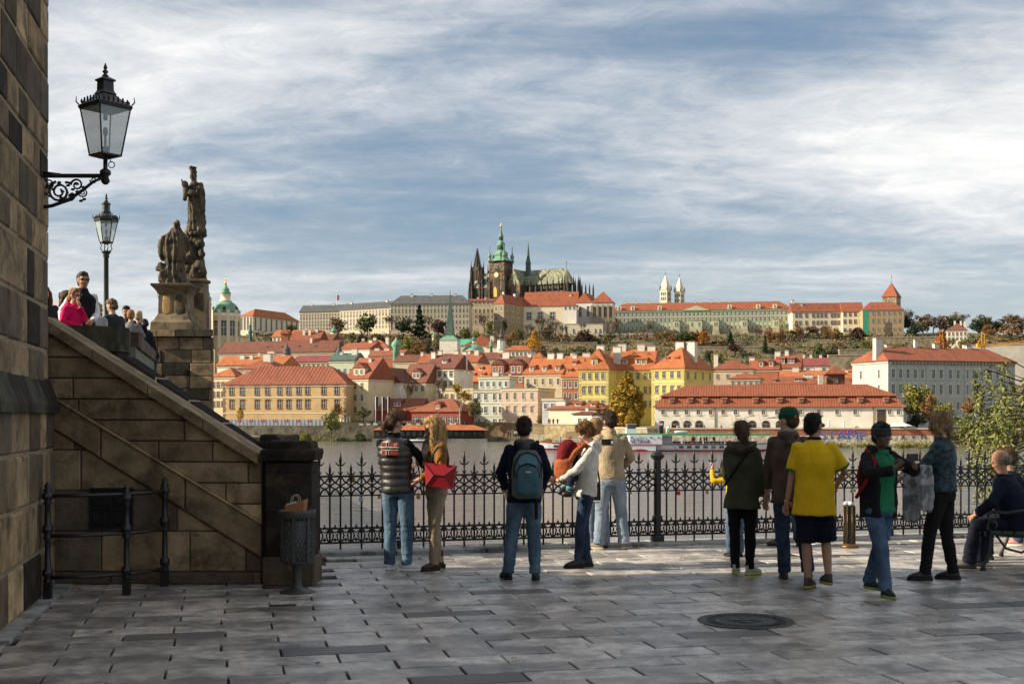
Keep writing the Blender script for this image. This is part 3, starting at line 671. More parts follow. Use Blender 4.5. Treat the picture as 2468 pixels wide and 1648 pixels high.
for s_ in (1, -1):
    for k in range(26):
        a0_ = 2*pi*k/26; b.path([(.158*cos(a0_+s_*t*1.25), .158*sin(a0_+s_*t*1.25), .31+.42*t) for t in [i/7 for i in range(8)]], .0062, 4)
b.obj('lattice', m_bin, bn)
for k in range(7):
    a = 2*pi*k/7+.2; b = MB(); b.cbox((.163*cos(a), .163*sin(a), .515), (.012, .03, .42), a); b.obj('stave', m_bin, bn)
bagt = thing('paper_bag', 'crumpled brown paper bag with twine handles stuffed in the litter bin', 'bag', (xb-.02, YBn-.02, .74))
m_kraft = mat('kraft_paper', (.36, .17, .075), .85, .2, 12, .6, 14)
b = MB(); b.add([(-.06, -.05, 0), (.09, -.05, -.01), (.1, .06, -.01), (-.05, .06, 0), (-.09, -.06, .10), (.1, -.07, .16), (.12, .07, .17), (-.07, .07, .11)], [(0, 1, 5, 4), (1, 2, 6, 5), (2, 3, 7, 6), (3, 0, 4, 7), (0, 3, 2, 1)], False)
b.add([(-.085, -.04, .09), (.095, -.05, .14), (.11, .05, .15), (-.065, .05, .1)], [(0, 1, 2, 3)], False); b.obj('body', m_kraft, bagt)
for k in (0, 1): b = MB(); b.path([(-.03+.07*(1-cos(t))/1.0*.6, -.06+.11*k, .13+.08*sin(t)) for t in [i*pi/8 for i in range(9)]], .004, 5); b.obj('handle', mat('twine', (.45, .36, .25), .9), bagt)
cup = thing('paper_cup', 'white paper cup lying on the litter bin beside the brown bag', 'cup', (xb-.10, YBn+.02, .83)); b = MB(); b.lathe([(.03, 0), (.038, .1), (.04, .102), (.036, .09)], 14); o = b.obj('body', mat('white_card', (.72, .73, .72), .6, .05, 5), cup); o.rotation_euler = (R(80), 0, R(70))
m_brass = mat('aged_brass', (.17, .10, .03), .4, .4, 9, .2, 40, metal=.7)
Yp = 16.3; bo = thing('bollard', 'squat bronze bollard with gilt stripes standing at the fence behind the man taking pictures', 'bollard', (ex(2047, Yp), Yp, 0))
b = MB(); b.lathe([(.12, 0), (.12, .02), (.085, .035), (.08, .05)], 18); b.obj('base', m_brass, bo)
b = MB(); b.lathe([(.074, .04), (.074, .52), (.078, .535), (.07, .55)], 8, smooth=False, ph=.2); b.obj('body', mat('dark_bronze', (.02, .018, .014), .25, .2, 9, metal=.3), bo)
for k in range(8): a = 2*pi*k/8+.2; b = MB(); b.tube((.078*cos(a), .078*sin(a), .05), (.078*cos(a), .078*sin(a), .53), .005, n=6); b.obj('gilt_rib', m_brass, bo)
tr = thing('crumpled_wrapper', 'crumpled white wrapper left on top of the bronze bollard', 'litter', (ex(2047, Yp), Yp, .545)); b = MB()
for k in range(7): b.ball((random.uniform(-.06, .06), random.uniform(-.04, .04), .025), (.035, .035, .03))
link('paper', fuse(b, mat('wrapper_white', (.6, .6, .6), .6, .1, 9, .3), .012, 0, lambda c: .012*noise.noise(c*40)), tr)
# ---------------------------------------------------------------- fence
fence = thing('iron_fence', 'black wrought iron fence with spear finials along the river edge', 'fence', (0, 0, 0), 0)
FP = .1325
def picket_mesh(tall):
    b = MB(); zt = 1.10 if tall else .985
    b.tube((0, 0, .02 if tall else .12), (0, 0, zt), .0125, n=8)
    b.lathe([(.012, 0), (.028, .012), (.028, .03), (.012, .045)], 8, (0, 0, .50-.26)); b.lathe([(.012, 0), (.03, .012), (.012, .03)], 8, (0, 0, .12)); b.lathe([(.012, 0), (.024, .01), (.024, .018), (.012, .03)], 8, (0, 0, .98 if tall else .90))
    k = 1.0 if tall else .85
    b.loft([(0, 0, zt-.01, .01, .008), (0, 0, zt+.05*k, .02*k, .012), (0, 0, zt+.09*k, .016*k, .011), (0, 0, zt+.17*k, .002, .002)], 8)
    for s_ in (1, -1):
        b.path([(0, 0, zt), (s_*.03*k, 0, zt-.004), (s_*.05*k, 0, zt+.02*k), (s_*.066*k, 0, zt+.032*k)], [.012, .011, .009, .003], 6)
        b.path([(0, 0, zt-.1 if tall else zt-.08), (s_*.022, 0, zt-.095), (s_*.034, 0, zt-.08)], [.008, .007, .002], 5)
    return b.mesh('picket', m_iron_black)
pk = (picket_mesh(True), picket_mesh(False))
def arch_mesh():       # interlaced pointed arches between the rails
    b = MB()
    for s_ in (1, -1):
        b.path([(s_*-FP, -.012*s_, .715), (s_*-FP*.72, -.012*s_, .78), (0, -.012*s_, .835), (s_*FP*.6, -.012*s_, .89), (s_*FP*.95, -.012*s_, .955)], .0115, 6)
    b.ball((0, 0, .725), (.018, .012, .018), 6, 4)
    return b.mesh('arch', m_iron_black)
def rosette_mesh():    # four-pointed quatrefoil in the foot band
    b = MB()
    for s_ in (1, -1):
        b.path([(s_*FP*.5, 0, .30), (s_*FP*.3, 0, .27), (s_*FP*.16, 0, .215), (s_*FP*.3, 0, .16), (s_*FP*.5, 0, .13)], [.006, .008, .012, .008, .006], 6)
        b.path([(-FP*.5, 0, .215+s_*.085), (-FP*.3, 0, .215+s_*.065), (0, 0, .215+s_*.035), (FP*.3, 0, .215+s_*.065), (FP*.5, 0, .215+s_*.085)], [.005, .008, .011, .008, .005], 6)
    b.loft([(0, 0, .295, .012, .008), (0, 0, .32, .018, .012), (0, 0, .36, .002, .002)], 6); b.loft([(0, 0, .145, .012, .008), (0, 0, .165, .018, .012), (0, 0, .19, .002, .002)], 6)
    return b.mesh('rosette', m_iron_black)
am, rm = arch_mesh(), rosette_mesh()
u_post0 = -sin(-FA)*0+(1.95*cos(FA)+16.7*sin(FA))      # fence coordinate of the post in mid picture
PS = 3.445
posts_u = [u_post0+PS*k for k in (-1, 0, 1, 2)]
u_lo, u_hi = ex(742, 15.5)*cos(FA)+15.5*sin(FA), posts_u[-1]
k = 0; u = u_post0-FP*40
while u < u_hi:
    if u > u_lo:
        if min(abs(u-q) for q in posts_u) > .05:
            link('picket', pk[k % 2], fence, f2w(u, FV), FA)
        link('arch', am, fence, f2w(u, FV), FA)
        link('rosette', rm, fence, f2w(u+FP/2, FV), FA)
    u += FP; k += 1
for (z0, r_) in ((.958, .013), (.715, .009), (.305, .013), (.125, .013)):
    b = MB(); c = f2w((u_lo+u_hi)/2, FV, z0); b.cbox(c, (u_hi-u_lo, .03, r_*2), FA); b.obj('rail', m_iron_black, fence)
for q in posts_u:
    b = MB(); b.cbox((0, 0, .06), (.15, .15, .12), 0, .01); b.cbox((0, 0, .6), (.085, .085, 1.1), 0, .015); b.cbox((0, 0, .36), (.11, .11, .05), 0, .01); b.cbox((0, 0, .98), (.10, .10, .05), 0, .01)
    b.loft([(0, 0, 1.13, .06, .06, pi/4), (0, 0, 1.165, .095, .095, pi/4), (0, 0, 1.19, .105, .105, pi/4), (0, 0, 1.21, .08, .08, pi/4), (0, 0, 1.235, .06, .06, pi/4), (0, 0, 1.245, .025, .025, pi/4)], 4, True, False)
    o = b.obj('post', m_iron_black, fence, f2w(q, FV)); o.rotation_euler = (0, 0, FA)
# love padlocks
lock_mats = [mat('padlock_brass', (.42, .27, .06), .35, .2, 20, metal=.8), mat('padlock_steel', (.35, .36, .37), .35, .2, 20, metal=.8), mat('padlock_red', (.45, .03, .025), .35, .2, 20), mat('padlock_blue', (.06, .16, .4), .4, .2, 20)]
lock_names = ['brass', 'steel', 'red', 'blue']
def lock_mesh(m_):
    b = MB(); b.cbox((0, 0, -.03), (.036, .018, .034), 0, .004); b.path([(-.012, 0, -.014), (-.012, 0, .004), (-.006, 0, .012), (.006, 0, .012), (.012, 0, .004), (.012, 0, -.014)], .0035, 5); return b.mesh('padlock', m_)
lms = [lock_mesh(m_) for m_ in lock_mats]; rl = random.Random(44)
for i in range(44):
    uu = rl.uniform(u_lo+.2, u_hi-.6); z_ = rl.choice([.93, .93, .72, .705]); w_ = rl.choices([0, 1, 2, 3], [9, 4, 2, 1])[0]
    o = link('padlock', lms[w_], None, f2w(uu, FV-.024, z_), FA+rl.uniform(-.4, .4), (rl.uniform(.9, 1.5),)*3)
    tag(o, 'small %s padlock hung on the iron fence by the river' % lock_names[w_], 'padlock', '%s love padlocks on the fence' % lock_names[w_])

# fallen leaves and scraps
rl = random.Random(61); m_leafs = [mat('dry_leaf_brown', (.16, .075, .03), .8, .3, 20), mat('dry_leaf_yellow', (.36, .24, .05), .8, .3, 20)]
def leaf_obj(px, py, k, lab, grp, m_=None):
    Y = yf_(py); b = MB(); s_ = rl.uniform(.022, .04); b.add([(0, -s_, .004), (s_*.5, -s_*.2, .012), (s_*.3, s_*.7, .006), (0, s_*1.1, .012), (-s_*.35, s_*.6, .004), (-s_*.55, -s_*.2, .014)], [(0, 1, 2, 3, 4, 5)], False)
    o = b.obj('fallen_leaf' if not m_ else 'litter_scrap', m_ or m_leafs[k], None, (ex(px, Y), Y, .004)); o.rotation_euler = (0, 0, rl.uniform(0, 6)); tag(o, lab, 'leaf' if not m_ else 'litter', grp)
yf_ = lambda y: FPX*CAMH/(y-HZ)
for px, py, k in ((176, 1421, 0), (196, 1423, 0), (222, 1441, 0), (214, 1446, 1), (186, 1415, 1), (40, 1475, 1), (265, 1524, 0), (770, 1600, 0), (1240, 1590, 1), (2080, 1460, 0)): leaf_obj(px, py, k, 'dry fallen leaf lying on the paving', 'fallen leaves on the paving')
for px, py in ((511, 1506), (560, 1450), (775, 1384), (1505, 1573), (2190, 1522), (1420, 1556)): leaf_obj(px, py, 0, 'tiny white scrap of litter on the paving', 'scraps on the paving', m_kerb)
# ================================================================ the town across the river
PL_ = dict(rough=.9, var=.10, scale=.5, bump=.15, bscale=3, space='pos', detail=8, stain_scale=.35, stain_pos=(.55, .75))
def plaster(n, c): return mat('plaster_'+n, c, stain=tuple(x*.78 for x in c), **PL_)
def tiles(n, c): return mat('roof_'+n, c, .85, .42, 2.0, .6, 5, space='pos', stretch=(2.6, 1.2, .6), detail=7, stain=tuple(x*.62 for x in c), stain_scale=.22, stain_pos=(.48, .72), rnd=.10)
PLS = {k: plaster(k, c) for k, c in dict(cream=(.62, .52, .33), white=(.72, .68, .58), tan=(.50, .34, .16), pink=(.52, .38, .29), mint=(.52, .56, .48), beige=(.48, .40, .28), yellow=(.58, .47, .14), olive=(.45, .37, .12),
       terracotta=(.36, .12, .06), grey=(.40, .42, .38), red=(.26, .055, .04), palace=(.47, .50, .33), castle=(.55, .46, .32), ochre=(.38, .27, .14), pale_grey=(.46, .46, .46), ivory=(.70, .62, .45), stone=(.28, .22, .13), palegreen=(.46, .52, .36)).items()}
TLS = {k: tiles(k, c) for k, c in dict(orange=(.36, .11, .036), red=(.27, .08, .036), brown=(.155, .057, .035), hall=(.265, .082, .037), slate=(.085, .088, .09), copper=(.17, .33, .22), crimson=(.20, .05, .045), rust=(.24, .072, .035), darkcopper=(.07, .12, .10)).items()}
m_wframe = mat('window_frame_white', (.62, .60, .55), .7, .05, 3); m_wbrown = mat('window_surround_brown', (.22, .12, .07), .8, .1, 3)
m_wgrey = mat('window_surround_stone', (.34, .31, .25), .8, .1, 3); m_wglass = mat('window_glass', (.035, .04, .045), .15, .5, .4, rnd=.5, spec=.6)
m_wcream = mat('window_surround_cream', (.60, .53, .38), .8, .1, 3); m_wgreen = mat('window_surround_green', (.33, .38, .21), .8, .1, 3)
m_chim = mat('chimney_render', (.60, .56, .48), .9, .12, 1.5, .2, space='pos'); m_chcap = mat('chimney_cap', (.30, .26, .22), .9)
WIN = {}
def window_mesh(w, h, surround, kind='rect'):
    key = (round(w, 2), round(h, 2), surround.name, kind)
    if key in WIN: return WIN[key]
    b = MB(); s_ = max(.10, w*.13); x, z = w/2, h/2
    def bars(y0, y1, t, m_):
        b.cur = m_
        b.box(-x-t, -x, y0, y1, -z-t, z+t); b.box(x, x+t, y0, y1, -z-t, z+t); b.box(-x, x, y0, y1, z, z+t); b.box(-x, x, y0, y1, -z-t, -z)
    bars(-.09, .06, s_, 0)
    if kind == 'arch': b.v, b.f, b.m, b.sm = b.v[:16]+b.v[24:32], b.f[:12]+[tuple(i-8 for i in f) for f in b.f[18:]], b.m[:18], b.sm[:18]
    b.cur = 0; b.box(-x-s_*1.3, x+s_*1.3, -.2, -.092, -z-s_-.12, -z-s_+.02)
    if kind == 'hood': b.box(-x-s_*1.6, x+s_*1.6, -.28, -.092, z+s_+.12, z+s_+.28)
    if kind == 'pediment': b.prism([(-x-s_*2, z+s_+.1), (x+s_*2, z+s_+.1), (0, z+s_+.1+w*.4)], -.3, -.092)
    if kind == 'arch': b.prism([(-x-s_, z+s_*.9)]+[((x+s_)*-cos(pi*i/8), z+s_*.9+(x+s_)*.9*sin(pi*i/8)) for i in range(1, 8)]+[(x+s_, z+s_*.9)], -.011, .05)
    b.cur = 1; t = max(.05, w*.06)
    b.box(-t/2, t/2, -.035, .01, -z, z); b.box(-x, x, -.033, .01, z*.25-t/2, z*.25+t/2); b.box(-x, -x+t, -.03, .01, -z, z); b.box(x-t, x, -.03, .01, -z, z)
    fr = b.mesh('window', [surround, m_wframe])
    g = MB()
    if kind == 'arch': g.add([(-x, -.014, -z), (x, -.014, -z)]+[(x*cos(pi*i/8), -.014, z+x*.9*sin(pi*i/8)) for i in range(9)], [tuple(range(11))], False)
    else: g.add([(-x, -.012, -z), (x, -.012, -z), (x, -.012, z), (-x, -.012, z)], [(0, 1, 2, 3)], False)
    WIN[key] = (fr, g.mesh('pane', m_wglass)); return WIN[key]
def put_window(par, x, y, z, w, h, sur, kind='rect', rz=0):
    fr, gl = window_mesh(w, h, sur, kind)
    o = link('window', fr, par, (x, y, z), rz); link('pane', gl, o); return o
def ridge_roof(kind, L_, D, ze, zr, o=.45, ix=None, t=.28):
    b = MB(); x0, x1, y0, y1 = -o, L_+o, -o, D+o
    base = [(x0, y0), (x1, y0), (x1, y1), (x0, y1)]
    vs = [(x, y, ze-t) for x, y in base]+[(x, y, ze) for x, y in base]
    fs = [(3, 2, 1, 0), (0, 1, 5, 4), (1, 2, 6, 5), (2, 3, 7, 6), (3, 0, 4, 7)]
    if kind == 'hip':
        if L_ >= D:
            ix = D/2 if ix is None else ix; vs += [(ix, D/2, zr), (L_-ix, D/2, zr)]; fs += [(4, 5, 9, 8), (5, 6, 9), (6, 7, 8, 9), (7, 4, 8)]
        else:
            iy = L_/2 if ix is None else ix; vs += [(L_/2, iy, zr), (L_/2, D-iy, zr)]; fs += [(4, 5, 8), (5, 6, 9, 8), (6, 7, 9), (7, 4, 8, 9)]
    elif kind == 'gable': vs += [(x0, D/2, zr), (x1, D/2, zr)]; fs += [(4, 5, 9, 8), (6, 7, 8, 9), (5, 6, 9), (7, 4, 8)]
    elif kind == 'front': vs += [(L_/2, y0, zr), (L_/2, y1, zr)]; fs += [(4, 8, 9, 7), (5, 6, 9, 8), (4, 5, 8), (6, 7, 9)]
    elif kind == 'pyr': vs += [(L_/2, D/2, zr)]; fs += [(4, 5, 8), (5, 6, 8), (6, 7, 8), (7, 4, 8)]
    elif kind == 'shed': vs += [(x1, y1, zr), (x0, y1, zr)]; fs += [(4, 5, 8, 9), (5, 6, 8), (7, 4, 9), (6, 7, 9, 8)]
    b.add(vs, fs, False); return b
HOUSES = {}
def house(name, label, cat, zn, x0, x1, ye, ry, Y, yaw=8, dep=12, roof='gable', wall='cream', tile='red', rows=(), cols=0, win=(1.0, 1.7), sur=None, wk='rect', ix=None,
          chim=(), dorm=(), side=None, side_rows=None, o=.45, bands=(), cornice=True, quoin=None, group=None, z0=None, sky=(), zdrop=0, left_side=False):
    if 0 < yaw < 25 and Y < 720: yaw += 9
    a = R(yaw); X0 = ex(zx(zn, x0), Y); k = (zx(zn, x1)-CX)/FPX
    Ln = (k*Y-X0)/(cos(a)+k*sin(a))
    gz = z0 if z0 is not None else min(ground_z(X0, Y), ground_z(X0+Ln*cos(a), Y-Ln*sin(a)))-1.0
    ze = ez(zy(zn, ye), Y)-gz; zr = ez(zy(zn, ry), Y+dep/2*cos(a))-gz
    t = thing(name, label, cat, (X0, Y, gz), -a, group)
    wm = PLS[wall] if isinstance(wall, str) else wall; tm = TLS[tile] if isinstance(tile, str) else tile
    b = MB(); b.box(0, Ln, 0, dep, 0, ze-.05)
    if roof == 'gable': 
        for xx in (0.003, Ln-.303): b.add([(xx, 0, ze-.06), (xx, dep, ze-.06), (xx, dep/2, zr-.25), (xx+.3, 0, ze-.06), (xx+.3, dep, ze-.06), (xx+.3, dep/2, zr-.25)], [(0, 1, 2), (5, 4, 3), (0, 3, 4, 1), (1, 4, 5, 2), (2, 5, 3, 0)], False)
    if roof == 'front': b.prism([(0, ze-.06), (Ln, ze-.06), (Ln/2, zr-.25)], .003, .3)
    b.obj('wall', wm, t)
    if roof == 'flat':
        b = MB(); b.box(-.25, Ln+.25, -.25, dep+.25, ze-.04, ze+.3); b.obj('roof', PLS['stone'] if tile == 'red' else tm, t); rf = None
    else:
        rb_ = ridge_roof('hip' if roof == 'hip' else roof, Ln, dep, ze+.25, zr, o, ix); rf = rb_.obj('roof', tm, t)
    if cornice:
        b = MB(); b.box(-.22, Ln+.22, -.22, dep+.22, ze-.55, ze-.06); b.obj('cornice', m_wcream if wall not in ('yellow', 'palace', 'grey') else wm, t)
    for bz in bands:
        b = MB(); zz = ez(zy(zn, bz), Y)-gz; b.box(-.08, Ln+.08, -.10, -.002, zz-.16, zz+.16); b.obj('string_course', m_wcream, t)
    if quoin:
        for xx in (0, Ln):
            b = MB()
            for q in range(int(ze/.9)): w_ = .9 if q % 2 else .6; b.box(max(-.05, xx-w_), min(Ln+.05, xx+w_), -.07, -.003, q*.9, q*.9+.8)
            b.obj('quoins', quoin, t)
    sur = sur or m_wcream
    if cols:
        xs = [Ln*(i+.5)/cols for i in range(cols)] if isinstance(cols, int) else [((zx(zn, c)-CX)/FPX*Y-X0)/(cos(a)+(zx(zn, c)-CX)/FPX*sin(a)) for c in cols]
        for i, r_ in enumerate(rows):
            yy, hh = r_ if isinstance(r_, tuple) else (r_, win[1])
            for xx in xs:
                zz = ez(zy(zn, yy), Y-xx*sin(a))-gz if False else ez(zy(zn, yy), Y)-gz
                if zz-hh/2 < .3 or zz+hh/2 > ze-.2 and roof != 'front': continue
                put_window(t, xx, -.0, zz, win[0], hh, sur, wk if isinstance(wk, str) else wk[i])
    if side:
        n = side
        for r_ in (side_rows or rows):
            yy, hh = r_ if isinstance(r_, tuple) else (r_, win[1]); zz = ez(zy(zn, yy), Y)-gz
            if zz-hh/2 < .3 or zz+hh/2 > ze-.2: continue
            for i in range(n):
                if left_side: put_window(t, 0, dep*(i+.5)/n, zz, win[0], hh, sur, 'rect', R(-90))
                else: put_window(t, Ln, dep*(i+.5)/n, zz, win[0], hh, sur, 'rect', R(90))
    for c in chim:                       # (fraction along, fraction back, height over ridge, width[, depth])
        fx, fy, hh, w_ = c[:4]; d_ = c[4] if len(c) > 4 else w_*.7
        b = MB(); cx_, cy_ = fx*Ln, fy*dep; b.box(cx_-w_/2, cx_+w_/2, cy_-d_/2, cy_+d_/2, ze, zr+hh); p = b.obj('chimney', m_chim, t)
        b = MB(); b.box(cx_-w_/2-.12, cx_+w_/2+.12, cy_-d_/2-.12, cy_+d_/2+.12, zr+hh, zr+hh+.22); b.obj('chimney_cap', m_chcap, p)
    for d in dorm:                       # (fraction along, fraction up the slope, width, height, kind)
        fx, ft, w_, h_, kd = d; cx_ = fx*Ln; y_ = ft*dep/2; z_ = ze+.25+(zr-ze-.25)*ft
        sl = (zr-ze)/(dep/2); dl = min(h_/sl+.6, dep/2-y_)
        b = MB(); b.box(cx_-w_/2, cx_+w_/2, y_, y_+dl, z_-.3, z_+h_); dd = b.obj('dormer', wm if kd != 'dark' else tm, t)
        b = MB()
        if kd == 'gable' or kd == 'pediment': b.add([(cx_-w_/2-.25, y_-.3, z_+h_), (cx_+w_/2+.25, y_-.3, z_+h_), (cx_, y_-.3, z_+h_+w_*.42), (cx_-w_/2-.25, y_+dl+1.2, z_+h_), (cx_+w_/2+.25, y_+dl+1.2, z_+h_), (cx_, y_+dl+1.5, z_+h_+w_*.42)], [(0, 1, 2), (5, 4, 3), (0, 2, 5, 3), (1, 4, 5, 2), (0, 3, 4, 1)], False)
        else: b.add([(cx_-w_/2-.2, y_-.35, z_+h_), (cx_+w_/2+.2, y_-.35, z_+h_), (cx_+w_/2+.2, y_+dl+.6, z_+h_+.7), (cx_-w_/2-.2, y_+dl+.6, z_+h_+.7), (cx_-w_/2-.2, y_-.35, z_+h_-.15), (cx_+w_/2+.2, y_-.35, z_+h_-.15)], [(0, 1, 2, 3), (4, 5, 1, 0), (5, 4, 3, 2)], False)
        b.obj('dormer_roof', m_wcream if kd == 'pediment' and False else tm, dd)
        n = 2 if w_ > 2.2 else 1
        for q in range(n): put_window(dd, cx_+(q-(n-1)/2)*w_*.45, y_-.01, z_+h_*.5, min(.9, w_*.5), h_*.6, m_wframe)
    for fx, ft in sky:                   # little roof hatches
        b = MB(); y_ = ft*dep/2; z_ = ze+.25+(zr-ze-.25)*ft; b.add([(fx*Ln-.7, y_-.1, z_-.1), (fx*Ln+.7, y_-.1, z_-.1), (fx*Ln, y_-.2, z_+.75), (fx*Ln, y_+1.2, z_+.8)], [(0, 1, 2), (1, 3, 2), (0, 2, 3)], False); b.obj('roof_hatch', tm, t)
    HOUSES[label] = (t, Ln, ze, zr); t['dims'] = (Ln, ze, zr); return t
H = house
# ---- front row on the quay, left to right
t1 = H('tan_house', 'long tan two-storey house with big red metal hip roof on the quay', 'house', 3, 200, 1235, 1005, 850, 388, 6, 16, 'hip', 'tan', 'rust', [(1052, 2.3), (1165, 2.3)], [272, 361, 485, 573, 675, 750, 836, 909, 1045, 1155], (1.35, 2.3), m_wbrown, 'hood', 8.5, bands=(1108, 1240), quoin=m_wbrown)
Ln, ze, zr = t1['dims']
m_seam = mat('roof_seam', (.13, .11, .10), .6)
for k in range(34):
    fx = (k+.5)/34; top = min(1.0, fx*Ln/8.5, (1-fx)*Ln/8.5); b = MB(); yy = 8*top; b.path([(fx*Ln, -.4, ze+.27), (fx*Ln+(0 if top > .99 else 0), yy, ze+.29+(zr-ze-.25)*top)], .085, 4); b.obj('roof_seam', m_seam, t1)
H('cream_house', 'narrow cream house with steep red roof and white side gable beside the tan house', 'house', 3, 1240, 1420, 955, 775, 385, 30, 14, 'gable', 'cream', 'rust', [(1012, 1.8), (1110, 1.8), (1210, 1.8)], [1262, 1312, 1367], (1.0, 1.8), m_wcream, 'rect', dorm=((.5, .12, 4.2, 2.4, 'pediment'),), chim=((.6, .4, -.5, .9),), bands=(1062, 1160))
H('gabled_house', 'white baroque house with curved white gable above the restaurant roofs', 'house', 3, 1500, 1690, 985, 862, 395, 12, 12, 'front', 'white', 'brown', [(965, 1.3), (1060, 2.0)], [1567, 1625], (1.0, 1.3), m_wbrown)
H('small_house', 'small cream house under a dark red roof with a rounded dormer', 'house', 3, 1700, 1900, 990, 830, 398, 16, 12, 'gable', 'cream', 'brown', [(1035, 1.5)], 4, (1.0, 1.5), m_wcream, dorm=((.55, .18, 2.8, 2.4, 'gable'), (.15, .15, 1.2, 1.0, 'shed')))
H('attic_house', 'white house with a row of attic windows, balcony and tall white end wall', 'house', 3, 1900, 2140, 872, 752, 402, 26, 13, 'gable', 'white', 'brown', [(912, 1.6), (988, 1.5)], 5, (1.1, 1.6), m_wgrey, chim=((.02, .4, .8, 1.5), (.98, .6, .8, 1.4)), dorm=((.55, .35, 1.6, 1.2, 'shed'),))
H('beige_house', 'plain beige flat roofed house behind the bare riverside tree', 'house', 5, 215, 545, 612, 600, 388, 10, 12, 'flat', 'cream', 'red', [(690, 1.6), (790, 1.6), (880, 1.6)], 6, (.9, 1.6), m_wgrey)
H('mint_house', 'pale mint house on the water with a stone balcony, beside the pink house', 'house', 5, 555, 822, 632, 620, 378, 8, 13, 'flat', 'mint', 'red', [(690, 1.9), (812, 1.9), (920, 1.5)], [602, 667, 750, 805], (.9, 1.9), m_wframe, bands=(750, 870))
H('mint_attic', 'set back pale mint upper storey with roof terrace over the mint house', 'house', 5, 600, 890, 505, 495, 386, 8, 8, 'flat', 'mint', 'red', [(570, 1.5)], 5, (.9, 1.5), m_wframe, chim=((.45, .5, 1.2, 2.0), (.62, .5, .6, .8), (.9, .5, .5, .8)), z0=6)
H('pink_house', 'pink flat roofed house with white windows standing on the water edge', 'house', 5, 820, 1158, 617, 605, 372, 14, 14, 'flat', 'pink', 'red', [(683, 2.0), (810, 1.8), (945, 1.8)], [870, 943, 1025, 1102], (.85, 1.9), m_wcream, ('rect', 'hood', 'rect'), bands=(748, 858))
H('dormer_house', 'beige house with bright orange roof and three dormers above the pink house', 'house', 5, 1030, 1388, 480, 325, 408, 15, 16, 'gable', 'beige', 'orange', [(548, 1.9)], 5, (.95, 1.9), m_wcream, dorm=((.16, .15, 1.7, 1.7, 'shed'), (.5, .15, 1.7, 1.7, 'shed'), (.84, .15, 1.7, 1.7, 'shed')), chim=((.48, .5, 1.3, 2.2), (.72, .5, 1.3, 2.0)))
H('pediment_house', 'house with two pale pedimented dormer bays under a brown roof', 'house', 5, 718, 1022, 485, 312, 414, 12, 14, 'gable', 'terracotta', 'brown', [(530, 1.5)], 6, (.9, 1.5), m_wframe, dorm=((.2, .0, 4.6, 3.2, 'pediment'), (.78, .0, 4.6, 3.2, 'pediment')), chim=((.25, .5, 1.4, 2.4), (.98, .5, .8, 1.2)))
H('low_orange_house', 'low house with a wide plain orange roof and four small hatches behind the mint house', 'house', 5, 440, 720, 555, 395, 416, 12, 14, 'gable', 'ivory', 'orange', [], 0, dorm=((.3, .3, 1.3, 1.0, 'shed'), (.62, .32, 1.3, 1.0, 'shed'), (.9, .65, 1.3, .9, 'shed'), (.45, .7, 1.3, .9, 'shed')))
H('terracotta_house', 'narrow terracotta red house with balconies beside the yellow palace', 'house', 5, 1390, 1545, 507, 318, 402, 8, 14, 'gable', 'terracotta', 'orange', [(572, 2.0), (682, 2.0)], 3, (.95, 2.0), m_wframe, dorm=((.35, .2, 1.7, 1.2, 'shed'), (.55, .6, 1.7, 1.2, 'shed')), chim=((.45, .5, .8, 1.3),))
yk = dict(wall='yellow', tile='orange', sur=m_wgrey, quoin=PLS['olive'])
H('yellow_palace_wing', 'near wing of the yellow palace with four bays and hipped orange roof', 'palace', 5, 1545, 1825, 437, 240, 372, 12, 15, 'hip', rows=[(495, 1.7), (627, 1.9), (750, 1.7)], cols=[1592, 1650, 1715, 1773], win=(.95, 1.8), wk=('rect', 'hood', 'rect'), bands=(560, 700), chim=((.5, .5, .9, 2.2), (.95, .75, .6, 2.4)), dorm=((.5, .1, 2.0, 2.4, 'gable'),), sky=((.75, .6),), **yk)
H('yellow_palace_middle', 'recessed middle of the yellow palace with long orange roof and wide dormer', 'palace', 5, 1826, 2240, 442, 244, 377.5, 6, 15, 'gable', rows=[(495, 1.7), (627, 1.9), (755, 1.7)], cols=[1863, 2040, 2104, 2173, 2225], win=(.95, 1.8), bands=(560, 700), chim=((.22, .5, 1.6, 2.4), (.66, .5, 1.4, 2.2), (.9, .5, .8, 2.4)), dorm=((.35, .25, 1.9, 1.4, 'shed'), (.72, .22, 3.6, 1.9, 'shed')), sky=((.12, .5), (.5, .75), (.85, .7)), wall='yellow', tile='orange', sur=m_wgrey)
H('yellow_palace_end', 'far end of the yellow palace with pyramid orange roof and shaded side', 'palace', 6, 548, 876, 1047, 818, 366, 34, 20, 'hip', rows=[(1105, 1.8), (1255, 1.9), (1392, 1.7)], cols=[600, 672, 752, 822], win=(.95, 1.8), wk=('rect', 'hood', 'rect'), side=4, side_rows=[(1110, 1.8), (1255, 1.8)], ix=9.2, chim=((.45, .48, 1.0, 2.6), (.75, .52, 1.0, 2.8)), dorm=((.3, .35, 1.2, .8, 'dark'), (.6, .35, 1.2, .8, 'dark')), bands=(1180, 1330), **yk)
H('white_quay_house', 'low cream house with red roof and big square chimney above the stone quay', 'house', 5, 1262, 1780, 807, 742, 338, 14, 9, 'hip', 'ivory', 'rust', [], 0, ix=3, chim=((.18, .3, .3, 2.6, 2),), dorm=((.5, .35, 1.6, .8, 'shed'), (.78, .35, 1.6, .8, 'shed')), cornice=False)
H('white_gable_house', 'small white gabled house with two windows above the stone quay wall', 'house', 5, 1490, 1668, 855, 828, 328, 18, 13, 'front', 'white', 'brown', [(915, 1.2)], [1553, 1602], (.75, 1.2), m_wgrey, chim=((.5, .25, .9, .8),), cornice=False, o=.35)
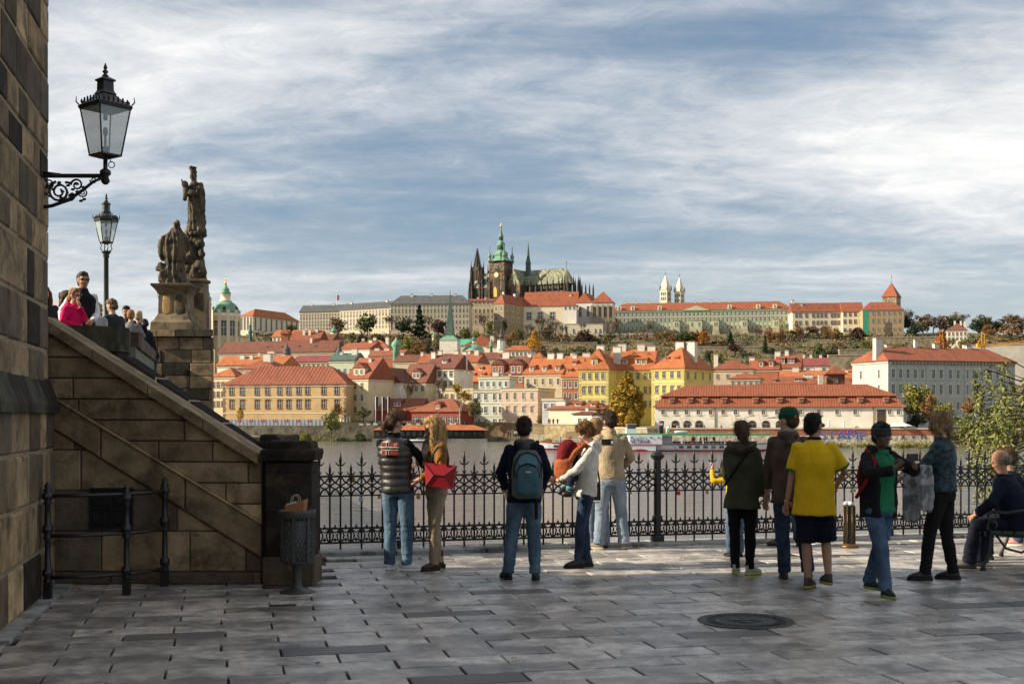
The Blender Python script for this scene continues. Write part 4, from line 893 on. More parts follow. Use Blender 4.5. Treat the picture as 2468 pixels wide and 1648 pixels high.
H('blue_wall_house', 'pale house with brick quoins behind the stone quay, under the roof terrace', 'house', 5, 1200, 1395, 708, 700, 362, 10, 8, 'flat', 'pale_grey', 'red', [(778, 1.5)], 3, (.9, 1.5), m_wframe)
# ---- roofs behind the long white hall
H('hip_house', 'hipped red roof with pale ridge lines behind the yellow palace end', 'house', 6, 1165, 1570, 1052, 950, 398, 6, 13, 'hip', 'beige', 'rust', [(1120, 1.2)], 4, (.8, 1.2), m_wgrey, ix=4, chim=((.05, .3, 1.5, 1.4),))
H('low_hip_house', 'low house with two small hipped tile roofs behind the white hall', 'house', 6, 1340, 1640, 1147, 1080, 384, 8, 10, 'hip', 'beige', 'rust', [(1188, 1.0)], 5, (.8, 1.0), m_wgrey, ix=3)
H('pink_dormer_house', 'pinkish house with two dark arched dormers in its red roof', 'house', 6, 1535, 1825, 1058, 950, 424, 8, 12, 'gable', 'terracotta', 'red', [], 0, dorm=((.4, .25, 1.9, 1.9, 'gable'), (.75, .25, 1.9, 1.9, 'gable')), chim=((.03, .5, .6, 1.8),))
H('twin_dormer_house', 'house with two brown gabled dormers in a rusty roof below the gardens', 'house', 6, 1800, 2045, 1042, 905, 446, 8, 13, 'gable', 'beige', 'rust', [], 0, dorm=((.22, .3, 2.4, 2.0, 'dark'), (.62, .3, 2.4, 2.0, 'dark')), chim=((.4, .5, 1.6, 1.3), (.02, .5, 1.2, 2.0)))
H('long_brown_house', 'long white house with brown roof and three pale chimneys below the vineyards', 'house', 6, 2000, 2330, 1017, 932, 470, 4, 12, 'gable', 'white', 'crimson', [(1045, 1.2)], 4, (1.0, 1.2), m_wgrey, chim=((.25, .5, 1.2, 1.0), (.48, .5, 1.2, 1.0), (.78, .5, 1.0, 1.0)))
H('orange_roof_house', 'broad orange roofed house with white dormer boxes behind the hall tower', 'house', 6, 1850, 2360, 1132, 1058, 392, 4, 12, 'gable', 'cream', 'orange', [], 0, chim=((.3, .4, .8, 2.0), (.75, .5, .9, 2.0)))
H('back_hall_house', 'tiled roof directly behind the white hall left of its wooden tower', 'house', 6, 1650, 2350, 1205, 1130, 352, 2, 13, 'hip', 'cream', 'hall', [], 0, ix=5, dorm=((.55, .4, 2.4, .8, 'dark'), (.2, .3, 1.0, .7, 'dark')), chim=((.7, .5, .7, 2.6),))
H('right_back_house', 'orange roofs between the wooden hall tower and the grey palace', 'house', 7, 440, 655, 925, 852, 398, 4, 12, 'gable', 'cream', 'orange', [], 0, chim=((.2, .3, -.3, .9), (.9, .5, .9, 2.2)))
H('right_low_house', 'low tile roof tucked between the hall tower and the grey palace', 'house', 7, 440, 650, 985, 925, 356, 2, 10, 'gable', 'cream', 'hall', [], 0, dorm=((.5, .35, 2.2, .8, 'dark'),))
# ---- grey palace at the right
gp = H('grey_palace', 'large pale grey green palace with red hipped roof and rows of white windows', 'palace', 7, 820, 1862, 782, 664, 336, -18, 17, 'hip', 'grey', 'red', [(887, 2.3), (1015, 2.5), (1150, 2.0), (1268, 2.0)], [862, 922, 983, 1043, 1101, 1193, 1255, 1331, 1394, 1468, 1527, 1605, 1662, 1720, 1790], (1.0, 2.3), m_wframe, ('hood', 'pediment', 'rect', 'rect'), 3.0, chim=((.02, .35, 2.0, 2.2), (.36, .5, 2.0, 1.0), (.52, .5, 1.0, 1.6), (.78, .5, .6, 1.6), (.14, .5, .4, 1.6)), bands=(1075,), side=2, left_side=True, side_rows=[(887, 2.3), (1015, 2.5)])
Ln, ze, zr = gp['dims']
for k in range(38):
    b = MB(); x = (k+.5)*Ln/38; b.box(x-.16, x+.16, -.5, -.224, ze-.95, ze-.1); b.obj('bracket', PLS['stone'], gp)
for fx in (.30, .455, .60, .735, .87, .99): b = MB(); b.box(fx*Ln-.35, fx*Ln+.35, -.12, -.004, 0, ze-.56); b.obj('pilaster', PLS['grey'], gp)
# ---- long white hall with two-tier roof and wooden tower
YH = 300; t = H('white_hall', 'long low cream hall with two-tier tiled roof on the brick quay', 'hall', 8, 262, 2272, 342, 330, YH, 1.5, 15, 'flat', 'white', 'hall', [(380, .95)], [330, 427, 519, 615, 714, 816, 916, 1033, 1141, 1250, 1442, 1590, 1737, 1883, 2162, 2234], (.85, .95), m_wcream, cornice=False)
Ln, ze, zr = t['dims']; gz = t.location.z
for o in list(t.children):
    if o.name.startswith('roof'): bpy.data.objects.remove(o)
hz = lambda y: ez(zy(8, y), YH)-gz
b = MB(); b.add([(-.6, -.6, hz(340)), (Ln+.6, -.6, hz(340)), (Ln+.6, 15.6, hz(340)), (-.6, 15.6, hz(340)), (.6, .9, hz(300)), (Ln-.6, .9, hz(300)), (Ln-.6, 14, hz(300)), (.6, 14, hz(300)), (1.6, 2.2, hz(256)), (Ln-1.6, 2.2, hz(256)), (Ln-1.6, 13, hz(256)), (1.6, 13, hz(256))],
    [(0, 1, 5, 4), (1, 2, 6, 5), (2, 3, 7, 6), (3, 0, 4, 7), (4, 5, 9, 8), (5, 6, 10, 9), (6, 7, 11, 10), (7, 4, 8, 11), (3, 2, 1, 0)], False); b.obj('lower_roof', TLS['hall'], t)
b = MB(); b.box(1.8, Ln-1.8, 2.4, 12.8, hz(262), hz(248)); b.obj('clerestory', PLS['stone'], t)
b = MB(); b.add([(.9, 1.5, hz(250)), (Ln-.9, 1.5, hz(250)), (Ln-.9, 13.7, hz(250)), (.9, 13.7, hz(250)), (7.5, 7.5, hz(155)), (Ln-7.5, 7.5, hz(155)), (.9, 1.5, hz(253)), (Ln-.9, 1.5, hz(253)), (Ln-.9, 13.7, hz(253)), (.9, 13.7, hz(253))],
    [(0, 1, 5, 4), (1, 2, 5), (2, 3, 4, 5), (3, 0, 4), (6, 7, 1, 0), (7, 8, 2, 1), (8, 9, 3, 2), (9, 6, 0, 3), (9, 8, 7, 6)], False); b.obj('upper_roof', TLS['hall'], t)
for c in (398, 545, 661, 815, 1061, 1251, 1415, 1732, 1872, 2067):
    x = ex(zx(8, c), YH)-t.location.x; b = MB(); b.box(x-.6, x+.6, .35, 2.2, hz(300), hz(272)); d = b.obj('dormer', PLS['ochre'], t)
    b = MB(); b.add([(x-.8, .1, hz(273)), (x+.8, .1, hz(273)), (x+.8, 2.6, hz(256)), (x-.8, 2.6, hz(256)), (x-.8, .1, hz(276)), (x+.8, .1, hz(276))], [(0, 1, 2, 3), (4, 5, 1, 0), (5, 4, 3, 2)], False); b.obj('dormer_roof', TLS['hall'], d)
    put_window(d, x, .34, (hz(300)+hz(272))/2, .6, .5, m_wbrown)
for c in (427, 522, 616, 928, 1035, 1142, 1250):                      # arched doors
    x = ex(zx(8, c), YH)-t.location.x; b = MB(); b.prism([(x-.95, hz(512)), (x+.95, hz(512)), (x+.95, hz(470))]+[(x+.95*cos(q*pi/8), hz(470)+.75*sin(q*pi/8)) for q in range(1, 8)]+[(x-.95, hz(470))], -.04, .02); d = b.obj('doorway', m_wbrown, t)
    b = MB()
    for q in (-.48, .48): b = MB(); b.box(x+q-.38, x+q+.38, -.055, -.041, hz(510), hz(476)); b.obj('pane', m_wglass, d)
    b = MB(); b.prism([(x+.8*cos(q*pi/8), hz(468)+.62*sin(q*pi/8)) for q in range(0, 9)], -.056, -.042); b.obj('pane', m_wglass, d)
x = ex(zx(8, 2028), YH)-t.location.x; b = MB(); b.box(x-1.0, x+1.0, -.06, -.01, hz(515), hz(360)); d = b.obj('tall_glazing', mat('dark_timber', (.07, .035, .02), .7, .2, 3), t)
b = MB(); b.box(x-.55, x+.6, -.08, -.061, hz(395), hz(365)); b.obj('pane', m_wglass, d); b = MB(); b.box(x-.7, x+.7, -.08, -.061, hz(512), hz(470)); b.obj('pane', m_wglass, d)
for c in (470, 665, 870, 1085, 1290):                                # folded awning arms
    x = ex(zx(8, c), YH)-t.location.x; b = MB(); b.path([(x, -.3, hz(398)), (x-.1, -3.2, hz(400)), (x-5.6, -3.4, hz(438))], .05, 5); b.tube((x-.1, -3.2, hz(400)), (x+.9, -3.2, hz(505)), .05, n=5); b.obj('awning_arm', m_wgrey, t)
for c in (742, 1968): b = MB(); x = ex(zx(8, c), YH)-t.location.x; b.tube((x, -.12, 0), (x, -.12, hz(345)), .09, n=6); b.obj('downpipe', m_wbrown, t)
m_rib = mat('roof_tile_rib', (.29, .092, .045), .85, .35, 1.5, space='pos'); b = MB()
for k in range(int(Ln/.62)):                                       # ribs of the half-round tiles
    x = .31+k*.62; f = max(0, min(1, (x-.9)/6.6, (Ln-.9-x)/6.6)); c = max(0, min(1, x/1.6, (Ln-x)/1.6))
    if f > .03: b.path([(x, 1.5, hz(250)+.03), (x, 1.5+6*f, hz(250)+.03+(hz(155)-hz(250))*f)], .055, 4, False)
    b.path([(x, -.6, hz(340)+.03), (x, .9, hz(300)+.03), (x, 2.15, hz(257)+.03)], .055, 4, False)
tag(b.obj('tile_ribs', m_rib, t), kind='stuff')
wt = thing('hall_tower', 'square brown timber clad tower with tiled pyramid roof on the white hall', 'tower', (ex(zx(8, 1648), YH+4), YH+3, gz), R(-3))
w_ = ex(zx(8, 1788), YH+4)-ex(zx(8, 1648), YH+4); m_timber = mat('timber_cladding', (.13, .06, .03), .8, .3, 3, .4, 20, stretch=(1, 1, .2))
b = MB(); b.box(0, w_, 0, w_, hz(232), hz(64)); b.obj('wall', m_timber, wt)
b = ridge_roof('pyr', w_, w_, hz(62), hz(0)+.15, .5); b.obj('roof', TLS['hall'], wt)
for y in (118, 207): put_window(wt, w_*.48, 0, hz(y), .9, 1.1, m_wbrown)
put_window(wt, 0, w_*.4, hz(118), .8, 1.1, m_wbrown, 'rect', R(-90))
b = MB(); b.box(-2.2, -1.1, -.5, .2, hz(170), hz(78)); b.obj('flue_box', m_chim, wt)
# ---- low red restaurant and its neighbour on the quay
H('restaurant', 'long low red roofed restaurant with dormer on the quay behind flag poles', 'restaurant', 3, 1445, 1855, 1222, 1115, 384, 4, 12, 'gable', 'red', 'red', [], 0, dorm=((.5, .3, 2.6, 1.7, 'shed'),), cornice=False)
H('restaurant_pavilion', 'hipped red roofed pavilion with dark red walls at the quay restaurant', 'restaurant', 3, 1785, 2200, 1228, 1118, 377, 14, 14, 'hip', 'red', 'rust', [(1290, 1.6)], 7, (1.6, 1.6), m_wbrown, dorm=((.5, .15, 2.0, 1.5, 'gable'),), ix=6, cornice=False)
# ---- second tier
H('monastery_roof', 'very long dark red roof with eyelid hatches in front of the domed church', 'building', 3, 165, 1130, 740, 640, 535, 5, 15, 'gable', 'beige', 'brown', [(752, 1.2)], 14, (.9, 1.2), m_wgrey, sky=((.4, .4), (.53, .4), (.68, .4), (.82, .4)), chim=((.76, .4, 1.0, 1.0),))
H('roof_row_house', 'row of low orange roofs with white chimneys behind the tan house', 'house', 3, 150, 700, 842, 762, 450, 6, 14, 'gable', 'white', 'orange', [], 0, chim=((.3, .35, .2, 1.8), (.45, .3, .2, 1.2), (.68, .6, 1.6, 2.6), (.5, .55, 1.0, .8)))
H('shaded_orange_house', 'cream house with orange roofs half hidden behind the bridge bay', 'house', 3, 100, 300, 935, 862, 408, 10, 12, 'hip', 'cream', 'orange', [(1000, 1.6), (1080, 1.6), (1160, 1.6)], 5, (1.0, 1.6), m_wbrown)
H('crimson_roof_house', 'cream house with crimson roof and balustrade next to the onion turret', 'house', 3, 780, 1100, 812, 755, 462, 5, 14, 'gable', 'cream', 'crimson', [(835, 1.0)], 8, (.7, 1.0), m_wgrey)
H('tall_hip_house', 'steep hipped metal roof with a tall white chimney behind the tan house', 'house', 3, 330, 640, 872, 785, 412, 8, 14, 'hip', 'beige', 'red', [], 0, ix=5.6, chim=((.62, .35, 1.4, 2.6, 2.2),))
H('green_roof_house', 'house with pale green metal roof and tall rendered stacks behind the cream house', 'house', 3, 1095, 1300, 800, 735, 432, 8, 10, 'gable', 'palegreen', 'darkcopper', [(890, 1.8), (970, 1.6)], 4, (1.0, 1.8), m_wframe, chim=((.85, .4, 1.2, 2.0), (.3, .4, .2, 1.0)))
H('white_party_wall_house', 'white walled house with small roofs above the green roofed one', 'house', 3, 1190, 1430, 705, 650, 520, 14, 12, 'gable', 'white', 'red', [], 0, chim=((.8, .5, .8, 1.5),))
H('red_cluster_house', 'cluster of red roofs with white dormers in the middle of the old town', 'house', 3, 1260, 1590, 700, 628, 560, 8, 14, 'hip', 'white', 'red', [], 0, dorm=((.3, .3, 2.4, 1.4, 'gable'), (.6, .3, 2.4, 1.4, 'gable')), chim=((.5, .5, 1.0, 1.4), (.85, .4, 1.0, 1.4), (.2, .5, .6, 1.2)))
H('flat_red_house', 'dull red roofed house left of the green onion turret', 'house', 3, 1425, 1700, 765, 708, 500, 6, 12, 'gable', 'terracotta', 'rust', [], 0, chim=((.1, .5, .5, 2.0), (.4, .5, .5, 2.2)))
H('tile_wing_house', 'red roofed wing with white chimneys below the needle spire', 'house', 3, 1840, 2330, 822, 742, 452, 8, 14, 'gable', 'white', 'red', [], 0, chim=((.3, .35, .9, 1.5), (.55, .5, .9, 1.6), (.75, .5, .9, 1.8), (.92, .4, .9, 1.6)))
H('mid_slope_house', 'brownish roof between the green onion turret and the needle spire', 'house', 3, 1640, 1860, 812, 750, 470, 6, 12, 'gable', 'beige', 'brown', [], 0, chim=((.1, .5, .8, 1.2), (.9, .4, .8, 1.0)))
H('small_red_house', 'small red gabled roofs climbing the slope left of the pavilion', 'house', 3, 755, 1000, 645, 548, 650, 6, 14, 'gable', 'white', 'rust', [], 0, chim=((.4, .3, .3, 1.2), (.6, .3, .3, 1.2), (.8, .4, .5, 1.4)))
H('upper_red_house', 'orange roofed house with white gable above the long dark red roof', 'house', 3, 615, 720, 600, 542, 690, 6, 12, 'gable', 'white', 'orange', [(618, 1.4)], 3, (1.0, 1.4), m_wgrey)
H('upper_orange_house', 'broad orange roofs with pale chimneys above the long dark red roof', 'house', 3, 760, 960, 590, 540, 700, 6, 12, 'gable', 'cream', 'orange', [], 0, chim=((.5, .5, .8, 1.3),))
H('slope_house', 'brown roofed house at the foot of the castle ramp', 'house', 3, 960, 1110, 640, 575, 660, 10, 12, 'gable', 'beige', 'brown', [], 0, chim=((.3, .5, .8, 1.0),))
H('pediment_palace', 'pale palace with classical pediment behind the small green dome', 'palace', 5, 470, 780, 210, 122, 600, 4, 14, 'front', 'ivory', 'red', [(212, 1.6)], 5, (1.0, 1.6), m_wgrey, chim=((.75, .4, 0, 1.8),))
H('convent_house', 'white convent house with low red roof beside the yellow poplar', 'house', 5, 830, 1098, 255, 206, 570, 3, 12, 'hip', 'white', 'orange', [(285, 1.4)], 7, (.9, 1.4), m_wgrey, ix=4)
H('dark_roof_house', 'dark brown roofed house right of the small green dome', 'house', 5, 590, 785, 340, 272, 485, 6, 12, 'gable', 'beige', 'brown', [], 0, chim=((.95, .5, 1.0, 2.0),))
H('pyramid_roof_house', 'tiny orange pyramid roof beside satellite dishes', 'house', 5, 1115, 1195, 325, 270, 440, 4, 8, 'pyr', 'white', 'orange', [], 0)
H('chimney_house', 'orange roof with white chimney blocks between the dormer house and the yellow palace', 'house', 5, 1400, 1640, 380, 305, 430, 4, 12, 'gable', 'beige', 'orange', [], 0, chim=((.25, .5, .9, 1.6), (.8, .5, .9, 2.6)))
# ---------------------------------------------------------------- castle hill
CK = dict(sur=m_wcream, cornice=True, o=.6)
H('castle_west_wing', 'farthest west wing of the castle with flat attic and many windows', 'palace', 3, 845, 1182, 392, 335, 985, 14, 16, 'gable', 'castle', 'slate', [(418, 2.0), (448, 2.6), (478, 2.0), (505, 2.4), (532, 2)], 14, (1.5, 2.4), chim=((.2, .5, .6, 2), (.75, .5, .8, 2)), bands=(405, 462, 520), **CK)
H('castle_bend_wing', 'angled castle wing under grey slate roof rising to the corner', 'palace', 3, 1182, 1612, 378, 322, 965, 32, 16, 'gable', 'castle', 'slate', [(400, 1.6), (428, 2.6), (465, 2.0), (495, 2.6), (530, 2)], 16, (1.5, 2.4), chim=((.1, .5, .8, 2), (.8, .5, .8, 2)), sky=((.2, .4), (.4, .4), (.6, .4), (.8, .4)), bands=(388, 448, 512), **CK)
H('castle_long_wing', 'long beige castle wing with slate roof behind the needle spire', 'palace', 3, 1605, 2268, 326, 254, 872, 6, 17, 'hip', 'castle', 'slate', [(345, 1.6), (385, 3.0), (430, 2.2), (480, 2.6), (525, 2)], 22, (1.5, 2.6), bands=(360, 408, 455), ix=6, chim=((.25, .45, 1, 2), (.5, .5, .8, 2), (.8, .5, .8, 2)), sky=((.1, .35), (.3, .35), (.5, .35), (.7, .35), (.9, .35)), **CK)
H('castle_shaded_wing', 'castle wing in shadow with red roof below the cathedral', 'palace', 4, 238, 515, 948, 925, 905, 4, 14, 'gable', 'castle', 'rust', [(968, 1.6), (1060, 3.0), (1120, 2.4), (1180, 2.4)], 6, (1.6, 2.8), sky=((.3, .4), (.7, .4)), chim=((.3, .5, 1.2, 1.4), (.6, .5, 1.2, 1.4)), bands=(1000,), **CK)
H('castle_corner_wing', 'brown stone corner wing of the castle with red hip roof and large windows', 'palace', 4, 508, 622, 985, 893, 880, 30, 40, 'hip', 'stone', 'red', [(1035, 3.2), (1140, 3.0)], 2, (2.0, 3.0), side=5, side_rows=[(1035, 3.0), (1145, 3.0)], sky=((.3, .5),), chim=((.5, .15, 1.5, 1.4), (.5, .55, 1.5, 1.6)), **CK)
H('old_royal_palace', 'white walled royal palace with an immense plain red roof', 'palace', 4, 838, 1430, 1008, 850, 900, 8, 24, 'gable', 'ivory', 'red', [(1115, 5.0)], [900, 1025, 1160], (3.6, 5.0), m_wgrey, chim=((.86, .35, -2.5, 1.8), (.64, .3, -6, 1.6)), sky=[(f, h) for f in (.1, .28, .46, .64, .9) for h in (.35, .7)], cornice=True)
H('palace_annex', 'white annex tower with loggia in front of the royal palace', 'palace', 4, 1280, 1425, 1000, 985, 872, 8, 12, 'shed', 'white', 'red', [(1025, 1.8)], 3, (1.2, 1.8), m_wgrey, cornice=False)
H('royal_chapel', 'grey gothic chapel nave with steep red roof and lancet windows', 'church', 4, 1425, 1600, 970, 868, 885, 22, 16, 'front', 'pale_grey', 'red', [(1075, 6.5)], 2, (2.4, 6), m_wcream, 'arch', cornice=False)
ch = H('royal_chapel_choir', 'gothic chapel choir with brown buttresses and hipped red roof', 'church', 4, 1600, 1838, 965, 845, 880, 8, 16, 'hip', 'pale_grey', 'red', [(1075, 6.0)], 4, (2.2, 6), m_wcream, 'arch', ix=6, cornice=False)
for f in (0, .25, .5, .75, 1): b = MB(); Ln, ze, zr = ch['dims']; b.box(f*Ln-.8, f*Ln+.8, -2.2, 0, 0, ze-2); b.obj('buttress', PLS['stone'], ch)
def wall_thing(name, label, cat, zn, x0, x1, yt, Y, mt_, yaw=0, th=1.5, yb=None, cope=True):
    a = R(yaw); X0 = ex(zx(zn, x0), Y); k = (zx(zn, x1)-CX)/FPX; Ln = (k*Y-X0)/(cos(a)+k*sin(a))
    gz = (ez(zy(zn, yb), Y) if yb is not None else min(ground_z(X0, Y), ground_z(X0+Ln*cos(a), Y))-3); h = ez(zy(zn, yt), Y)-gz
    t = thing(name, label, cat, (X0, Y, gz), -a); b = MB(); b.box(0, Ln, 0, th, 0, h); b.obj('wall', mt_, t)
    if cope: b = MB(); b.box(-.15, Ln+.15, -.2, th+.2, h, h+.35); b.obj('coping', PLS['beige'], t)
    t['dims'] = (Ln, h, 0); return t
rubble = mat('rubble_stone', (.30, .24, .15), .95, .4, .9, .8, 2.5, space='pos', stain=(.14, .11, .07), stain_scale=.4)
ramp_ = mat('garden_stone', (.34, .28, .18), .95, .3, .5, .4, 2, space='pos', stain=(.19, .15, .09), stain_scale=.12)
tw = wall_thing('terrace_wall', 'tall cream terrace wall with small arched openings below the chapel', 'wall', 4, 1290, 1722, 1205, 862, PLS['ivory'], 4, 10)
for f in (.06, .25, .62, .81, .93): put_window(tw, f*tw['dims'][0], 0, tw['dims'][1]-5.2, 1.2, 2.4, m_wgrey, 'arch')
H('palace_link', 'cream link building between the chapel and the green palace', 'palace', 4, 1710, 1830, 1135, 1128, 878, 6, 10, 'flat', 'ivory', 'red', [(1180, 2.4)], 3, (1.4, 2.4), m_wcream)
gp2 = H('green_palace', 'very long pale green palace with red roof on the castle hill', 'palace', 6, 130, 1972, 462, 385, 905, 9.5, 18, 'hip', 'palace', 'red', [(502, 2.6), (560, 3.0), (640, 2.8)], 44, (1.3, 2.6), m_wframe, ('rect', 'hood', 'rect'), bands=(480, 528, 600), ix=9, chim=[(f, .5, 1.2, 1.4) for f in (.08, .14, .21, .47, .5, .56, .6, .66)], side=3)
Ln, ze, zr = gp2['dims']
for k in range(45): b = MB(); x = k*Ln/44; b.box(max(.1, x-.28), min(Ln-.1, x+.28), -.16, -.004, ze*.36, ze-.6); b.obj('pilaster', m_wgreen, gp2)
b = MB(); b.box(.2, Ln-.2, -.4, -.165, ze-1.1, ze-.58); b.obj('eaves_course', TLS['copper'], gp2)
for f in (.05, .125, .275, .66, .815, .905):
    b = MB(); b.box(f*Ln-1.5, f*Ln+1.5, -.3, 1.6, ze, ze+3.4); d = b.obj('roof_gable', PLS['ivory'], gp2); put_window(d, f*Ln, -.31, ze+1.6, 1.1, 1.6, m_wcream, 'arch')
b = MB(); b.prism([(.40*Ln, ze-.2), (.55*Ln, ze-.2), (.475*Ln, ze+3.2)], -.8, .6); b.obj('pediment', PLS['palace'], gp2)
m_bast = mat('bastion_stone', (.33, .29, .20), .95, .2, .4, .4, 2, space='pos', stain=(.22, .19, .13), stain_scale=.15)
b = MB(); b.box(-.2, Ln+.2, -1.4, -.2, -2, ze*.30); b.obj('bastion_wall', m_bast, gp2)
for f in (.22, .37, .475, .585, .74, .91):
    w_ = 9 if f == .475 else 4.2
    b = MB(); b.add([(f*Ln-w_*.75, -6, -3), (f*Ln+w_*.75, -6, -3), (f*Ln+w_*.75, -.2, -3), (f*Ln-w_*.75, -.2, -3), (f*Ln-w_*.5, -4, ze*.30), (f*Ln+w_*.5, -4, ze*.30), (f*Ln+w_*.5, -.2, ze*.30), (f*Ln-w_*.5, -.2, ze*.30)], [(0, 1, 5, 4), (1, 2, 6, 5), (2, 3, 7, 6), (3, 0, 4, 7), (4, 5, 6, 7)], False); bt = b.obj('buttress', m_bast, gp2)
    b = MB(); b.box(f*Ln-w_*.5, f*Ln+w_*.5, -3.9, -.2, ze*.302, ze*.60); bb = b.obj('bay', PLS['palace'], gp2)
    for q in ((-1, 1) if w_ > 5 else (-.45, .55)): put_window(bb, f*Ln+q*w_*.28, -3.9, ze*.45, 1.3, 2.8, m_wcream)
    b = MB(); b.box(f*Ln-w_*.5-.3, f*Ln+w_*.5+.3, -4.2, -.2, ze*.60, ze*.63); b.obj('balustrade', m_bast, bb)
lk = dict(wall='ivory', tile='rust', sur=m_wbrown)
lob = H('arcade_wing', 'cream castle wing with rust red roof and two big arches right of the green palace', 'palace', 7, 33, 445, 382, 308, 868, 3, 16, 'gable', rows=[(410, 2.4), (470, 2.4)], cols=[68, 100, 150, 208, 243, 275, 308, 360, 387, 415], win=(1.6, 2.4), chim=((.22, .35, -1, 1.2), (.05, .5, 2, 2)), sky=[(f, .35) for f in (.15, .4, .55, .72, .9)], **lk)
Ln, ze, zr = lob['dims']
for f in (.42, .64):
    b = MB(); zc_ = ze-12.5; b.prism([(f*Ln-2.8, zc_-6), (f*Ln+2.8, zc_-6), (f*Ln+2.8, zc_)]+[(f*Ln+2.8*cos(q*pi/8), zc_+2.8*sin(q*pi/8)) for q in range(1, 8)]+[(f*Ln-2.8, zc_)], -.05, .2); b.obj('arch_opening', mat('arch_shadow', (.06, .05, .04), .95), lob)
H('plain_castle_wing', 'plain cream castle wing between the arcade wing and the netted corner', 'palace', 7, 445, 615, 378, 303, 862, 6, 16, 'gable', rows=[(400, 2.2), (460, 2.4), (530, 1.8)], cols=4, win=(1.6, 2.2), sky=((.2, .35), (.55, .35), (.85, .35)), **lk)
H('castle_end_block', 'tan end block of the castle with six window bays under a red hip roof', 'palace', 7, 612, 950, 368, 302, 845, 8, 20, 'hip', 'ochre', 'red', [(392, 2.4), (453, 2.8), (525, 2.0), (583, 1.6)], [700, 742, 785, 830, 873, 915], (1.5, 2.4), m_wgrey, ix=6, sky=((.25, .4), (.5, .4), (.75, .4)))
net = wall_thing('scaffold_net', 'green scaffold netting hung on the castle corner', 'scaffold net', 7, 612, 663, 370, 841, mat('green_netting', (.05, .26, .15), .8, .35, .8, .3), 8, .25, cope=False)
def tower_square(name, label, zn, x0, x1, yt, yp, Y, yaw, dep, wall, tile, ybase=None, o=.6):
    t = H(name, label, 'tower', zn, x0, x1, yt, yp, Y, yaw, dep, 'pyr', wall, tile, cornice=False, o=o); return t
bt = tower_square('black_tower', 'square rough stone tower with pointed red roof at the castle end', 7, 772, 888, 260, 142, 905, 32, 11.5, rubble, 'red'); Ln, ze, zr = bt['dims']
put_window(bt, Ln*.5, 0, ze-3, 1.6, 2.4, m_wgrey); put_window(bt, Ln, 5, ze-3, 1.6, 2.4, m_wgrey, 'rect', R(90))
b = MB(); b.lathe([(.1, 0), (.3, .8), (.08, 1.0), (.08, 4), (.5, 4.3), (.05, 5)], 6, (Ln/2, 5.7, zr)); b.obj('weather_vane', TLS['slate'], bt)
for x0, x1, yt, yp, nm in ((630, 702, 245, 95, 'taller left'), (778, 838, 265, 115, 'shorter right')):
    t = tower_square('white_tower', '%s one of the twin cream church towers with stone spire' % nm, 6, x0, x1, yt, yp, 985, 30, 8.5, 'ivory', PLS['ivory'], o=.3); Ln, ze, zr = t['dims']; t['group'] = 'twin romanesque towers'
    for zz in (3.2, 7.0):
        for q in (-1, 0, 1): put_window(t, Ln/2+q*1.6, 0, ze-zz, .9, 2.2, m_wgrey); put_window(t, Ln, 4.2+q*1.6, ze-zz, .9, 2.2, m_wgrey, 'rect', R(90))
    for cx_, cy_ in ((0, 0), (Ln, 0), (Ln, 8.5), (0, 8.5)): b = MB(); b.lathe([(.6, 0), (.6, 1.5), (.02, 4.6)], 6, (cx_, cy_, ze)); b.obj('corner_pinnacle', PLS['stone'], t)
    b = MB(); b.lathe([(.05, -1.5), (.12, 0), (.5, 1), (.1, 1.4), (.08, 3.4), (.01, 4)], 6, (Ln/2, 4.25, zr)); b.obj('finial', TLS['slate'], t)
H('hill_villa', 'cream villa with dark hipped roof among the trees beyond the castle', 'house', 7, 1305, 1470, 535, 476, 790, 18, 17, 'hip', 'ivory', 'brown', [(562, 2.0), (600, 1.6)], 5, (1.2, 2.0), m_wgrey, ix=6, side=4, chim=((.4, .5, 1.5, 1.2), (.7, .5, 1.5, 1.2), (.9, .5, 1.2, 1.2)))
H('hilltop_palace', 'cream block with five window rows and low orange hip roof left of the castle', 'palace', 3, 342, 450, 428, 382, 850, 24, 56, 'hip', 'ivory', 'orange', [(440, 1.4), (465, 2.2), (495, 2.2), (525, 2.2)], 4, (1.4, 2.0), m_wgrey, ix=10, side=9)
# garden walls and terraces
wall_thing('garden_wall', 'long pale garden wall under the white pavilion and yellow poplar', 'wall', 4, 1010, 1660, 1412, 800, ramp_, 3, 2)
wall_thing('garden_retaining_wall', 'long weathered retaining wall below the green palace', 'wall', 6, 940, 2000, 825, 775, ramp_, 3, 2)
wall_thing('ivy_wall', 'dark red ivy covered garden wall under the castle gardens', 'wall', 6, 1330, 2340, 778, 812, mat('red_ivy', (.11, .025, .022), .95, .5, .5, .9, 1.2, space='pos', stain=(.05, .05, .02), stain_scale=.2), 3, 2, cope=False)
wall_thing('vineyard_wall', 'stepped stone vineyard wall above the brown roofed house', 'wall', 7, 330, 680, 738, 640, ramp_, 3, 3)
wall_thing('upper_vineyard_wall', 'bare stone terrace wall right of the gardens below the castle end', 'wall', 7, 420, 700, 692, 690, ramp_, 3, 3)
wall_thing('castle_bastion_wall', 'high rough bastion wall below the tan castle end block', 'wall', 7, 650, 1420, 592, 800, rubble, 6, 6)
wall_thing('road_wall', 'pale concrete retaining wall beside the yellow crane', 'wall', 7, 1440, 2300, 655, 640, mat('pale_concrete', (.50, .47, .40), .9, .15, .3, .2, space='pos'), 10, 4)
wall_thing('castle_ramp', 'tan sloping castle ramp wall left of the copper roofed pavilion', 'wall', 3, 1030, 1110, 560, 760, ramp_, 20, 3)
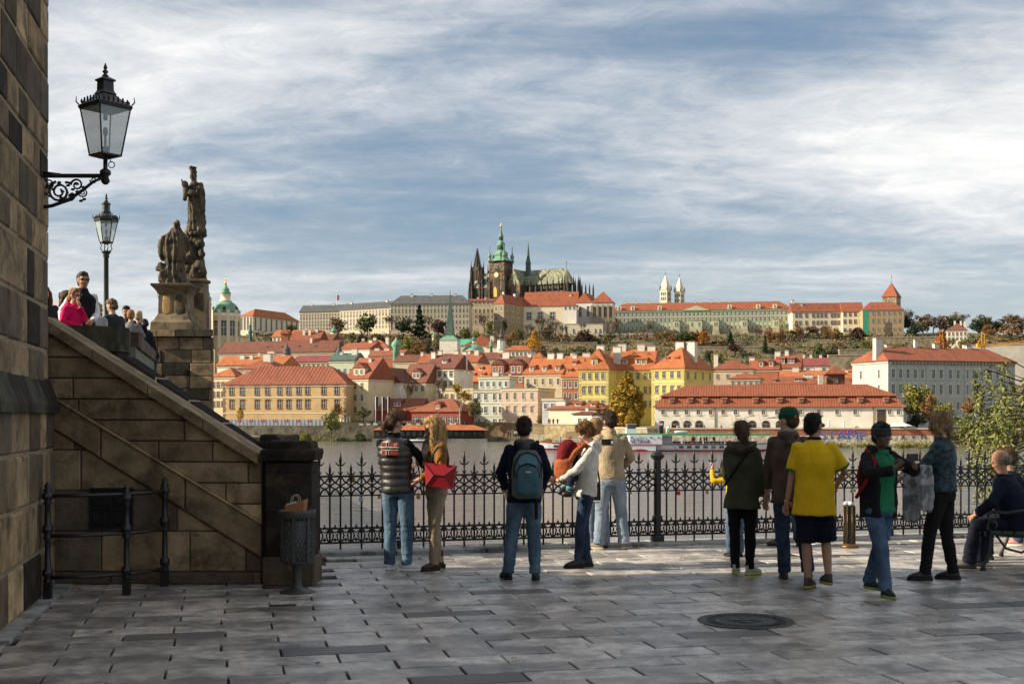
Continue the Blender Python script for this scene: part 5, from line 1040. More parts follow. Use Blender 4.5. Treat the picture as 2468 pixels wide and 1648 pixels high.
pav = thing('white_pavilion', 'long white garden pavilion with a colonnade below the green palace', 'pavilion', (ex(zx(6, 0), 838), 838, ez(zy(6, 782), 838)-2)); Lp = (zx(6, 440)-zx(6, 0))*838/FPX; h = (zy(6, 782)-zy(6, 703))*838/FPX+2
b = MB(); b.box(0, Lp*.6, 0, 6, 0, h); b.box(Lp*.6, Lp, 3.5, 6, 0, h); b.obj('wall', PLS['white'], pav); b = MB(); b.box(-.4, Lp+.4, -.5, 6.4, h+.002, h+.9); b.obj('roof', PLS['white'], pav)
for k in range(9): b = MB(); b.tube((Lp*(.62+.37*k/8), .5, 0), (Lp*(.62+.37*k/8), .5, h), .45, n=8); b.obj('column', PLS['white'], pav)
for k in range(6): put_window(pav, Lp*(.06+.09*k), 0, h*.5, 1.6, 3, m_wgrey)
# ---------------------------------------------------------------- cathedral
YC = 962; CA = R(30); cgz = 62
def cz(y): return ez(zy(4, y), YC)-cgz
m_goth = mat('gothic_stone', (.19, .13, .072), .95, .5, .35, .9, 1.4, space='pos', stain=(.03, .026, .023), stain_scale=.25, stain_pos=(.45, .6))
m_goth_dark = mat('gothic_stone_black', (.062, .05, .04), .95, .5, .4, .9, 1.4, space='pos', stain=(.10, .075, .045), stain_scale=.3, stain_pos=(.58, .7))
m_mosaic = mat('patterned_slates', (.28, .28, .15), .6, .5, .55, .3, 3, space='pos', stain=(.09, .095, .085), stain_scale=.8, stain_pos=(.48, .52))
m_gold = mat('gold_leaf', (.75, .48, .09), .3, .1, 3, metal=.9)
cat = thing('cathedral', 'dark gothic cathedral with green baroque tower helm and black spires above the castle', 'cathedral', (ex(zx(4, 457), YC), YC, cgz), -CA)
US = .0694/cos(CA)
def sx_of(zxx, dep): return (zxx-457-dep*sin(CA)/.0694)*US
TW = 13.3; TB = cz(510)
b = MB(); b.box(0, TW, 0, TW, 0, TB); tower = b.obj('clock_tower', m_goth, cat)
for c in ((0, 0), (TW, 0), (TW, TW), (0, TW)):
    b = MB()
    for q, (zz, r_) in enumerate(((TB*.35, 2.2), (TB*.55, 1.8), (TB*.74, 1.4))):
        b.box(c[0]-r_, c[0]+r_, c[1]-r_, c[1]+r_, 0 if q == 0 else (TB*.35, TB*.55)[q-1]+.01, zz)
        for dx in (-1, 1): b.lathe([(.5, 0), (.45, 1.5), (.02, 7)], 4, (c[0]+dx*r_*.8, c[1]-r_*.8, zz))
    b.obj('buttress', m_goth_dark, tower)
b = MB(); b.box(-.5, TW+.5, -.5, TW+.5, TB-.9, TB+.3); b.box(-.3, TW+.3, -.3, TW+.3, TB-8.6, TB-8); b.obj('gallery_cornice', m_goth_dark, tower)
for q in range(3):
    for face in (0, 1):
        xx = TW*(.28+.22*q); put_window(tower, xx if face == 0 else TW, 0 if face == 0 else xx, TB-4.6, 1.5, 2.6, m_goth, 'rect', 0 if face == 0 else R(90))
for face in (0, 1):
    b = MB(); b.prism([(-2.6, -14), (2.6, -14), (2.6, 4), (0, 8.5), (-2.6, 4)], -.25, -.02); o = b.obj('gothic_window', m_goth_dark, tower); o.location = (TW*.5, 0, TB-19) if face == 0 else (TW, TW*.5, TB-19); o.rotation_euler = (0, 0, 0 if face == 0 else R(90))
b = MB(); b.loft([(0, 0, 0, 2.1, 2.1), (0, 0, .25, 2.1, 2.1)], 20, True, False); o = b.obj('clock_face', m_gold, tower); o.location = (TW*.5, -.3, cz(662)); o.rotation_euler = (R(90), 0, 0)
b = MB(); b.loft([(0, 0, .26, 1.55, 1.55), (0, 0, .34, 1.55, 1.55)], 20, True, False); d = b.obj('clock_dial', m_wframe, tower); d.location = o.location; d.rotation_euler = o.rotation_euler
b = MB(); b.box(-2.0, 2.0, -.3, -.05, 0, 7); b.prism([(-2.4, 7), (2.4, 7), (0, 10)], -.5, -.05); o = b.obj('gilded_grille', m_gold, tower); o.location = (TW*.42, 0, cz(905)); o.scale = (.7, 1, .8)
helm = MB(); hc = (TW/2, TW/2, 0); hz_ = lambda y: cz(y)
prof = [(9.2, 508), (8.4, 500), (6.6, 480), (5.6, 462), (5.0, 450), (5.4, 440), (5.5, 425), (4.9, 405), (3.6, 390), (3.1, 384), (2.6, 380), (2.6, 335), (3.2, 330), (3.3, 322), (2.9, 300), (2.1, 285), (1.5, 272), (1.5, 232), (2.0, 228), (1.7, 215), (1.0, 185), (.45, 140), (.2, 118)]
helm.loft([(hc[0], hc[1], hz_(y), r_, r_, pi/8) for r_, y in prof], 8, True, False); helm.obj('helm', TLS['copper'], tower)
b = MB()
for yy, r_ in ((358, 2.65), (252, 1.55)):
    for k in range(8): a = 2*pi*k/8; b.cbox((hc[0]+r_*cos(a), hc[1]+r_*sin(a), hz_(yy)), (.3, r_*.5, 2.4 if r_ > 2 else 2.0), a)
b.obj('lantern_openings', m_goth_dark, tower)
b = MB(); b.ball((hc[0], hc[1], hz_(112)), .9, 8, 6); b.path([(hc[0], hc[1], hz_(112)), (hc[0], hc[1], hz_(78))], [.4, .15], 5); b.box(hc[0]-.7, hc[0]+.7, hc[1]-.15, hc[1]+.15, hz_(92), hz_(88)); b.obj('gilded_finial', m_gold, tower)
for c in ((.3, .3), (TW-.3, .3), (TW-.3, TW-.3), (.3, TW-.3)):
    b = MB(); b.lathe([(1.7, 0), (1.5, 1.2), (1.0, 2.2), (1.5, 3.4), (1.6, 4.2), (1.0, 5.4), (.4, 6.6), (.25, 10), (.4, 10.4), (.05, 12.5)], 8, (c[0], c[1], TB+.3), False); b.obj('corner_turret', TLS['copper'], tower)
def spire_mesh(w, zt, zb_, z0, rnd_=0):
    b = MB(); b.box(-w/2, w/2, -w/2, w/2, z0, zb_)
    b.loft([(0, 0, zb_, w*.48, w*.48, pi/8), (0, 0, zt-2.0, .3, .3, pi/8), (0, 0, zt, .05, .05, pi/8)], 8, True, False)
    n = 11
    for i in range(n):           # crockets up the spire
        zz = zb_+(zt-zb_)*i/n; r_ = w*.5*(1-i/n)+.1
        for k in range(8): a = 2*pi*k/8+pi/8; b.cbox((r_*cos(a), r_*sin(a), zz+.5), (.45, .45, .8), a)
    for zz, r_ in ((zb_, .54), (zb_-9, .6), (zb_-20, .66), (zb_-32, .72)):
        for sx in (-1, 1):
            for sy in (-1, 1): b.box(sx*w*r_-.7, sx*w*r_+.7, sy*w*r_-.7, sy*w*r_+.7, z0, zz-3); b.lathe([(.8, -3), (.7, -1), (.03, 6)], 4, (sx*w*r_, sy*w*r_, zz))
    for k in range(4):
        for q in (-.22, .22): b.box(-w*.5-.1 if k == 0 else q*w-.5, -w*.5+.2 if k == 0 else q*w+.5, q*w-.5 if k == 0 else -w*.5-.12, q*w+.5 if k == 0 else -w*.5+.1, zb_-26, zb_-3)
    return b
for nm, xx, dep, yt, w in (('near', 312, 22, 296, 6.6), ('far', 494, 50, 322, 6.2)):
    sx = sx_of(xx, dep); b = spire_mesh(w, cz(yt), cz(520), 0); o = b.obj('west_spire', m_goth_dark, cat, (sx, dep, 0))
for xx, yt, dep in ((246, 608, 14), (366, 535, 16)): b = spire_mesh(2.2, cz(yt), cz(yt+150), 0); b.obj('stair_turret', m_goth_dark, cat, (sx_of(xx, dep), dep, 0))
# nave, transept, choir
ND = 14; yn0 = 15
xw, xe = sx_of(312, 22), sx_of(1325, 22)
b = MB(); b.box(xw, xe, yn0, yn0+ND, 0, cz(772)); b.obj('nave_wall', m_goth_dark, cat)
b = MB(); zr_, ze_ = cz(600), cz(772); ym = yn0+ND/2
b.add([(xw, yn0-.6, ze_), (xe, yn0-.6, ze_), (xe, yn0+ND+.6, ze_), (xw, yn0+ND+.6, ze_), (xw, ym, zr_), (xe-1, ym, zr_), (xe+5.5, yn0+3, ze_), (xe+5.5, yn0+ND-3, ze_)], [(0, 1, 5, 4), (2, 3, 4, 5), (1, 6, 5), (6, 7, 5), (7, 2, 5), (3, 0, 4), (0, 3, 7, 6, 1)], False); b.obj('nave_roof', m_mosaic, cat)
tx = sx_of(690, 12); b = MB(); b.add([(TW+.5, 4, ze_), (TW+11.5, 4, ze_), (TW+6, 4, zr_), (TW+.5, ym, ze_), (TW+11.5, ym, ze_), (TW+6, ym, zr_)], [(0, 1, 2), (0, 2, 5, 3), (1, 4, 5, 2), (0, 3, 4, 1)], False); b.obj('transept_roof', m_mosaic, cat)
b = MB(); b.box(TW+.5, TW+11.5, 4, 15, 0, ze_-.05); b.obj('transept_wall', m_goth, cat)
for q in range(3):
    b = MB(); b.prism([(-1.2, 0), (1.2, 0), (1.2, 9), (0, 12), (-1.2, 9)], -.2, -.01); b.obj('gothic_window', m_wglass, cat, (TW+2.8+q*3.2, 4, ze_-16))
b = MB(); b.box(TW+11.6, xe+6, 8.5, 15, 0, cz(862)); b.obj('chapel_ring', m_goth, cat)
for k in range(8):
    x = TW+13+k*(xe-TW-9)/7
    b = MB(); b.box(x-.6, x+.6, 8.2, 10, 0, cz(800)); b.lathe([(.75, 0), (.6, 2.5), (.03, 7.5)], 4, (x, 9.1, cz(800))); b.path([(x, 9.6, cz(830)), (x, 12, cz(795)), (x, yn0, cz(780))], .5, 4); b.path([(x, 9.6, cz(880)), (x, 12, cz(845)), (x, yn0, cz(830))], .5, 4); b.obj('flying_buttress', m_goth_dark, cat)
    if k < 7: b = MB(); b.prism([(-1.7, 0), (1.7, 0), (1.7, 4), (0, 6), (-1.7, 4)], -.2, -.01); b.obj('clerestory_window', mat('leaded_glass', (.12, .10, .07), .5, .4, 2), cat, (x+(xe-TW-9)/14, yn0, cz(845)))
for k in range(7):
    a = -pi/2+pi*k/6; b = MB(); x, y = xe+8*cos(a)+1, ym+11*sin(a); b.box(x-.6, x+.6, y-.6, y+.6, 0, cz(790)); b.lathe([(.75, 0), (.6, 2), (.03, 8)], 4, (x, y, cz(790))); b.obj('apse_pinnacle', m_goth_dark, cat)
for k in range(5): b = MB(); x, y = xe+12+k*1.6, ym-6+k*3.2; b.lathe([(.8, 0), (.7, cz(830)), (.03, cz(770))], 4, (x, y, 0)); b.obj('apse_pinnacle', m_goth_dark, cat)
b = MB(); b.lathe([(3.0, cz(650)), (2.6, cz(610)), (2.2, cz(608)), (2.0, cz(520)), (2.5, cz(518)), (2.0, cz(505)), (1.4, cz(470)), (.5, cz(340)), (.1, cz(268))], 8, (sx_of(893, ym), ym, 0), False); b.obj('crossing_spire', TLS['darkcopper'], cat)
b = MB()
for k in range(60): x = xw+8+(xe-xw-9)*k/59; b.box(x-.08, x+.08, ym-.06, ym+.06, zr_-.1, zr_+.9)
b.obj('ridge_cresting', m_goth_dark, cat)
b = MB(); b.box(xe-1.1, xe-.9, ym-.1, ym+.1, zr_, zr_+6); b.box(xe-1.9, xe-.1, ym-.1, ym+.1, zr_+4.2, zr_+4.5); b.obj('ridge_cross', m_goth_dark, cat)
# ---------------------------------------------------------------- domed churches, turrets
def lathe_tower(name, label, catg, zn, xc, Y, parts, n=12, z0=None, ph=0):
    """parts: (part name, material, [(radius in zoom px, y in zoom px)...])"""
    X = ex(zx(zn, xc), Y); gz = ground_z(X, Y)-1 if z0 is None else z0; t = thing(name, label, catg, (X, Y, gz)); k = ZN[zn][2]*Y/FPX
    for nm, mt_, pr in parts:
        b = MB(); b.loft([(0, 0, (0 if y is None else ez(zy(zn, y), Y)-gz), r_*k, r_*k, ph) for r_, y in pr], n, True, n > 8); b.obj(nm, mt_, t, fix=False)
    t['k'] = k; t['gz'] = gz; return t
cop, slt = TLS['copper'], TLS['slate']
nic = lathe_tower('domed_church', 'great baroque church with pale drum and green copper dome', 'church', 3, 222, 640, [
    ('drum', PLS['ivory'], [(112, None), (112, 470), (116, 468), (116, 440), (122, 436), (122, 408), (116, 404)]),
    ('dome', cop, [(116, 406), (113, 380), (100, 345), (75, 318), (50, 305)]),
    ('lantern', PLS['ivory'], [(48, 306), (52, 300), (50, 292), (40, 290), (40, 248), (46, 244), (44, 238)]),
    ('cupola', cop, [(46, 240), (42, 225), (30, 214), (34, 208), (30, 196), (16, 182), (9, 160)]),
    ('gilded_finial', m_gold, [(9, 160), (8, 150), (10, 142), (3, 132), (6, 124), (1, 92)])], 24)
for k in range(10):
    a = 2*pi*k/10-pi/2+.1; r_ = 116*nic['k']; z_ = ez(zy(3, 540), 640)-nic['gz']
    o = put_window(nic, r_*cos(a)*.97, r_*sin(a)*.97, z_, 3.0, 7, m_wcream, 'arch', a+pi/2)
    b = MB(); b.cbox((0, 0, 0), (1.6, 1.2, 20)); p = b.obj('pilaster', m_wcream, nic, (r_*.975*cos(a+.31), r_*.975*sin(a+.31), z_)); p.rotation_euler = (0, 0, a+.31+pi/2)
for k in range(6): a = 2*pi*k/6-.4; b = MB(); b.ball((0, 0, 0), (1.0, .8, 1.5), 8, 5); b.obj('oculus', m_goth_dark, nic, (104*nic['k']*cos(a), 104*nic['k']*sin(a), ez(zy(3, 372), 640)-nic['gz']))
lathe_tower('bell_tower', 'pink stone bell tower with green copper helm half hidden behind the statue column', 'tower', 3, 62, 632, [
    ('shaft', PLS['pink'], [(40, None), (40, 330), (46, 325), (40, 320), (38, 285)]), ('helm', cop, [(44, 286), (40, 270), (26, 250), (30, 238), (18, 215), (12, 180), (8, 150), (3, 110)]), ('gilded_finial', m_gold, [(4, 112), (5, 100), (1, 70)])], 8, ph=.4)
lathe_tower('needle_spire_church', 'white church tower with very tall dark needle spire', 'church', 3, 2108, 560, [
    ('tower', PLS['white'], [(106, None), (106, 636), (110, 634), (110, 628)]), ('roof', cop, [(112, 630), (90, 612), (62, 598), (50, 590)]), ('spire', TLS['darkcopper'], [(52, 592), (44, 560), (6, 262)]), ('finial', m_wbrown, [(6, 264), (9, 250), (4, 240), (2, 205)])], 4, ph=R(36))
t = lathe_tower('small_dome_church', 'small church with round green copper dome and lantern in the old town', 'church', 5, 553, 560, [('drum', PLS['ivory'], [(100, None), (100, 262), (108, 258), (108, 250)]), ('dome', cop, [(100, 251), (92, 235), (70, 214), (40, 200), (26, 197)]), ('lantern', PLS['ivory'], [(24, 198), (24, 160)]), ('cupola', cop, [(28, 161), (24, 140), (10, 125), (12, 115), (4, 100), (1, 85)])], 18)
t = lathe_tower('onion_turret', 'slim white church tower with black onion cupola', 'tower', 5, 815, 540, [('tower', PLS['white'], [(40, None), (40, 162), (44, 158)]), ('cupola', slt, [(40, 160), (36, 150), (18, 140), (28, 128), (28, 118), (12, 100), (12, 80), (14, 70), (5, 58), (1, 40)])], 8, ph=.4)
t = lathe_tower('green_onion_turret', 'little green copper onion turret left of the black onion tower', 'tower', 5, 719, 545, [('shaft', TLS['darkcopper'], [(14, None), (14, 215)]), ('cupola', cop, [(20, 216), (22, 205), (16, 196), (20, 188), (10, 172), (12, 165), (2, 140)])], 8)
t = lathe_tower('copper_bulb_turret', 'green copper bulb turret above the red roofs beside autumn trees', 'tower', 3, 1655, 480, [('shaft', cop, [(28, None), (28, 720), (32, 715)]), ('bulb', cop, [(30, 716), (24, 700), (40, 675), (40, 655), (22, 632), (10, 620), (3, 600)])], 10)
t = lathe_tower('black_onion_turret', 'round cream turret with black onion dome left of the crimson roof', 'tower', 3, 737, 452, [('shaft', PLS['cream'], [(35, None), (35, 756), (40, 752)]), ('onion', slt, [(36, 752), (34, 738), (28, 728), (33, 710), (28, 695), (10, 678), (5, 660), (1, 630)])], 10)
t = lathe_tower('grey_onion_turret', 'dark grey onion turret among the chimneys in mid town', 'tower', 3, 1177, 490, [('shaft', PLS['beige'], [(22, None), (22, 760)]), ('onion', slt, [(34, 758), (34, 740), (22, 710), (16, 695), (10, 680), (2, 635)])], 10)
t = lathe_tower('lantern_turret', 'thin black copper lantern turret over the long dark red roof', 'tower', 3, 430, 545, [('shaft', TLS['darkcopper'], [(22, None), (22, 630), (16, 620), (16, 560)]), ('cap', TLS['darkcopper'], [(22, 562), (14, 540), (8, 525), (12, 510), (4, 495), (1, 470)])], 8)
t = lathe_tower('round_pavilion', 'round cream garden pavilion with pointed copper roof on the slope', 'pavilion', 3, 1132, 700, [('wall', PLS['ivory'], [(28, None), (28, 560)]), ('roof', cop, [(34, 562), (22, 540), (6, 520), (1, 500)])], 12)
t = lathe_tower('brick_turret', 'square brick red turret with flat cap in front of the orange roofs', 'tower', 3, 724, 610, [('shaft', PLS['terracotta'], [(42, None), (42, 575), (50, 572)]), ('roof', TLS['rust'], [(56, 573), (30, 545), (6, 532)])], 4, ph=R(40))
t = lathe_tower('small_copper_pavilion', 'tiny copper roofed garden kiosk beside the needle spire', 'pavilion', 3, 1970, 760, [('wall', PLS['beige'], [(14, None), (14, 595)]), ('roof', cop, [(20, 596), (8, 580), (1, 560)])], 8)
H('green_sheet_house', 'roof wrapped in bright green sheeting right of the needle spire', 'house', 5, 395, 505, 205, 146, 620, 2, 12, 'gable', 'beige', mat('green_sheeting', (.06, .33, .20), .7, .2, .6, .4), [], 0, cornice=False)
# ================================================================ river bank, quays, boats
def quay(name, label, px0, px1, yt, Y0, Y1, mt_, mcope=None):
    p0, p1 = V((ex(px0, Y0), Y0, 0)), V((ex(px1, Y1), Y1, 0)); d = p1-p0; a = atan2(d.y, d.x); h = ez(yt, (Y0+Y1)/2)
    t = thing(name, label, 'quay wall', p0, a); b = MB(); b.box(0, d.length, 0, 3, -9, h); b.obj('wall', mt_, t)
    if mcope: b = MB(); b.box(0, d.length, -.15, 3, h, h+.3); b.obj('coping', mcope, t)
    t['dims'] = (d.length, h, 0); return t
m_brick = mat('quay_brick', (.30, .105, .065), .9, .3, .8, .3, 6, space='pos', stain=(.20, .09, .06), stain_scale=.3)
m_white_rubble = mat('pale_rubble', (.50, .45, .35), .95, .5, 1.3, 1.0, 1.7, space='pos', stain=(.26, .22, .16), stain_scale=1.2, bdist=.2)
m_dirtbank = mat('bank_rubble', (.20, .17, .12), .95, .45, .5, 1.0, 1.4, space='pos', stain=(.09, .085, .045), stain_scale=.35, bdist=.2)
quay('rubble_bank', 'low rubble embankment under the white hoarding', 480, 1010, 1026, 368, 366, m_dirtbank)
quay('restaurant_quay', 'concrete quay wall under the terrace tables', 985, 1110, 1027, 366, 364, mat('quay_concrete', (.26, .24, .20), .9, .25, .5, .3, space='pos'))
qs = quay('stone_quay', 'golden sandstone quay wall under the small white houses', 1312, 1392, 1024, 322, 318, mat('golden_ashlar', (.42, .33, .18), .9, .35, 1.2, .6, 3, space='pos', stain=(.25, .19, .10), stain_scale=.7), PLS['beige'])
quay('stone_quay_end', 'rough sandstone quay continuing under the white gabled house', 1393, 1560, 1032, 318, 292, rubble, PLS['beige'])
rr = quay('rubble_quay', 'white rubble river wall below the brick parapet', 1560, 2250, 1050, 291, 284, m_white_rubble)
bp_ = quay('brick_parapet', 'long red brick parapet along the quay terrace of the white hall', 1600, 2250, 1034, 293.5, 286.5, m_brick, PLS['beige'])
quay('right_bank', 'overgrown low bank right of the brick parapet', 2250, 2700, 1062, 284, 292, m_dirtbank)
quay('pink_house_quay', 'mossy stone landing under the pink house', 1105, 1262, 1052, 361.5, 360, m_dirtbank); quay('landing_return', 'short rubble river wall between the pink house and the golden quay', 1262, 1312, 1045, 360, 322, m_dirtbank)
wall_thing('site_hoarding', 'long white construction hoarding on the bank below the tan house', 'hoarding', 3, 205, 1040, 1290, 374, mat('hoarding_white', (.60, .62, .66), .7, .1, .6), 0, .15, yb=1342, cope=False)
hd = bpy.data.objects['site_hoarding']; Ln, h, _ = hd['dims']
m_redsq = mat('red_mark', (.5, .03, .03), .6)
for k in range(8): b = MB(); x = Ln*(.04+.118*k); b.box(x-.55, x+.55, -.02, -.002, h-.9, h-.1); p = b.obj('sign_patch', m_redsq, hd); b = MB(); b.box(x-.2, x+.2, -.03, -.021, h-.75, h-.25); b.obj('sign_mark', m_wframe, p)
for k in range(26): b = MB(); x = Ln*k/26; b.box(x-.05, x+.05, -.05, -.004, 0, h); b.obj('panel_post', m_wgrey, hd)
# graffiti on the rubble wall
m_gr = [mat('graffiti_blue', (.03, .12, .38), .7), mat('graffiti_violet', (.32, .08, .33), .7), mat('graffiti_black', (.03, .03, .035), .7)]
Ln, h, _ = rr['dims']
def on_wall(par, txt, size, px, py, m_, name='graffiti'):
    x = (ex(px, 287)-par.location.x); me = text_mesh(txt, size, m_, .02, name, .95); o = link(name, me, par, (x, -.06, ez(py, 287)-par.location.z)); o.rotation_euler = (R(90), 0, 0); return o
on_wall(rr, 'STAMP', 2.7, 2033, 1050.5, m_gr[0]).scale = (1.35, .85, 1)
on_wall(bp_, 'AM', 2.2, 2048, 1041, m_gr[1]).scale = (1.3, .7, 1)
for k, px in enumerate((2142, 2172, 2196, 2220)): on_wall(rr, 'LXVN'[k], 1.7, px, 1052, m_gr[2])
# timber fence, umbrellas and marquee before the hall
wall_thing('timber_screen', 'grey brown timber screen before the right half of the white hall', 'fence', 7, 330, 630, 1297, 294, mat('weathered_timber', (.13, .10, .075), .9, .3, 2, .3, stretch=(6, 1, .3)), 1.5, .12, yb=1342, cope=False)
def parasol(px, py, Y, open_, label):
    z = ground_z(ex(px, Y), Y); zt = ez(py, Y); t = thing('parasol', label, 'parasol', (ex(px, Y), Y, min(z, zt-2.6)), 0, 'white parasols by the hall'); h = zt-t.location.z
    b = MB(); b.tube((0, 0, 0), (0, 0, h), .05, n=6); b.obj('pole', m_wgrey, t); b = MB()
    if open_: b.loft([(0, 0, h-.75, 2.0, 2.0, pi/4), (0, 0, h-.6, 1.9, 1.9, pi/4), (0, 0, h, .05, .05, pi/4)], 8, True, False)
    else: b.loft([(0, 0, h-2.2, .12, .12), (0, 0, h-1.8, .28, .28), (0, 0, h-.6, .2, .2), (0, 0, h, .04, .04)], 8)
    b.obj('canopy', mat('canvas_white', (.74, .71, .64), .8, .06, 2), t)
for k, (x, y) in enumerate(((815, 1292), (882, 1294), (950, 1292))): parasol(zx(7, x), zy(7, y), 290-k, True, ('open white parasol farthest left of the hall end', 'middle open white parasol by the hall end', 'open white parasol nearest the hall corner')[k])
for k, (x, y) in enumerate(((330, 1250), (458, 1255), (952, 1270))): parasol(zx(7, x), zy(7, y), 291, False, ('closed white parasol at the left of the timber screen', 'closed white parasol in front of the timber screen', 'closed white parasol beside the open ones')[k])
for k, px in enumerate(range(822, 850, 7)): parasol(px, 1003, 377, False, 'closed grey parasol standing in the bunch beside the hoarding')
# floating restaurant
fr_ = thing('floating_restaurant', 'dark timber floating restaurant with long low red roof moored at the quay', 'floating restaurant', (ex(903, 356), 356, WATER), R(-1.5)); Lf = (1166-903)*356/FPX
fz = lambda py: ez(py, 356)-WATER
b = MB(); b.box(-.5, Lf+1, -1, 9, -.6, fz(1057)); b.obj('pontoon', mat('pontoon_grey', (.20, .19, .17), .8, .3, .6, space='pos'), fr_)
m_dk = mat('dark_boards', (.03, .022, .018), .7, .3, 2, space='pos'); b = MB(); b.box(0, Lf, .6, 8, fz(1057), fz(1034)); b.obj('wall', m_dk, fr_)
b = MB(); b.add([(-.8, -.8, fz(1036)), (Lf+1.2, -.8, fz(1036)), (Lf+1.2, 8.8, fz(1036)), (-.8, 8.8, fz(1036)), (3, 4, fz(1024)), (Lf-3, 4, fz(1024))], [(0, 1, 5, 4), (1, 2, 5), (2, 3, 4, 5), (3, 0, 4), (3, 2, 1, 0)], False); b.obj('roof', TLS['orange'], fr_)
for k in range(19): x = Lf*k/18; b = MB(); b.box(x-.08, x+.08, -.1, .05, fz(1057), fz(1036)); b.obj('post', m_dk, fr_)
for k in range(18):
    x0, x1 = Lf*k/18+.1, Lf*(k+1)/18-.1; b = MB(); z0_, z1_ = fz(1056), fz(1051)
    b.path([(x0, -.05, z0_), (x1, -.05, z1_)], .05, 4); b.path([(x0, -.05, z1_), (x1, -.05, z0_)], .05, 4); b.tube((x0, -.05, z1_), (x1, -.05, z1_), .06, n=4); b.obj('railing', m_dk, fr_)
    b = MB(); b.box(x0+.25, x1-.25, .54, .598, fz(1050), fz(1039)); b.obj('pane', m_wglass, fr_)
# motorboat
mo = thing('motorboat', 'small white motorboat with dark stripe moored before the floating restaurant', 'motorboat', (ex(1007, 345), 345, WATER), R(2)); mm = mat('gelcoat_white', (.75, .76, .78), .3, .05, 2)
b = MB(); b.loft([(0, 0, -.2, 2.6, .7, 0, .8), (0, 0, .35, 3.0, 1.0, 0, .8)], 16); b.obj('hull', mat('boat_navy', (.03, .03, .045), .3), mo); b = MB(); b.loft([(0, 0, .352, 3.02, 1.02, 0, .8), (0, 0, .7, 3.25, 1.1, 0, .8), (0, 0, .78, 2.6, .9, 0, .8)], 16); b.obj('deck', mm, mo)
b = MB(); b.loft([(.3, 0, .78, 1.1, .7), (.5, 0, 1.25, .6, .5), (.5, 0, 1.3, .3, .3)], 10); b.obj('windscreen', m_wglass, mo)
# ---------------------------------------------------------------- steamer
YV = 257; K = YV/FPX
m_bw = mat('ship_white', (.68, .70, .72), .5, .06, .8, space='pos'); m_red = mat('ship_red', (.36, .03, .035), .5, .1, 1); m_bgreen = mat('ship_green', (.06, .30, .12), .5, .15, .6); m_bgrey = mat('ship_grey', (.30, .32, .34), .6, .1, 1)
sh = thing('paddle_steamer', 'white paddle steamer with green roof and black funnel moored along the quay', 'ship', (ex(1680, YV), YV, WATER), 0)
SX = lambda px: (px-1680)*K; SZ = lambda py: ez(py, YV)-WATER
def hull(px_a, px_b, zlo, zhi, m_, nm, beam=3.0, w0=.9, par=None):
    b = MB(); xa, xb = SX(px_a), SX(px_b); st_ = 18; vs = []
    for i in range(st_+1):
        t = i/st_; x = xa+(xb-xa)*t; w = beam*(1-abs(2*t-1)**4.5)+.05
        for y, z in ((-w*w0, zlo), (-w, zhi), (w, zhi), (w*w0, zlo)): vs.append((x+((z-zlo)*.5*(2*t-1)*abs(2*t-1)), y, z+.5*max(0, 2*t-1)**3+.2*max(0, 1-2*t)**3))
    fs = [(i*4+k, (i+1)*4+k, (i+1)*4+(k+1) % 4, i*4+(k+1) % 4) for i in range(st_) for k in range(4)]+[(0, 1, 2, 3), tuple(st_*4+k for k in (3, 2, 1, 0))]
    b.add(vs, fs, False); return b.obj(nm, m_, par or sh, fix=True)
hull(1452, 1905, -.3, .28, m_red, 'waterline', 3.0)
hull(1450, 1908, .29, 1.3, m_bw, 'hull', 3.15); hull(1449, 1909, 1.305, 1.45, m_red, 'rubbing_strake', 3.2)
for k in range(9): b = MB(); x = SX(1637+k*19.2); b.box(x-.45, x+.45, -3.22, -3.12, SZ(1079), SZ(1073)); b.obj('cabin_window', m_wglass, sh)
b = MB(); b.box(SX(1513), SX(1590), -4.2, 4.2, SZ(1071), SZ(1047)); box_ = b.obj('paddle_box', m_bw, sh); b = MB(); b.add([(SX(1478), -2.4, SZ(1071)), (SX(1513), -4.2, SZ(1071)), (SX(1513), 4.2, SZ(1071)), (SX(1478), 2.4, SZ(1071)), (SX(1478), -2.4, SZ(1048)), (SX(1513), -4.2, SZ(1048)), (SX(1513), 4.2, SZ(1048)), (SX(1478), 2.4, SZ(1048))], [(0, 1, 5, 4), (3, 0, 4, 7), (4, 5, 6, 7)], False); b.obj('fore_cabin', m_bw, sh)
b = MB(); b.box(SX(1503), SX(1575), -4.22, -4.1, SZ(1085), SZ(1071)-.01); b.obj('sponson', m_bw, sh)
b = MB(); b.prism([(SX(1515), SZ(1087))]+[(SX(1536)-SX(1536)+SX(1538)+1.9*cos(pi-q*pi/8), SZ(1087)+.55*sin(q*pi/8)) for q in range(9)], -4.26, -4.225); b.obj('paddle_opening', m_red, sh)
b = MB(); b.box(SX(1503), SX(1592), -4.3, -4.21, SZ(1071.5), SZ(1069.5)); b.obj('strake_band', m_red, sh)
for px in (1507, 1518, 1564, 1581): b = MB(); b.loft([(0, 0, 0, .16, .16), (0, 0, .1, .16, .16)], 10); o = b.obj('porthole', m_wglass, sh, (SX(px), -4.2 if px > 1512 else -3.9, SZ(1053.5))); o.rotation_euler = (R(90), 0, 0)
m_navy = mat('lettering_violet', (.07, .03, .12), .6)
o = link('name_lettering', text_mesh('VLTAVA', 1.05, m_navy, .02, 'name_lettering', 1.05), sh, (SX(1538.5), -4.23, SZ(1063.5))); o.rotation_euler = (R(90), 0, 0)
b = MB(); b.path([(SX(1521)+3.0*t, -4.22, SZ(1057.5)+.42*sin(pi*t)) for t in [i/10 for i in range(11)]], .05, 4); b.obj('arched_lettering', m_bgrey, sh)
b = MB(); b.path([(SX(1538.5)+.22*cos(q*pi/6), -4.22, SZ(1056.5)+.22*sin(q*pi/6)) for q in range(13)], .035, 4); b.obj('helm_emblem', m_bgrey, sh)
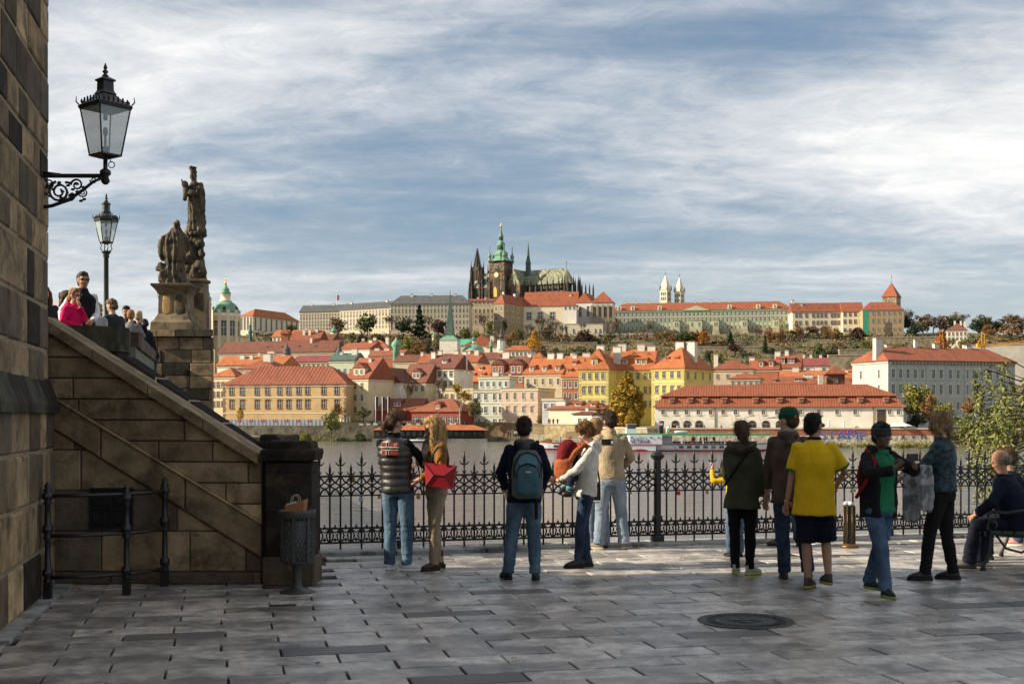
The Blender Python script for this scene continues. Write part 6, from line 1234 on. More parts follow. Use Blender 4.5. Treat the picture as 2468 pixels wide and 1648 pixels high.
b = MB(); b.box(SX(1590), SX(1616), -2.9, 2.9, SZ(1070), SZ(1050)); b.obj('deck_house', m_bgrey, sh)
b = MB(); b.box(SX(1486), SX(1850), -3.6, 3.6, SZ(1048.5), SZ(1044)); b.obj('canopy', m_bgreen, sh)
b = MB(); b.box(SX(1486), SX(1612), -3.9, 3.9, SZ(1047.5)-.02, SZ(1046)); b.obj('bridge_deck', m_bgreen, sh)
b = MB(); b.box(SX(1508), SX(1533), -1.6, 1.6, SZ(1044), SZ(1033)); b.obj('wheelhouse', m_bw, sh); b = MB(); b.box(SX(1511), SX(1531), -1.3, 1.3, SZ(1033), SZ(1023)); b.obj('wheelhouse_glazing', m_wglass, sh); b = MB(); b.box(SX(1509), SX(1533), -1.5, 1.5, SZ(1023), SZ(1021.5)); b.obj('wheelhouse_roof', m_bgrey, sh)
b = MB(); b.lathe([(.42, SZ(1044)), (.55, SZ(1016)), (.5, SZ(1014))], 14, (SX(1594), 0, 0)); fu = b.obj('funnel', mat('funnel_black', (.02, .022, .03), .5), sh)
fz0, fz1 = SZ(1026), SZ(1018)
b = MB(); b.lathe([(.535, fz0), (.56, fz1)], 14, (SX(1594), 0, 0)); b.obj('funnel_band', mat('funnel_blue', (.03, .06, .22), .5), fu)
b = MB(); b.lathe([(.547, fz0+.05), (.555, fz0+.30)], 14, (SX(1594), 0, 0)); b.obj('funnel_stripe', mat('funnel_red', (.5, .04, .05), .5), fu)
b = MB(); b.prism([(SX(1594)-.3, (fz0+fz1)/2), (SX(1594), (fz0+fz1)/2-.24), (SX(1594)+.3, (fz0+fz1)/2), (SX(1594), (fz0+fz1)/2+.24)], -.62, -.54); b.obj('funnel_star', m_bw, fu)
for px in (1606, 1609): b = MB(); b.path([(SX(px), -1, SZ(1045)), (SX(px), -1, SZ(1033)), (SX(px)+.25, -1.2, SZ(1030))], .22, 8); b.obj('ventilator', m_bw, sh)
b = MB(); b.loft([(SX(1640), 0, SZ(1044), 1.3, .5), (SX(1640), 0, SZ(1039), 1.5, .7), (SX(1640), 0, SZ(1037.5), 1.3, .5)], 12); b.obj('lifeboat', m_bw, sh)
for k in range(9): b = MB(); x = SX(1615+k*29.5); b.tube((x, -3.1, SZ(1071)), (x, -3.1, SZ(1048)), .05, n=6); b.obj('stanchion', m_bw, sh)
b = MB()
for py in (1069, 1066, 1062): b.tube((SX(1590), -3.12, SZ(py)), (SX(1850), -3.12, SZ(py)), .025, n=4)
for k in range(30): b.tube((SX(1590+k*8.8), -3.12, SZ(1071)), (SX(1590+k*8.8), -3.12, SZ(1062)), .02, n=4)
b.obj('railing', m_bw, sh)
for px in (1661.5, 1752.5): b = MB(); b.path([(SX(px)+.3*cos(q*pi/8), -3.2, SZ(1064)+.3*sin(q*pi/8)) for q in range(17)], .085, 8); b.obj('lifebuoy', mat('buoy_orange', (.65, .10, .03), .5), sh)
for k in range(8): b = MB(); x = SX(1630+k*26); b.box(x-.8, x+.8, -1, 1, SZ(1070), SZ(1063)); b.obj('deck_bench', mat('bench_brown', (.10, .06, .04), .8), sh)
b = MB(); b.path([(SX(1620), -3.3, SZ(1071)), (SX(1634), -3.6, SZ(1083))], .14, 6); b.obj('gangway', m_bw, sh)
# second, low passenger boat in front of the stone quay
YV2 = 268; sh2 = thing('passenger_boat', 'low white passenger boat with red lines and open rail in front of the stone quay', 'boat', (ex(1400, YV2), YV2, WATER), 0)
K = YV2/FPX; SX = lambda px: (px-1400)*K; SZ = lambda py: ez(py, YV2)-WATER
hull(1285, 1500, -.2, .3, m_red, 'waterline', 2.4, .9, sh2); hull(1284, 1501, .31, SZ(1068), m_bw, 'hull', 2.5, .95, sh2); hull(1283, 1502, SZ(1068), SZ(1065), m_red, 'rubbing_strake', 2.55, 1, sh2)
for k in range(6): b = MB(); x = SX(1339+k*18); b.box(x-.45, x+.45, -2.56, -2.42, SZ(1077), SZ(1072)); b.obj('cabin_window', m_wglass, sh2)
b = MB()
for py in (1064.5, 1061, 1057.5): b.tube((SX(1332), -2.3, SZ(py)), (SX(1495), -2.3, SZ(py)), .03, n=4)
for k in range(11): b.tube((SX(1332+k*16), -2.3, SZ(1066)), (SX(1332+k*16), -2.3, SZ(1057)), .035, n=4)
b.obj('railing', m_bw, sh2)
# ---------------------------------------------------------------- crane
m_crane = mat('crane_yellow', (.62, .30, .02), .5, .1, 2)
YK = 600; cr = thing('tower_crane', 'yellow lattice crane jib lying low beside the grey palace roof', 'crane', (ex(zx(7, 1600), YK), YK, ez(zy(7, 700), YK)-8))
Kk = YK/FPX*ZN[7][2]; q = lambda x, y: V(((x-1600)*Kk, 0, (700-y)*Kk+8))
b = MB()
for dx in (-12, 12): b.tube(V(((dx)*Kk, 0, 0)), q(1600+dx, 560), .18, n=5)
for k in range(7): b.tube(q(1588, 700-k*20), q(1612, 680-k*20), .1, n=4); b.tube(q(1612, 700-k*20), q(1588, 680-k*20), .1, n=4)
b.obj('mast', m_crane, cr)
b = MB(); n = 22
for k in range(n):
    x0, x1 = 1580+k*19, 1580+(k+1)*19; yb0, yb1 = 672-(x0-1580)*.085, 672-(x1-1580)*.085
    b.tube(q(x0, yb0), q(x1, yb1), .13, n=4); b.tube(q(x0, yb0-22), q(x1, yb1-22), .13, n=4); b.tube(q(x0, yb0), q(x1, yb1-22), .08, n=4); b.tube(q(x1, yb1), q(x1, yb1-22), .08, n=4)
b.obj('jib', m_crane, cr)
b = MB(); b.tube(q(1600, 560), q(1860, 630), .14, n=4); b.tube(q(1600, 560), q(1550, 655), .1, n=4); b.obj('tie_bar', m_crane, cr)
b = MB(); b.box(-3, 1.5, -1, 1, q(0, 668).z, q(0, 640).z); b.obj('counterweight', m_crane, cr)
# flag poles and banners by the restaurant, sign board
m_ban = mat('banner_dark', (.03, .03, .04), .8, .3, 1.5)
for k, (x, nm) in enumerate(((1482, 'left'), (1538, 'middle'), (1585, 'right'))):
    Y = 372; t = thing('flag_pole', '%s white flag pole with hanging dark banner at the quay restaurant' % nm, 'flag pole', (ex(zx(3, x), Y), Y, -1.5), 0, 'flag poles at the restaurant'); z = ez(zy(3, 1100), Y)+1.5
    b = MB(); b.tube((0, 0, 0), (0, 0, z), .09, n=6); b.obj('pole', m_bw, t); b = MB(); b.box(.1, .75, -.02, .02, z-3.6, z-.1); b.obj('banner', m_ban, t)
cs = thing('castle_flag', 'flag flying from a mast on the castle roof', 'flag', (ex(zx(3, 1155), 985), 985, ez(zy(3, 330), 985))); b = MB(); b.tube((0, 0, -3), (0, 0, (330-240)*ZN[3][2]*985/FPX), .25, n=5); b.obj('pole', m_bw, cs); b = MB(); z = (330-243)*ZN[3][2]*985/FPX; b.box(.2, 2.2, -.05, .05, z-4.5, z-.5); b.obj('cloth', mat('flag_cloth', (.5, .3, .3), .8), cs)
# sign with white letters behind the willow
sg = thing('museum_sign', 'dark sign board with white capitals behind the willow', 'sign', (ex(2385, 296), 296, ez(1062, 296))); b = MB(); b.box(-3.2, 3.2, 0, .1, 0, 2.6); b.obj('board', m_ban, sg); o = link('lettering', text_mesh('KAFKA', 1.7, m_bw, .02, 'lettering'), sg, (-.3, -.04, 1.2)); o.rotation_euler = (R(90), 0, 0)
# ================================================================ trees and plants
LEAFC = dict(green=(.06, .09, .022), olive=(.14, .13, .04), yellow=(.50, .27, .022), orange=(.36, .14, .022), rust=(.20, .11, .036), purple=(.07, .034, .03), dark=(.034, .05, .022), yellowgreen=(.20, .19, .03),
             greyolive=(.10, .105, .055), birch=(.33, .22, .03), brown=(.13, .092, .05), willow=(.17, .18, .05))
def leaf_mat(k):
    c = LEAFC[k]; return mat('leaves_'+k, c, .7, .45, .35, 0, col2=tuple(min(1, x*1.5) for x in c), space='pos', island=.35, spec=.25)
m_bark = mat('bark', (.075, .058, .042), .95, .35, 3, .6, 12); m_bark_pale = mat('birch_bark', (.30, .27, .22), .9, .4, 3, .4, 8)
def limb(b, p, d, ln, r, lev, rg, ends, n=4, spread=.7, droop=0.0):
    q = p+d*ln; m = p+d*ln*.5+V((rg.uniform(-1, 1), rg.uniform(-1, 1), rg.uniform(-.5, .5)))*ln*.07
    b.path([p, m, q], [r, r*.82, r*.62], n if lev > 1 else 3, False); ends.append(q)
    if lev <= 0: return
    for k in range(rg.choice([2, 3, 3])):
        nd = (d+V((rg.uniform(-1, 1), rg.uniform(-1, 1), rg.uniform(-.35, .7)-droop))*spread).normalized()
        limb(b, p.lerp(q, rg.uniform(.55, 1)), nd, ln*rg.uniform(.6, .82), r*.58, lev-1, rg, ends, n, spread, droop)
def tree_meshes(kind, shape, seed, dens=1.0):
    """unit tree, one metre high"""
    rg = random.Random(seed); tb = MB(); ends = []
    lobes = []
    if shape == 'bare':
        limb(tb, V((0, 0, 0)), V((.03, 0, 1)), .30, .026, 5, rg, ends, 5, .62)
        nleaf, ls = int(600*dens), .017
        pts = [e for e in ends if e.z > .3]; cl = [rg.choice(pts)+V((rg.gauss(0, .03), rg.gauss(0, .03), rg.gauss(0, .03))) for _ in range(nleaf)]
    elif shape == 'conifer':
        tb.path([(0, 0, 0), (0, 0, 1)], [.022, .003], 6); cl = []
        for _ in range(int(1500*dens)):
            z = .08+.92*rg.random()**1.3; r = .24*(1-z)**.85*(.55+.45*rg.random())*(.8+.3*sin(z*40)); a = rg.uniform(0, 2*pi); cl.append(V((r*cos(a), r*sin(a), z)))
        ls = .03
    elif shape == 'poplar':
        limb(tb, V((0, 0, 0)), V((0, 0, 1)), .3, .022, 3, rg, ends, 5, .25); cl = []
        for _ in range(int(2600*dens)):
            z = .07+.93*rg.random(); r = .25*(sin(pi*min(1, (z-.02)*.98+.04)**.75)+.02)*(.45+.55*rg.random()**.6)*(.8+.3*noise.noise(V((z*7, seed, 0)))); a = rg.uniform(0, 2*pi); cl.append(V((r*cos(a), r*sin(a), z)))
        ls = .017
    elif shape == 'shrub':
        limb(tb, V((0, 0, 0)), V((0, 0, 1)), .2, .02, 2, rg, ends, 4, .9); cl = []
        for _ in range(int(1300*dens)):
            a = rg.uniform(0, 2*pi); z = rg.random(); r = .62*sqrt(1-z*z*.95)*(.5+.5*rg.random()**.5)*(.8+.5*noise.noise(V((cos(a)*2, sin(a)*2, z*3+seed)))); cl.append(V((r*cos(a), r*sin(a), z*(.85+.3*noise.noise(V((cos(a)*3, sin(a)*3, seed)))))))
        ls = .05
    else:
        limb(tb, V((0, 0, 0)), V((.02, 0, 1)), .32, .028, 4, rg, ends, 5, .7)
        for _ in range(30):
            d = V((rg.gauss(0, 1), rg.gauss(0, 1), rg.gauss(0, 1))).normalized()*rg.random()**.45; lobes.append((V((d.x*.33, d.y*.33, .60+d.z*.34)), rg.uniform(.07, .16)))
        cl = []
        for _ in range(int(3000*dens)):
            c, r = rg.choice(lobes); d = V((rg.gauss(0, 1), rg.gauss(0, 1), rg.gauss(0, .85))).normalized(); p = c+d*r*(.55+.5*rg.random()**.6)
            if noise.noise(p*9+V((seed, 0, 0))) > -.2: cl.append(p)
        ls = .027
    cb = MB(); zmax = max(p.z for p in cl+[V((0, 0, .01))]+ends)
    for p in cl:
        a = V((rg.gauss(0, 1), rg.gauss(0, 1), rg.gauss(0, .7))).normalized(); t = a.cross(V((rg.gauss(0, 1), rg.gauss(0, 1), rg.gauss(0, 1)))).normalized(); s = ls*rg.uniform(.6, 1.35)
        cb.add([p-a*s-t*s*.2, p-t*s*.75, p+a*s, p+t*s*.75], [(0, 1, 2, 3)], False)
    w = max(max(abs(p.x), abs(p.y)) for p in cl+ends) or .3
    for m_ in (tb, cb): m_.v = [(x*.5/w, y*.5/w, z/zmax) for x, y, z in m_.v]
    if shape == 'bare':      # keep twigs thin after scaling
        pass
    return tb.mesh('trunk', m_bark_pale if kind == 'birch' else m_bark), cb.mesh('crown', leaf_mat(kind))
PROTO = {}
KIND = dict(green=('round', 'green', 1.1), olive=('round', 'olive', 1), yellow=('poplar', 'yellow', 1.2), orange=('poplar', 'orange', 1), rust=('round', 'rust', .75), purple=('round', 'purple', 1.2), dark=('round', 'dark', 1.2), conifer=('conifer', 'dark', 1.2),
            yellowgreen=('round', 'yellowgreen', 1), greyolive=('round', 'greyolive', .9), bare=('bare', 'brown', 1), barerust=('bare', 'rust', 3.0), bareyellow=('bare', 'birch', 2.2), birch=('poplar', 'birch', 3.2), brown=('round', 'brown', .9), shrub=('shrub', 'yellowgreen', 1), darkshrub=('shrub', 'green', 1), rustshrub=('shrub', 'rust', 1), roundyellow=('shrub', 'orange', 1.3), purpleshrub=('shrub', 'purple', 1.2), willow=('round', 'willow', 1.3))
DESC = dict(green='full green tree', olive='olive leaved tree', yellow='bright yellow poplar', orange='orange autumn tree', rust='rust brown leafy tree', purple='dark purple leaved tree', dark='dark green tree', conifer='dark pointed conifer', yellowgreen='yellow green tree',
            greyolive='grey olive tree', bare='bare brown tree', barerust='half bare rusty tree', bareyellow='half bare yellowing tree', birch='tall golden birch', brown='brown leafy tree', shrub='yellow green shrub', darkshrub='dark green shrub', rustshrub='rust coloured shrub', roundyellow='round orange yellow tree', purpleshrub='dark purple spreading tree', willow='grey green riverside willow')
MARKS = [(0, 640, 'left of the castle'), (640, 860, 'below the west castle wings'), (860, 1000, 'below the bend of the castle wings'), (1000, 1130, 'by the needle spire'), (1130, 1260, 'below the cathedral'), (1260, 1420, 'below the royal palace'), (1420, 1560, 'by the white pavilion'), (1560, 1760, 'below the middle of the green palace'),
         (1760, 1930, 'below the right half of the green palace'), (1930, 2060, 'below the arched castle wing'), (2060, 2190, 'below the tan castle end block'), (2190, 2330, 'on the skyline right of the castle'), (2330, 2600, 'on the wooded hill at the far right')]
TREES = []
def T(zn, x, yt, yb, w, kind, Y): TREES.append((zx(zn, x), zy(zn, yt), zy(zn, yb), w*ZN[zn][2], kind, Y))
for a in ((3, 1410, 400, 592, 150, 'green', 822), (3, 1160, 440, 585, 150, 'brown', 830), (3, 1600, 415, 590, 130, 'bare', 818), (3, 1720, 428, 592, 135, 'dark', 824), (3, 1850, 332, 605, 115, 'conifer', 822), (3, 1930, 405, 595, 110, 'bare', 828), (3, 2010, 448, 600, 135, 'purple', 816),
          (3, 2235, 525, 625, 90, 'dark', 800), (3, 1750, 588, 685, 120, 'yellowgreen', 735), (3, 1830, 615, 742, 150, 'rust', 720), (3, 1930, 612, 702, 130, 'greyolive', 735), (3, 1640, 592, 645, 80, 'rust', 760), (3, 1520, 575, 640, 90, 'dark', 770), (3, 1370, 570, 620, 80, 'dark', 790), (3, 1450, 585, 625, 70, 'olive', 780), (3, 2000, 630, 740, 110, 'brown', 700), (3, 775, 495, 545, 90, 'olive', 860), (3, 1290, 560, 610, 70, 'olive', 790), (3, 2110, 500, 600, 70, 'bare', 830),
          (4, 400, 1078, 1300, 190, 'bare', 832), (4, 180, 1252, 1345, 100, 'olive', 790), (4, 310, 1252, 1330, 70, 'yellowgreen', 790), (4, 470, 1165, 1335, 100, 'olive', 815), (4, 625, 1150, 1260, 60, 'dark', 858), (4, 560, 1285, 1445, 130, 'rust', 760), (4, 690, 1270, 1450, 150, 'barerust', 758), (4, 780, 1245, 1375, 130, 'olive', 790), (4, 890, 1190, 1405, 160, 'bare', 806),
          (4, 1010, 1128, 1395, 190, 'bare', 812), (4, 960, 1265, 1535, 135, 'yellow', 742), (4, 1090, 1215, 1405, 150, 'brown', 808), (4, 1190, 1145, 1412, 170, 'bare', 806), (4, 1310, 1205, 1415, 120, 'bare', 812), (4, 1480, 1178, 1340, 110, 'bare', 846), (4, 1505, 1262, 1425, 220, 'purpleshrub', 806), (4, 1650, 1358, 1425, 110, 'darkshrub', 803), (4, 1800, 1295, 1425, 135, 'olive', 806), (4, 1910, 1162, 1405, 170, 'bare', 818),
          (4, 1200, 1458, 1545, 110, 'olive', 700), (4, 1480, 1438, 1535, 110, 'greyolive', 705), (4, 1330, 1470, 1550, 130, 'darkshrub', 690), (4, 1050, 1440, 1560, 120, 'brown', 700), (4, 1590, 1460, 1560, 90, 'dark', 690),
          (6, 910, 658, 825, 180, 'green', 806), (6, 1008, 650, 805, 70, 'orange', 806), (6, 1072, 640, 812, 110, 'orange', 800), (6, 1345, 672, 825, 85, 'conifer', 800), (6, 500, 565, 775, 140, 'bare', 822), (6, 605, 665, 785, 100, 'rust', 812), (6, 700, 655, 785, 130, 'barerust', 812), (6, 770, 690, 785, 90, 'rust', 808), (6, 1390, 790, 885, 130, 'purple', 765), (6, 1610, 615, 815, 120, 'bare', 822), (6, 1695, 698, 875, 60, 'conifer', 770),
          (6, 1745, 615, 825, 110, 'rust', 812), (6, 1812, 635, 835, 90, 'barerust', 808), (6, 1870, 640, 805, 60, 'rust', 815), (6, 2085, 572, 800, 200, 'barerust', 822), (6, 2240, 605, 785, 130, 'bare', 822), (6, 2312, 595, 785, 100, 'rust', 820), (6, 1215, 858, 925, 110, 'yellowgreen', 705), (6, 1140, 850, 900, 110, 'dark', 712), (6, 1465, 840, 890, 70, 'greyolive', 740), (6, 1260, 760, 820, 70, 'olive', 800), (6, 1180, 760, 820, 60, 'dark', 800), (6, 1770, 830, 880, 90, 'dark', 760), (6, 1960, 640, 760, 90, 'barerust', 815), (6, 2020, 700, 790, 70, 'brown', 815),
          (7, 385, 502, 645, 85, 'rust', 815), (7, 565, 503, 622, 140, 'purpleshrub', 815), (7, 350, 635, 705, 120, 'greyolive', 720), (7, 435, 628, 715, 90, 'brown', 715), (7, 640, 608, 755, 120, 'olive', 700), (7, 250, 640, 705, 130, 'darkshrub', 715), (7, 760, 625, 680, 90, 'rustshrub', 700), (7, 880, 630, 670, 80, 'shrub', 700), (7, 540, 655, 710, 80, 'darkshrub', 705), (7, 1258, 522, 600, 100, 'roundyellow', 770),
          (7, 1010, 352, 560, 140, 'bare', 930), (7, 1110, 398, 580, 180, 'brown', 900), (7, 1195, 402, 570, 160, 'bare', 880), (7, 1285, 412, 580, 170, 'brown', 900), (7, 1450, 372, 580, 210, 'bare', 930), (7, 1610, 405, 600, 180, 'brown', 890), (7, 1770, 388, 600, 190, 'bare', 910), (7, 1690, 440, 610, 170, 'dark', 860), (7, 1890, 405, 610, 180, 'brown', 890), (7, 1560, 440, 590, 140, 'dark', 850), (7, 1960, 420, 610, 180, 'bare', 870), (7, 1380, 430, 580, 120, 'dark', 880), (7, 1830, 470, 620, 150, 'rust', 820), (7, 1640, 480, 610, 120, 'rust', 815), (7, 1040, 470, 590, 130, 'dark', 830), (7, 980, 400, 560, 90, 'dark', 860), (7, 1310, 590, 670, 110, 'bare', 745), (7, 1440, 600, 670, 90, 'olive', 735), (7, 1500, 620, 700, 90, 'bare', 640)): T(*a)
NEAR = [(5, 2000, 455, 1010, 340, 'birch', 312, 'tall golden birch on the quay before the yellow palace'), (5, 430, 560, 950, 230, 'bareyellow', 370, 'tall half bare tree with yellow leaves beside the floating restaurant'), (5, 570, 700, 945, 160, 'olive', 369, 'sparse olive tree in front of the mint house'), (5, 1200, 862, 970, 115, 'olive', 366, 'round olive tree beside the pink house'), (5, 235, 475, 720, 170, 'bare', 383, 'slender bare tree before the white attic house'),
        (5, 1770, 745, 860, 170, 'barerust', 332, 'rusty thin tree behind the white gabled house'), (3, 1160, 1150, 1270, 120, 'rust', 376, 'rust coloured tree at the right end of the hoarding'), (3, 1110, 1220, 1455, 190, 'willow', 363, 'round grey green willow on the bank beside the hoarding'), (3, 890, 1395, 1485, 150, 'shrub', 361, 'yellow green shrub at the foot of the rubble embankment'), (3, 1350, 1398, 1485, 140, 'darkshrub', 361, 'green shrub at the water below the quay tables'), (3, 1380, 1195, 1310, 160, 'olive', 376, 'olive tree behind the quay tables'),
        (3, 345, 1185, 1285, 65, 'yellow', 380, 'small yellow tree before the tan house'), (3, 1740, 950, 1115, 170, 'bare', 381, 'bare tree in front of the small cream house'), (3, 1200, 1440, 1485, 200, 'darkshrub', 360, 'low dark bush at the water under the willow'), (3, 1640, 1190, 1240, 90, 'rustshrub', 375, 'small potted bush by the flag poles'),
        (7, 1060, 968, 1300, 270, 'yellowgreen', 306, 'broad yellow green tree before the grey palace'), (7, 1160, 1040, 1320, 190, 'rust', 301, 'rusty young tree on the path right of the hall'), (7, 1275, 1125, 1330, 180, 'yellowgreen', 299, 'small yellow green tree behind the curly haired woman'), (7, 1510, 1075, 1410, 240, 'barerust', 297, 'thin rusty tree before the grey palace ground floor'), (7, 1440, 1215, 1490, 250, 'willow', 285, 'yellowing willow on the far bank beside the dark sign'), (7, 1050, 1215, 1320, 190, 'dark', 300, 'dark hedge tree at the hall corner'), (7, 1650, 1180, 1480, 260, 'greyolive', 290, 'grey olive tree far behind the near willow'), (7, 1850, 1150, 1480, 280, 'willow', 288, 'big green willow on the far bank at the right edge'),
        (8, 80, 330, 520, 130, 'birch', 300, 'lower golden tree by the steamer wheelhouse')]
cnt = {}
for t in TREES:
    mk = next((m for a, b_, m in MARKS if a <= t[0] < b_), 'on the slope'); cnt.setdefault((t[4], mk), []).append(t)
ORD = ['first', 'second', 'third', 'fourth', 'fifth', 'sixth', 'seventh', 'eighth']
def plant(px, yt, yb, w, kind, Y, label, group, k):
    sh, col, dn = KIND[kind]; v = k % 2; key = (kind, v)
    if key not in PROTO: PROTO[key] = tree_meshes(col, sh, 11+v*7+len(PROTO), dn)
    tm, cm = PROTO[key]; X = ex(px, Y); zt = ez(yt, Y); zb_ = min(ez(yb, Y), ground_z(X, Y)+.3) if ground_z(X, Y) > -8 else ez(yb, Y)
    zb_ = min(zb_, zt-1.0); h = zt-zb_; ww = w*Y/FPX
    t = thing('tree' if sh != 'shrub' else 'shrub', label, 'tree' if sh != 'shrub' else 'shrub', (X, Y, zb_), k*1.7, group)
    if group.startswith('trees of'): ww *= 1.3
    for nm, me in (('trunk', tm), ('crown', cm)): link(nm, me, t, (0, 0, 0), 0, (ww, ww, h))
k = 0
for (kind, mk), ts in cnt.items():
    ts.sort(key=lambda t: t[0])
    for i, t in enumerate(ts):
        plant(*t[:4], kind, t[5], (DESC[kind] if len(ts) == 1 else '%s %s from the left' % (ORD[i], DESC[kind]))+' '+mk, 'trees of the castle hill', k); k += 1
for zn, x, yt, yb, w, kind, Y, lab in NEAR:
    plant(zx(zn, x), zy(zn, yt), zy(zn, yb), w*ZN[zn][2], kind, Y, lab, 'trees along the far bank', k); k += 1
# scrub covering the slopes and the water's edge: uncountable ground cover
def scrub(name, label, n, pick, size, kinds, hshape=.6, zoff=0):
    rg = random.Random(5); b = MB(); 
    for _ in range(n):
        px, Y = pick(rg); X = ex(px, Y); z = ground_z(X, Y)+zoff if zoff == 0 else zoff; b.cur = rg.randrange(len(kinds)); s0 = size*rg.uniform(.5, 1.3)
        for _ in range(36):
            p = V((X+rg.gauss(0, s0*.45), Y+rg.gauss(0, s0*.45), z+abs(rg.gauss(0, s0*hshape*.5)))); a = V((rg.gauss(0, 1), rg.gauss(0, 1), rg.gauss(0, .8))).normalized(); t = a.cross(V((rg.gauss(0, 1), rg.gauss(0, 1), rg.gauss(0, 1)))).normalized(); s = s0*.11
            b.add([p-a*s, p-t*s*.8, p+a*s, p+t*s*.8], [(0, 1, 2, 3)], False)
    tag(b.obj(name, [leaf_mat(k_) for k_ in kinds]), label, 'undergrowth', kind='stuff')
scrub('hillside_scrub', 'mixed autumn scrub covering the slope below the castle', 2600, lambda r: (r.uniform(150, 2700), r.uniform(640, 850)), 5.5, ['dark', 'brown', 'olive', 'greyolive', 'rust'], .4)
scrub('bank_weeds', 'grass and weeds along the far water line', 260, lambda r: (r.choice([r.uniform(700, 900), r.uniform(1980, 2140), r.uniform(1600, 2300), r.uniform(2200, 2468)]), 0), 1.0, ['yellowgreen', 'olive', 'willow'], .7, zoff=-4.9) if False else None
b = MB(); rg = random.Random(8); kinds = ['yellowgreen', 'olive', 'willow']
for _ in range(420):
    px = rg.choice([rg.uniform(700, 905), rg.uniform(1985, 2110), rg.uniform(1700, 2300), rg.uniform(2160, 2468), rg.uniform(2160, 2260), rg.uniform(1310, 1345)]); Y = bank_y(px)+rg.uniform(-3.5, -.3)+(0 if px > 1560 else -2); X = ex(px, Y); b.cur = rg.randrange(3)
    for _ in range(16):
        p = V((X+rg.gauss(0, .5), Y+rg.gauss(0, .4), WATER+.15+abs(rg.gauss(0, .55)))); s = rg.uniform(.1, .22); a = V((rg.gauss(0, .5), rg.gauss(0, .5), 1)).normalized(); t = a.cross(V((rg.gauss(0, 1), rg.gauss(0, 1), .2))).normalized()
        b.add([p-a*s*1.6, p-t*s*.5, p+a*s*1.6, p+t*s*.5], [(0, 1, 2, 3)], False)
tag(b.obj('bank_weeds', [leaf_mat(k_) for k_ in kinds]), 'grass and weeds along the far water line', 'undergrowth', kind='stuff')
b = MB(); rg = random.Random(18)
for px in range(470, 2600, 6):                      # pebble foot of the far bank
    Y0 = bank_y(px); b.v.append((ex(px, Y0-5.5), Y0-5.5, WATER-.3)); b.v.append((ex(px, Y0-1), Y0-1, WATER+.55+.35*noise.noise(V((px*.03, 0, 0))))); b.v.append((ex(px, Y0+6.5), Y0+6.5, WATER+1.0))
n = len(b.v)//3
for i in range(n-1):
    for j in (0, 1): b.f.append((i*3+j, i*3+3+j, i*3+4+j, i*3+1+j)); b.m.append(0); b.sm.append(True)
tag(b.obj('shore', m_dirtbank), kind='structure')
# near willow hanging in from the right
wl_ = thing('willow', 'near willow with long narrow yellow green leaves hanging in over the fence', 'willow', (ex(2760, 24), 24.5, WATER)); rg = random.Random(31)
tb, cb = MB(), MB(); org = V(wl_.location)
tb.path([(0, 0, 0), (-.1, 0, 3), (-.6, .1, 6)], [.35, .28, .2], 8)
m_will = leaf_mat('willow')
for k in range(64):
    a = at(rg.choice([rg.uniform(2400, 2640), rg.uniform(2360, 2500)]), rg.uniform(850, 1130), rg.uniform(22.5, 26))-org
    if k < 30: pass
    st_ = V((-.5, .1, 5.9)); mid = st_.lerp(a, .6)+V((0, 0, .5)); tb.path([st_, mid, a], [.03, .016, .007], 5)
    p = a.copy(); d = V((rg.uniform(-.5, .05), rg.uniform(-.2, .2), -.25)); pts = [p.copy()]
    ln = rg.randrange(9, 24)
    for q in range(ln):
        d = (d+V((rg.gauss(0, .1), rg.gauss(0, .1), -.13))).normalized()*.1; p = p+d; pts.append(p.copy())
        for _ in range(9):
            ld = (d.normalized()*.5+V((rg.gauss(0, .6), rg.gauss(0, .6), rg.gauss(-.25, .45)))).normalized(); l_ = rg.uniform(.08, .15); sd = ld.cross(V((rg.gauss(0, 1), rg.gauss(0, 1), rg.gauss(0, 1)))).normalized()*l_*.14
            cb.add([p, p+ld*l_*.4+sd, p+ld*l_, p+ld*l_*.4-sd], [(0, 1, 2, 3)], False)
    tb.path(pts[::3]+[pts[-1]], .005, 3)
tb.obj('trunk', m_bark, wl_); cb.obj('foliage', m_will, wl_)
# ================================================================ people
def cloth(n, c, rough=.92, var=.22, scale=9, bump=.6, bscale=24, **k): return mat('cloth_'+n, c, rough, var, scale, bump, bscale, spec=.12, stretch=(1, 1, .6), bdist=.03, **k)
def denim(n, c, fade): return mat('denim_'+n, c, .92, .3, 6.5, .65, 26, col2=fade, stretch=(1, 1, .55), spec=.1, detail=8, bdist=.03)
SKIN = mat('skin_fair', (.50, .29, .20), .55, .08, 14, .1, 80); SKIN_T = mat('skin_tanned', (.36, .19, .115), .55, .08, 14, .1, 80); SKIN_D = mat('skin_brown', (.13, .07, .042), .5, .1, 14, .1, 80)
def hairm(n, c): return mat('hair_'+n, c, .62, .5, 34, .7, 100, stretch=(1, 1, .12), spec=.22)
HB, HDB, HBL, HK, HG, HGB = hairm('brown', (.07, .038, .018)), hairm('dark_brown', (.028, .016, .01)), hairm('blond', (.36, .22, .085)), hairm('black', (.010, .009, .009)), hairm('grey', (.16, .15, .14)), hairm('ash_blond', (.26, .17, .085))
m_eye = mat('eye_dark', (.012, .01, .01), .2); m_lip = mat('lip', (.30, .10, .08), .5); m_sung = mat('sunglass', (.006, .006, .007), .1, spec=.7)
def ik(a, c, l1, l2, pole):
    d = c-a; L0 = d.length
    if L0 > (l1+l2)*.999: c = a+d*((l1+l2)*.999/L0); d = c-a; L0 = d.length
    x = (l1*l1-l2*l2+L0*L0)/(2*L0); h = sqrt(max(0, l1*l1-x*x)); dn = d.normalized(); p = V(pole)-dn*V(pole).dot(dn)
    p = p.normalized() if p.length > 1e-4 else V((0, 0, 1)); return a+dn*x+p*h, c
